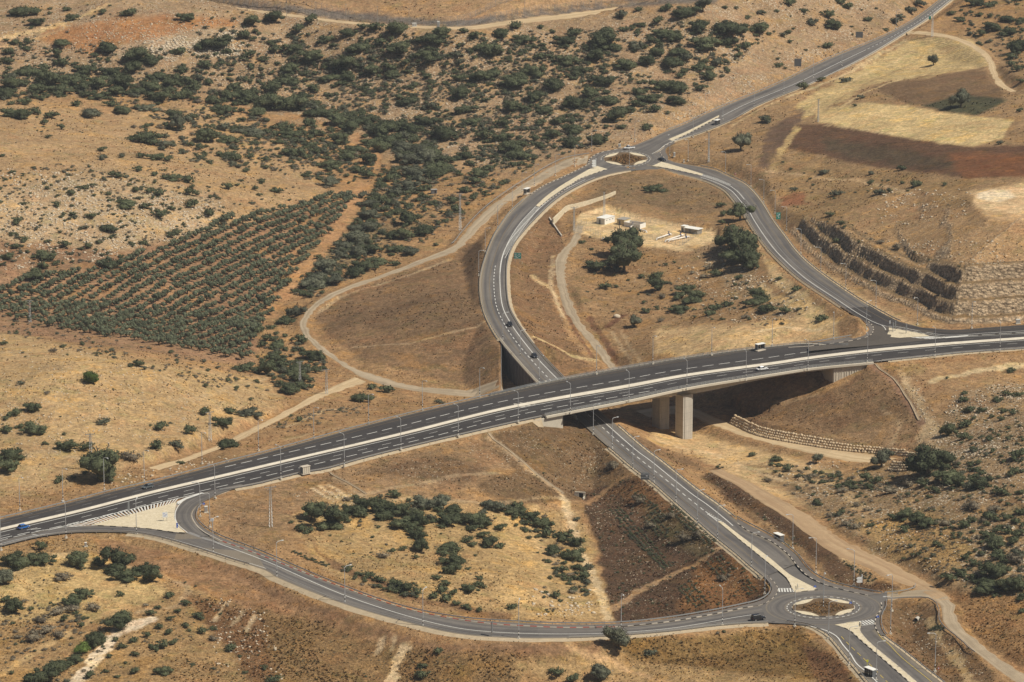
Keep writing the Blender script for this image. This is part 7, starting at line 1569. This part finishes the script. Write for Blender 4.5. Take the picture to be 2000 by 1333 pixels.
wall([(1081,441),(1096,426),(1110,412),(1125,408),(1150,401),(1180,391),(1203,380)], 3.0, 1.4, .5, 'pale concrete retaining wall between the loop road and the compound', 'island'); wall([(1072,428),(1084,446),(1096,463)], .7, .6, .5, 'low pale concrete kerb wall running down beside the bush', 'kerb')

# ================================================================ UTILITY COMPOUND
BA = R(53); bu = np.array([math.cos(BA), math.sin(BA)]); bv = np.array([-bu[1], bu[0]])
def building(x, y, a, b, h, label, wallm='whitep', roofm='whitep', over=.15, door='left', open_=False, win=True):
    c = np.array(G1(x, y)); z = 6.2; ctr = c[:2]+bu*a/2+bv*b/2; t = empty('utility_building', (ctr[0], ctr[1], z), BA); tag(t, label, 'building')
    mb = MB()
    if open_:
        for cx_, cy_, sx, sy in ((0, -b/2+.1, a, .2), (0, b/2-.1, a, .2), (-a/2+.1, 0, .2, b-.4), (a/2-.1, 0, .2, b-.4)): mb.box((cx_, cy_, h/2), (sx, sy, h))
    else: mb.box((0, 0, h/2), (a, b, h))
    mb.build('wall', M[wallm], t)
    if not open_: mb = MB(); mb.box((0, 0, h+.09), (a+2*over, b+2*over, .18)); mb.build('roof', M[roofm], t)
    if door:
        mb = MB(); mb.box((-a/2-.02, b*.12, 1.05), (.06, .95, 2.1)); mb.build('door', M['signback'], t)
    if win:
        for k in range(3):
            mb = MB(); mb.box((-a/2+a*(k+.7)/3.4, -b/2-.02, h*.68), (.6, .06, .35)); mb.build('vent', M['signback'], t)
    return t
building(1181, 440, 7.6, 4.4, 2.7, 'white flat roofed utility building at the left of the compound'); building(1218.7, 441.5, 5.0, 3.8, 2.5, 'cream utility building with grey roof beside the white one', 'cream', 'greyroof', win=False)
building(1250, 448, 4.4, 8.6, 2.1, 'open topped white walled enclosure in the compound', open_=True, door=None, win=False); building(1362, 459.5, 3.4, 6.4, 2.3, 'long low shed with white overhanging roof at the right of the compound', 'greyroof', 'whitep', .5)
building(1338, 455, 2.4, 2.2, 2.7, 'small white block with door beside the long shed', win=False)
def pipeline(a, b, label, valve=True):
    A, B = np.array(G1(*a)), np.array(G1(*b)); t = empty('pipe_assembly', tuple(A)); tag(t, label, 'pipework'); d = B-A; L_ = np.linalg.norm(d[:2]); t.rotation_euler[2] = math.atan2(d[1], d[0])
    mb = MB(); mb.tube((0, 0, .8), (L_, 0, .8), .28, .28, 10); mb.tube((0, 0, .8), (-.5, 0, .1), .28, .28, 10); mb.tube((L_, 0, .8), (L_+.5, 0, .1), .28, .28, 10); mb.build('pipe', M['pipewhite'], t)
    for f in (.2, .5, .8):
        mb = MB(); mb.box((L_*f, 0, .3), (.3, .5, .6)); mb.build('support', M['concrete_l'], t)
    if valve:
        mb = MB(); mb.tube((L_*.85, 0, .8), (L_*.85, 0, 2.0), .22, .16, 8); mb.tube((L_*.85, 0, 2.0), (L_*.85, 0, 2.1), .5, .5, 12); mb.box((L_*.85, 0, .8), (.7, .8, .8)); mb.build('valve', M['valveblue'], t)
pipeline((1283,470),(1310,461), 'left white pipe with a tall valve in the compound'); pipeline((1300,474),(1334,463), 'middle white pipe with a blue valve in the compound'); pipeline((1307,474),(1345,466), 'right white pipe curving at the end in the compound', True)
pipeline((1249,452),(1262,456), 'short white pipe beside the open enclosure', False); pipeline((1232,447),(1236,445), 'blue and white pump head in front of the open enclosure'); pipeline((1229,461),(1239,464), 'white pipe bend half behind the tall trees', False); pipeline((1177,471),(1186,474), 'white pipe loop left of the tall trees', False)
# chain link fence
FP = G(*zip(*[(1120,444),(1140,448),(1178,470),(1230,462),(1290,472),(1330,482),(1352,468),(1372,458),(1340,447),(1290,440),(1200,426),(1165,438),(1137,439),(1120,444)])); s = np.r_[0, np.cumsum(np.linalg.norm(np.diff(FP, axis=0), axis=1))]
t = empty('chain_link_fence', tuple(FP[0])); tag(t, 'thin grey chain link fence round the sandy compound', 'fence'); ov = Vector(t.location)
_mb = MB(); _mb.box((0, 0, 1.1), (.09, .09, 2.2)); _o = _mb.build('post', M['steel']); FPM = _o.data; bpy.data.objects.remove(_o)
for q_ in np.arange(0, s[-1], 2.8):
    p = resamp(FP, s, [q_])[0]; o = bpy.data.objects.new('post', FPM); COL.objects.link(o); o.parent = t; o.location = (p[0]-ov.x, p[1]-ov.y, float(tz(p[0], p[1]))-ov.z)
Q = resamp(FP, s, np.arange(0, s[-1], 1.4)); Q[:, 2] = tz(Q[:, 0], Q[:, 1]); mb = MB()
for z_ in np.arange(.2, 2.2, .32): mb.sweep(Q, .025, .03, z0=z_)
rel(mb, ov).build('wire_mesh', M['steel'], t)
# patrol fence at the top
P = bord.L+np.array([0, 9, 0]); P[:, 2] = tz(P[:, 0], P[:, 1]); s = np.r_[0, np.cumsum(np.linalg.norm(np.diff(P, axis=0), axis=1))]
for off, lab in ((3.0, 'inner patrol fence beside the pale patrol road'), (16.0, 'outer patrol fence behind the grey strip')):
    Pf = bord.L+np.array([0, off, 0]); Pf[:, 2] = tz(Pf[:, 0], Pf[:, 1]); t = empty('patrol_fence', tuple(Pf[0])); tag(t, lab, 'fence'); ov = Vector(t.location)
    for q_ in np.linspace(0, s[-1], 98):
        p = resamp(Pf, s, [q_])[0]; o = bpy.data.objects.new('post', FPM); COL.objects.link(o); o.parent = t; o.location = (p[0]-ov.x, p[1]-ov.y, p[2]-ov.z); o.scale = (1.4, 1.4, 1.5)
    mb = MB()
    for z_ in np.arange(.25, 3.3, .3): mb.sweep(Pf, .03, .035, z0=z_)
    rel(mb, ov).build('wire_mesh', M['steel'], t)
for k, (x, y) in enumerate(((560, 34), (616, 38), (676, 43), (737, 47), (799, 52), (1025, 36))):
    p = G1(x, y); mb = MB(); mb.tube((0, 0, 0), (0, 0, 9), .12, .08, 6); mb.box((0, 0, 9), (.5, .3, .3)); o = mb.build('camera_mast', M['steel'], None, p); tag(o, f'thin mast along the patrol road, {ORD[k]} from the left', 'mast', 'masts along the patrol road')
p = G1(847.5, 379); t = empty('shed', p, R(10)); tag(t, 'small grey shed with pale roof among the scrub', 'shed')
mb = MB(); mb.box((0, 0, .9), (2.6, 2, 1.8)); mb.build('wall', M['signback'], t); mb = MB(); mb.box((0, 0, 1.85), (3.0, 2.4, .14)); mb.build('roof', M['greyroof'], t); mb = MB(); mb.box((.5, -1.02, .8), (.7, .05, 1.5)); mb.build('door', M['dark'], t)
p = G1(1205, 621); V, F = ico(2); V = V*(1+(rng.random((len(V), 1))-.5)*.25)*np.array([1.5, 1.2, 1.0]); o = npmesh('boulder', V, F, M['rock']); o.location = (p[0], p[1], p[2]+.4); tag(o, 'single pale boulder on bare ground inside the loop', 'boulder')

# ================================================================ VEHICLES
def paint_mat(name, c, met=.0): return simple(name, c, .25, .04, 1, metal=met, spec=.6)
def loft(st, mat, name, parent):
    """stations: (x, list of (y,z) half ring from bottom centre to top centre)"""
    mb = MB(); rings = []
    for x, pr in st:
        ring = [(x, y, z) for y, z in pr]+[(x, -y, z) for y, z in reversed(pr)]; rings.append(len(mb.v)); mb.v += ring; k = len(ring)
    for a, b in zip(rings[:-1], rings[1:]):
        for i in range(k): j = (i+1) % k; mb.f.append((a+i, a+j, b+j, b+i)); mb.m.append(0)
    mb.f += [tuple(range(rings[0], rings[0]+k)), tuple(range(rings[-1]+k-1, rings[-1]-1, -1))]; mb.m += [0, 0]
    return mb.build(name, mat, parent)
def car(x, y, zz, kind, colr, label, rev=False, strip=None, extra=0.0, cat='car'):
    p = Vector(W(x, y, zz)); s_ = strip; i = int(((s_.c[:, :2]-np.array(p)[:2])**2).sum(1).argmin()); T = s_.T[i]; a = math.atan2(T[1], T[0])+(math.pi if rev else 0)+extra
    t = empty('parked_car' if False else {'sedan': 'car', 'suv': 'suv', 'pickup': 'pickup_truck', 'hatch': 'car'}[kind], p, a); tag(t, label, cat)
    L = dict(sedan=4.6, suv=4.7, pickup=5.3, hatch=4.1)[kind]; h = L/2; w = .9; bl = .95 if kind in ('suv', 'pickup') else .82; lo = .28
    def R_(y, z0, z1): return [(y*.86, z0), (y, z0+.12), (y, (z0+z1)/2), (y*.97, z1-.06), (y*.86, z1)]
    body = [(-h, R_(w*.86, lo+.12, bl-.08)), (-h+.12, R_(w*.95, lo, bl)), (-h*.5, R_(w, lo-.04, bl+.03)), (0, R_(w, lo-.04, bl+.03)), (h*.4, R_(w, lo-.04, bl)), (h*.75, R_(w*.96, lo, bl-.1)), (h-.12, R_(w*.88, lo+.02, bl-.2)), (h, R_(w*.78, lo+.1, bl-.3))]
    loft(body, M[colr], 'body', t)
    H = dict(sedan=1.42, suv=1.85, pickup=1.8, hatch=1.48)[kind]
    c0, c1, c2, c3 = dict(sedan=(-.78, -.42, .12, .46), suv=(-.97, -.88, .15, .42), pickup=(-.12, -.02, .34, .56), hatch=(-.93, -.62, .18, .52))[kind]
    def C_(yb, yt, z0, z1): return [(yb, z0), (yb, z0+.02), (yb*.5+yt*.5, (z0+z1)/2), (yt, z1-.03), (yt*.92, z1)]
    loft([(c0*h, C_(w*.88, w*.86, bl-.02, bl+.03)), (c1*h, C_(w*.9, w*.72, bl-.02, H-.05)), (c2*h, C_(w*.9, w*.72, bl-.02, H-.05)), (c3*h, C_(w*.88, w*.84, bl-.02, bl+.03))], M['glass'], 'window', t)
    mb = MB(); mb.box(((c1+c2)/2*h, 0, H-.03), ((c2-c1)*h+.12, w*1.46, .07), 0, 0, .92)
    for s in (-1, 1):
        for fx in (c1*h, (c1+c2)/2*h, c2*h): mb.tube((fx, s*w*.91, bl), (fx*.97, s*w*.70, H-.04), .035, .035, 4)
    mb.build('roof', M[colr], t)
    if kind == 'pickup': mb = MB(); mb.box((-.58*h, 0, bl+.02), (h*.74, w*1.55, .06)); mb.build('cargo_bed', M['dark'], t)
    if kind == 'suv': mb = MB(); mb.tube((-h-.02, 0, 1.0), (-h-.2, 0, 1.0), .34, .34, 14); mb.build('spare_wheel', M['tyre'], t)
    for fx in (-.6*h, .62*h):
        for s in (-1, 1):
            mb = MB(); mb.tube((fx, s*(w-.22), .33), (fx, s*(w+.01), .33), .33, .33, 16); wh = mb.build('wheel', M['tyre'], t); mb = MB(); mb.tube((fx, s*(w), .33), (fx, s*(w+.03), .33), .2, .2, 12); mb.build('rim', M['rim'], wh)
    for s in (-1, 1):
        mb = MB(); mb.box((h-.1, s*w*.62, bl-.27), (.14, .34, .14)); mb.build('headlight', M['headlight'], t); mb = MB(); mb.box((-h+.03, s*w*.7, bl-.12), (.1, .22, .16)); mb.build('tail_light', M['lightred'], t)
    return t
M['p_white'] = paint_mat('white_car_paint', (.78, .78, .77)); M['p_black'] = paint_mat('black_car_paint', (.012, .012, .016)); M['p_blue'] = paint_mat('blue_car_paint', (.02, .13, .42)); M['p_grey'] = paint_mat('grey_car_paint', (.14, .16, .17), .4); M['p_dgrey'] = paint_mat('charcoal_car_paint', (.035, .04, .05), .3)
car(46, 1032.5, zh(46)+.03, 'hatch', 'p_blue', 'bright blue car at the far left of the highway', strip=hwN, cat='car')
car(289, 953.5, zh(289)+.03, 'hatch', 'p_grey', 'silver grey car on the far carriageway above the triangle island', rev=True, strip=hwF)
car(1488.5, 723, zh(1488)+.03, 'sedan', 'p_white', 'white car crossing the viaduct on the near carriageway', strip=hwN)
car(996, 636, zl(0, 636)+.06, 'sedan', 'p_black', 'black car on the loop road, the farther of two', strip=loop); car(1044, 697.5, zl(0, 697)+.06, 'sedan', 'p_dgrey', 'dark grey car on the loop road nearest the viaduct', strip=loop)
car(1481, 1211, .3, 'suv', 'p_black', 'black off-road car with spare wheel waiting at the near roundabout', strip=sramp, cat='suv')
car(1229, 291, 11.3, 'pickup', 'p_white', 'white pickup truck driving round the far roundabout', rev=True, strip=neleg, extra=R(-26), cat='pickup truck'); car(1293, 314, 9.95, 'sedan', 'p_dgrey', 'dark car leaving the far roundabout toward the slip road', strip=seleg, rev=False)
HAZE = 0.000038
# ================================================================ AIR (thin summer haze over the valley)
mb = MB(); mb.box((0, 2400, 215), (7000, 8400, 500)); hz = mb.build('haze', [], None) if False else None
m, nt = newmat('thin_air_haze'); n = N(nt); vol = n('ShaderNodeVolumePrincipled', {'Color': (.80, .86, .95, 1), 'Density': HAZE}); o_ = n('ShaderNodeOutputMaterial'); nt.links.new(vol.outputs[0], o_.inputs[1])
mb = MB(); X0, X1, Y0_, Y1_, Z0_, Z1_ = -12000, 12000, -400, float(YY[-1])+200, float(GZ.min())-1.5, max(float(GZ.max())+5, 380.0)
mb.box(((X0+X1)/2, (Y0_+Y1_)/2, (Z0_+Z1_)/2), (X1-X0, Y1_-Y0_, Z1_-Z0_)); hz = mb.build('haze', m); tag(hz, 'thin pale summer haze in the valley air', 'haze', kind='stuff')
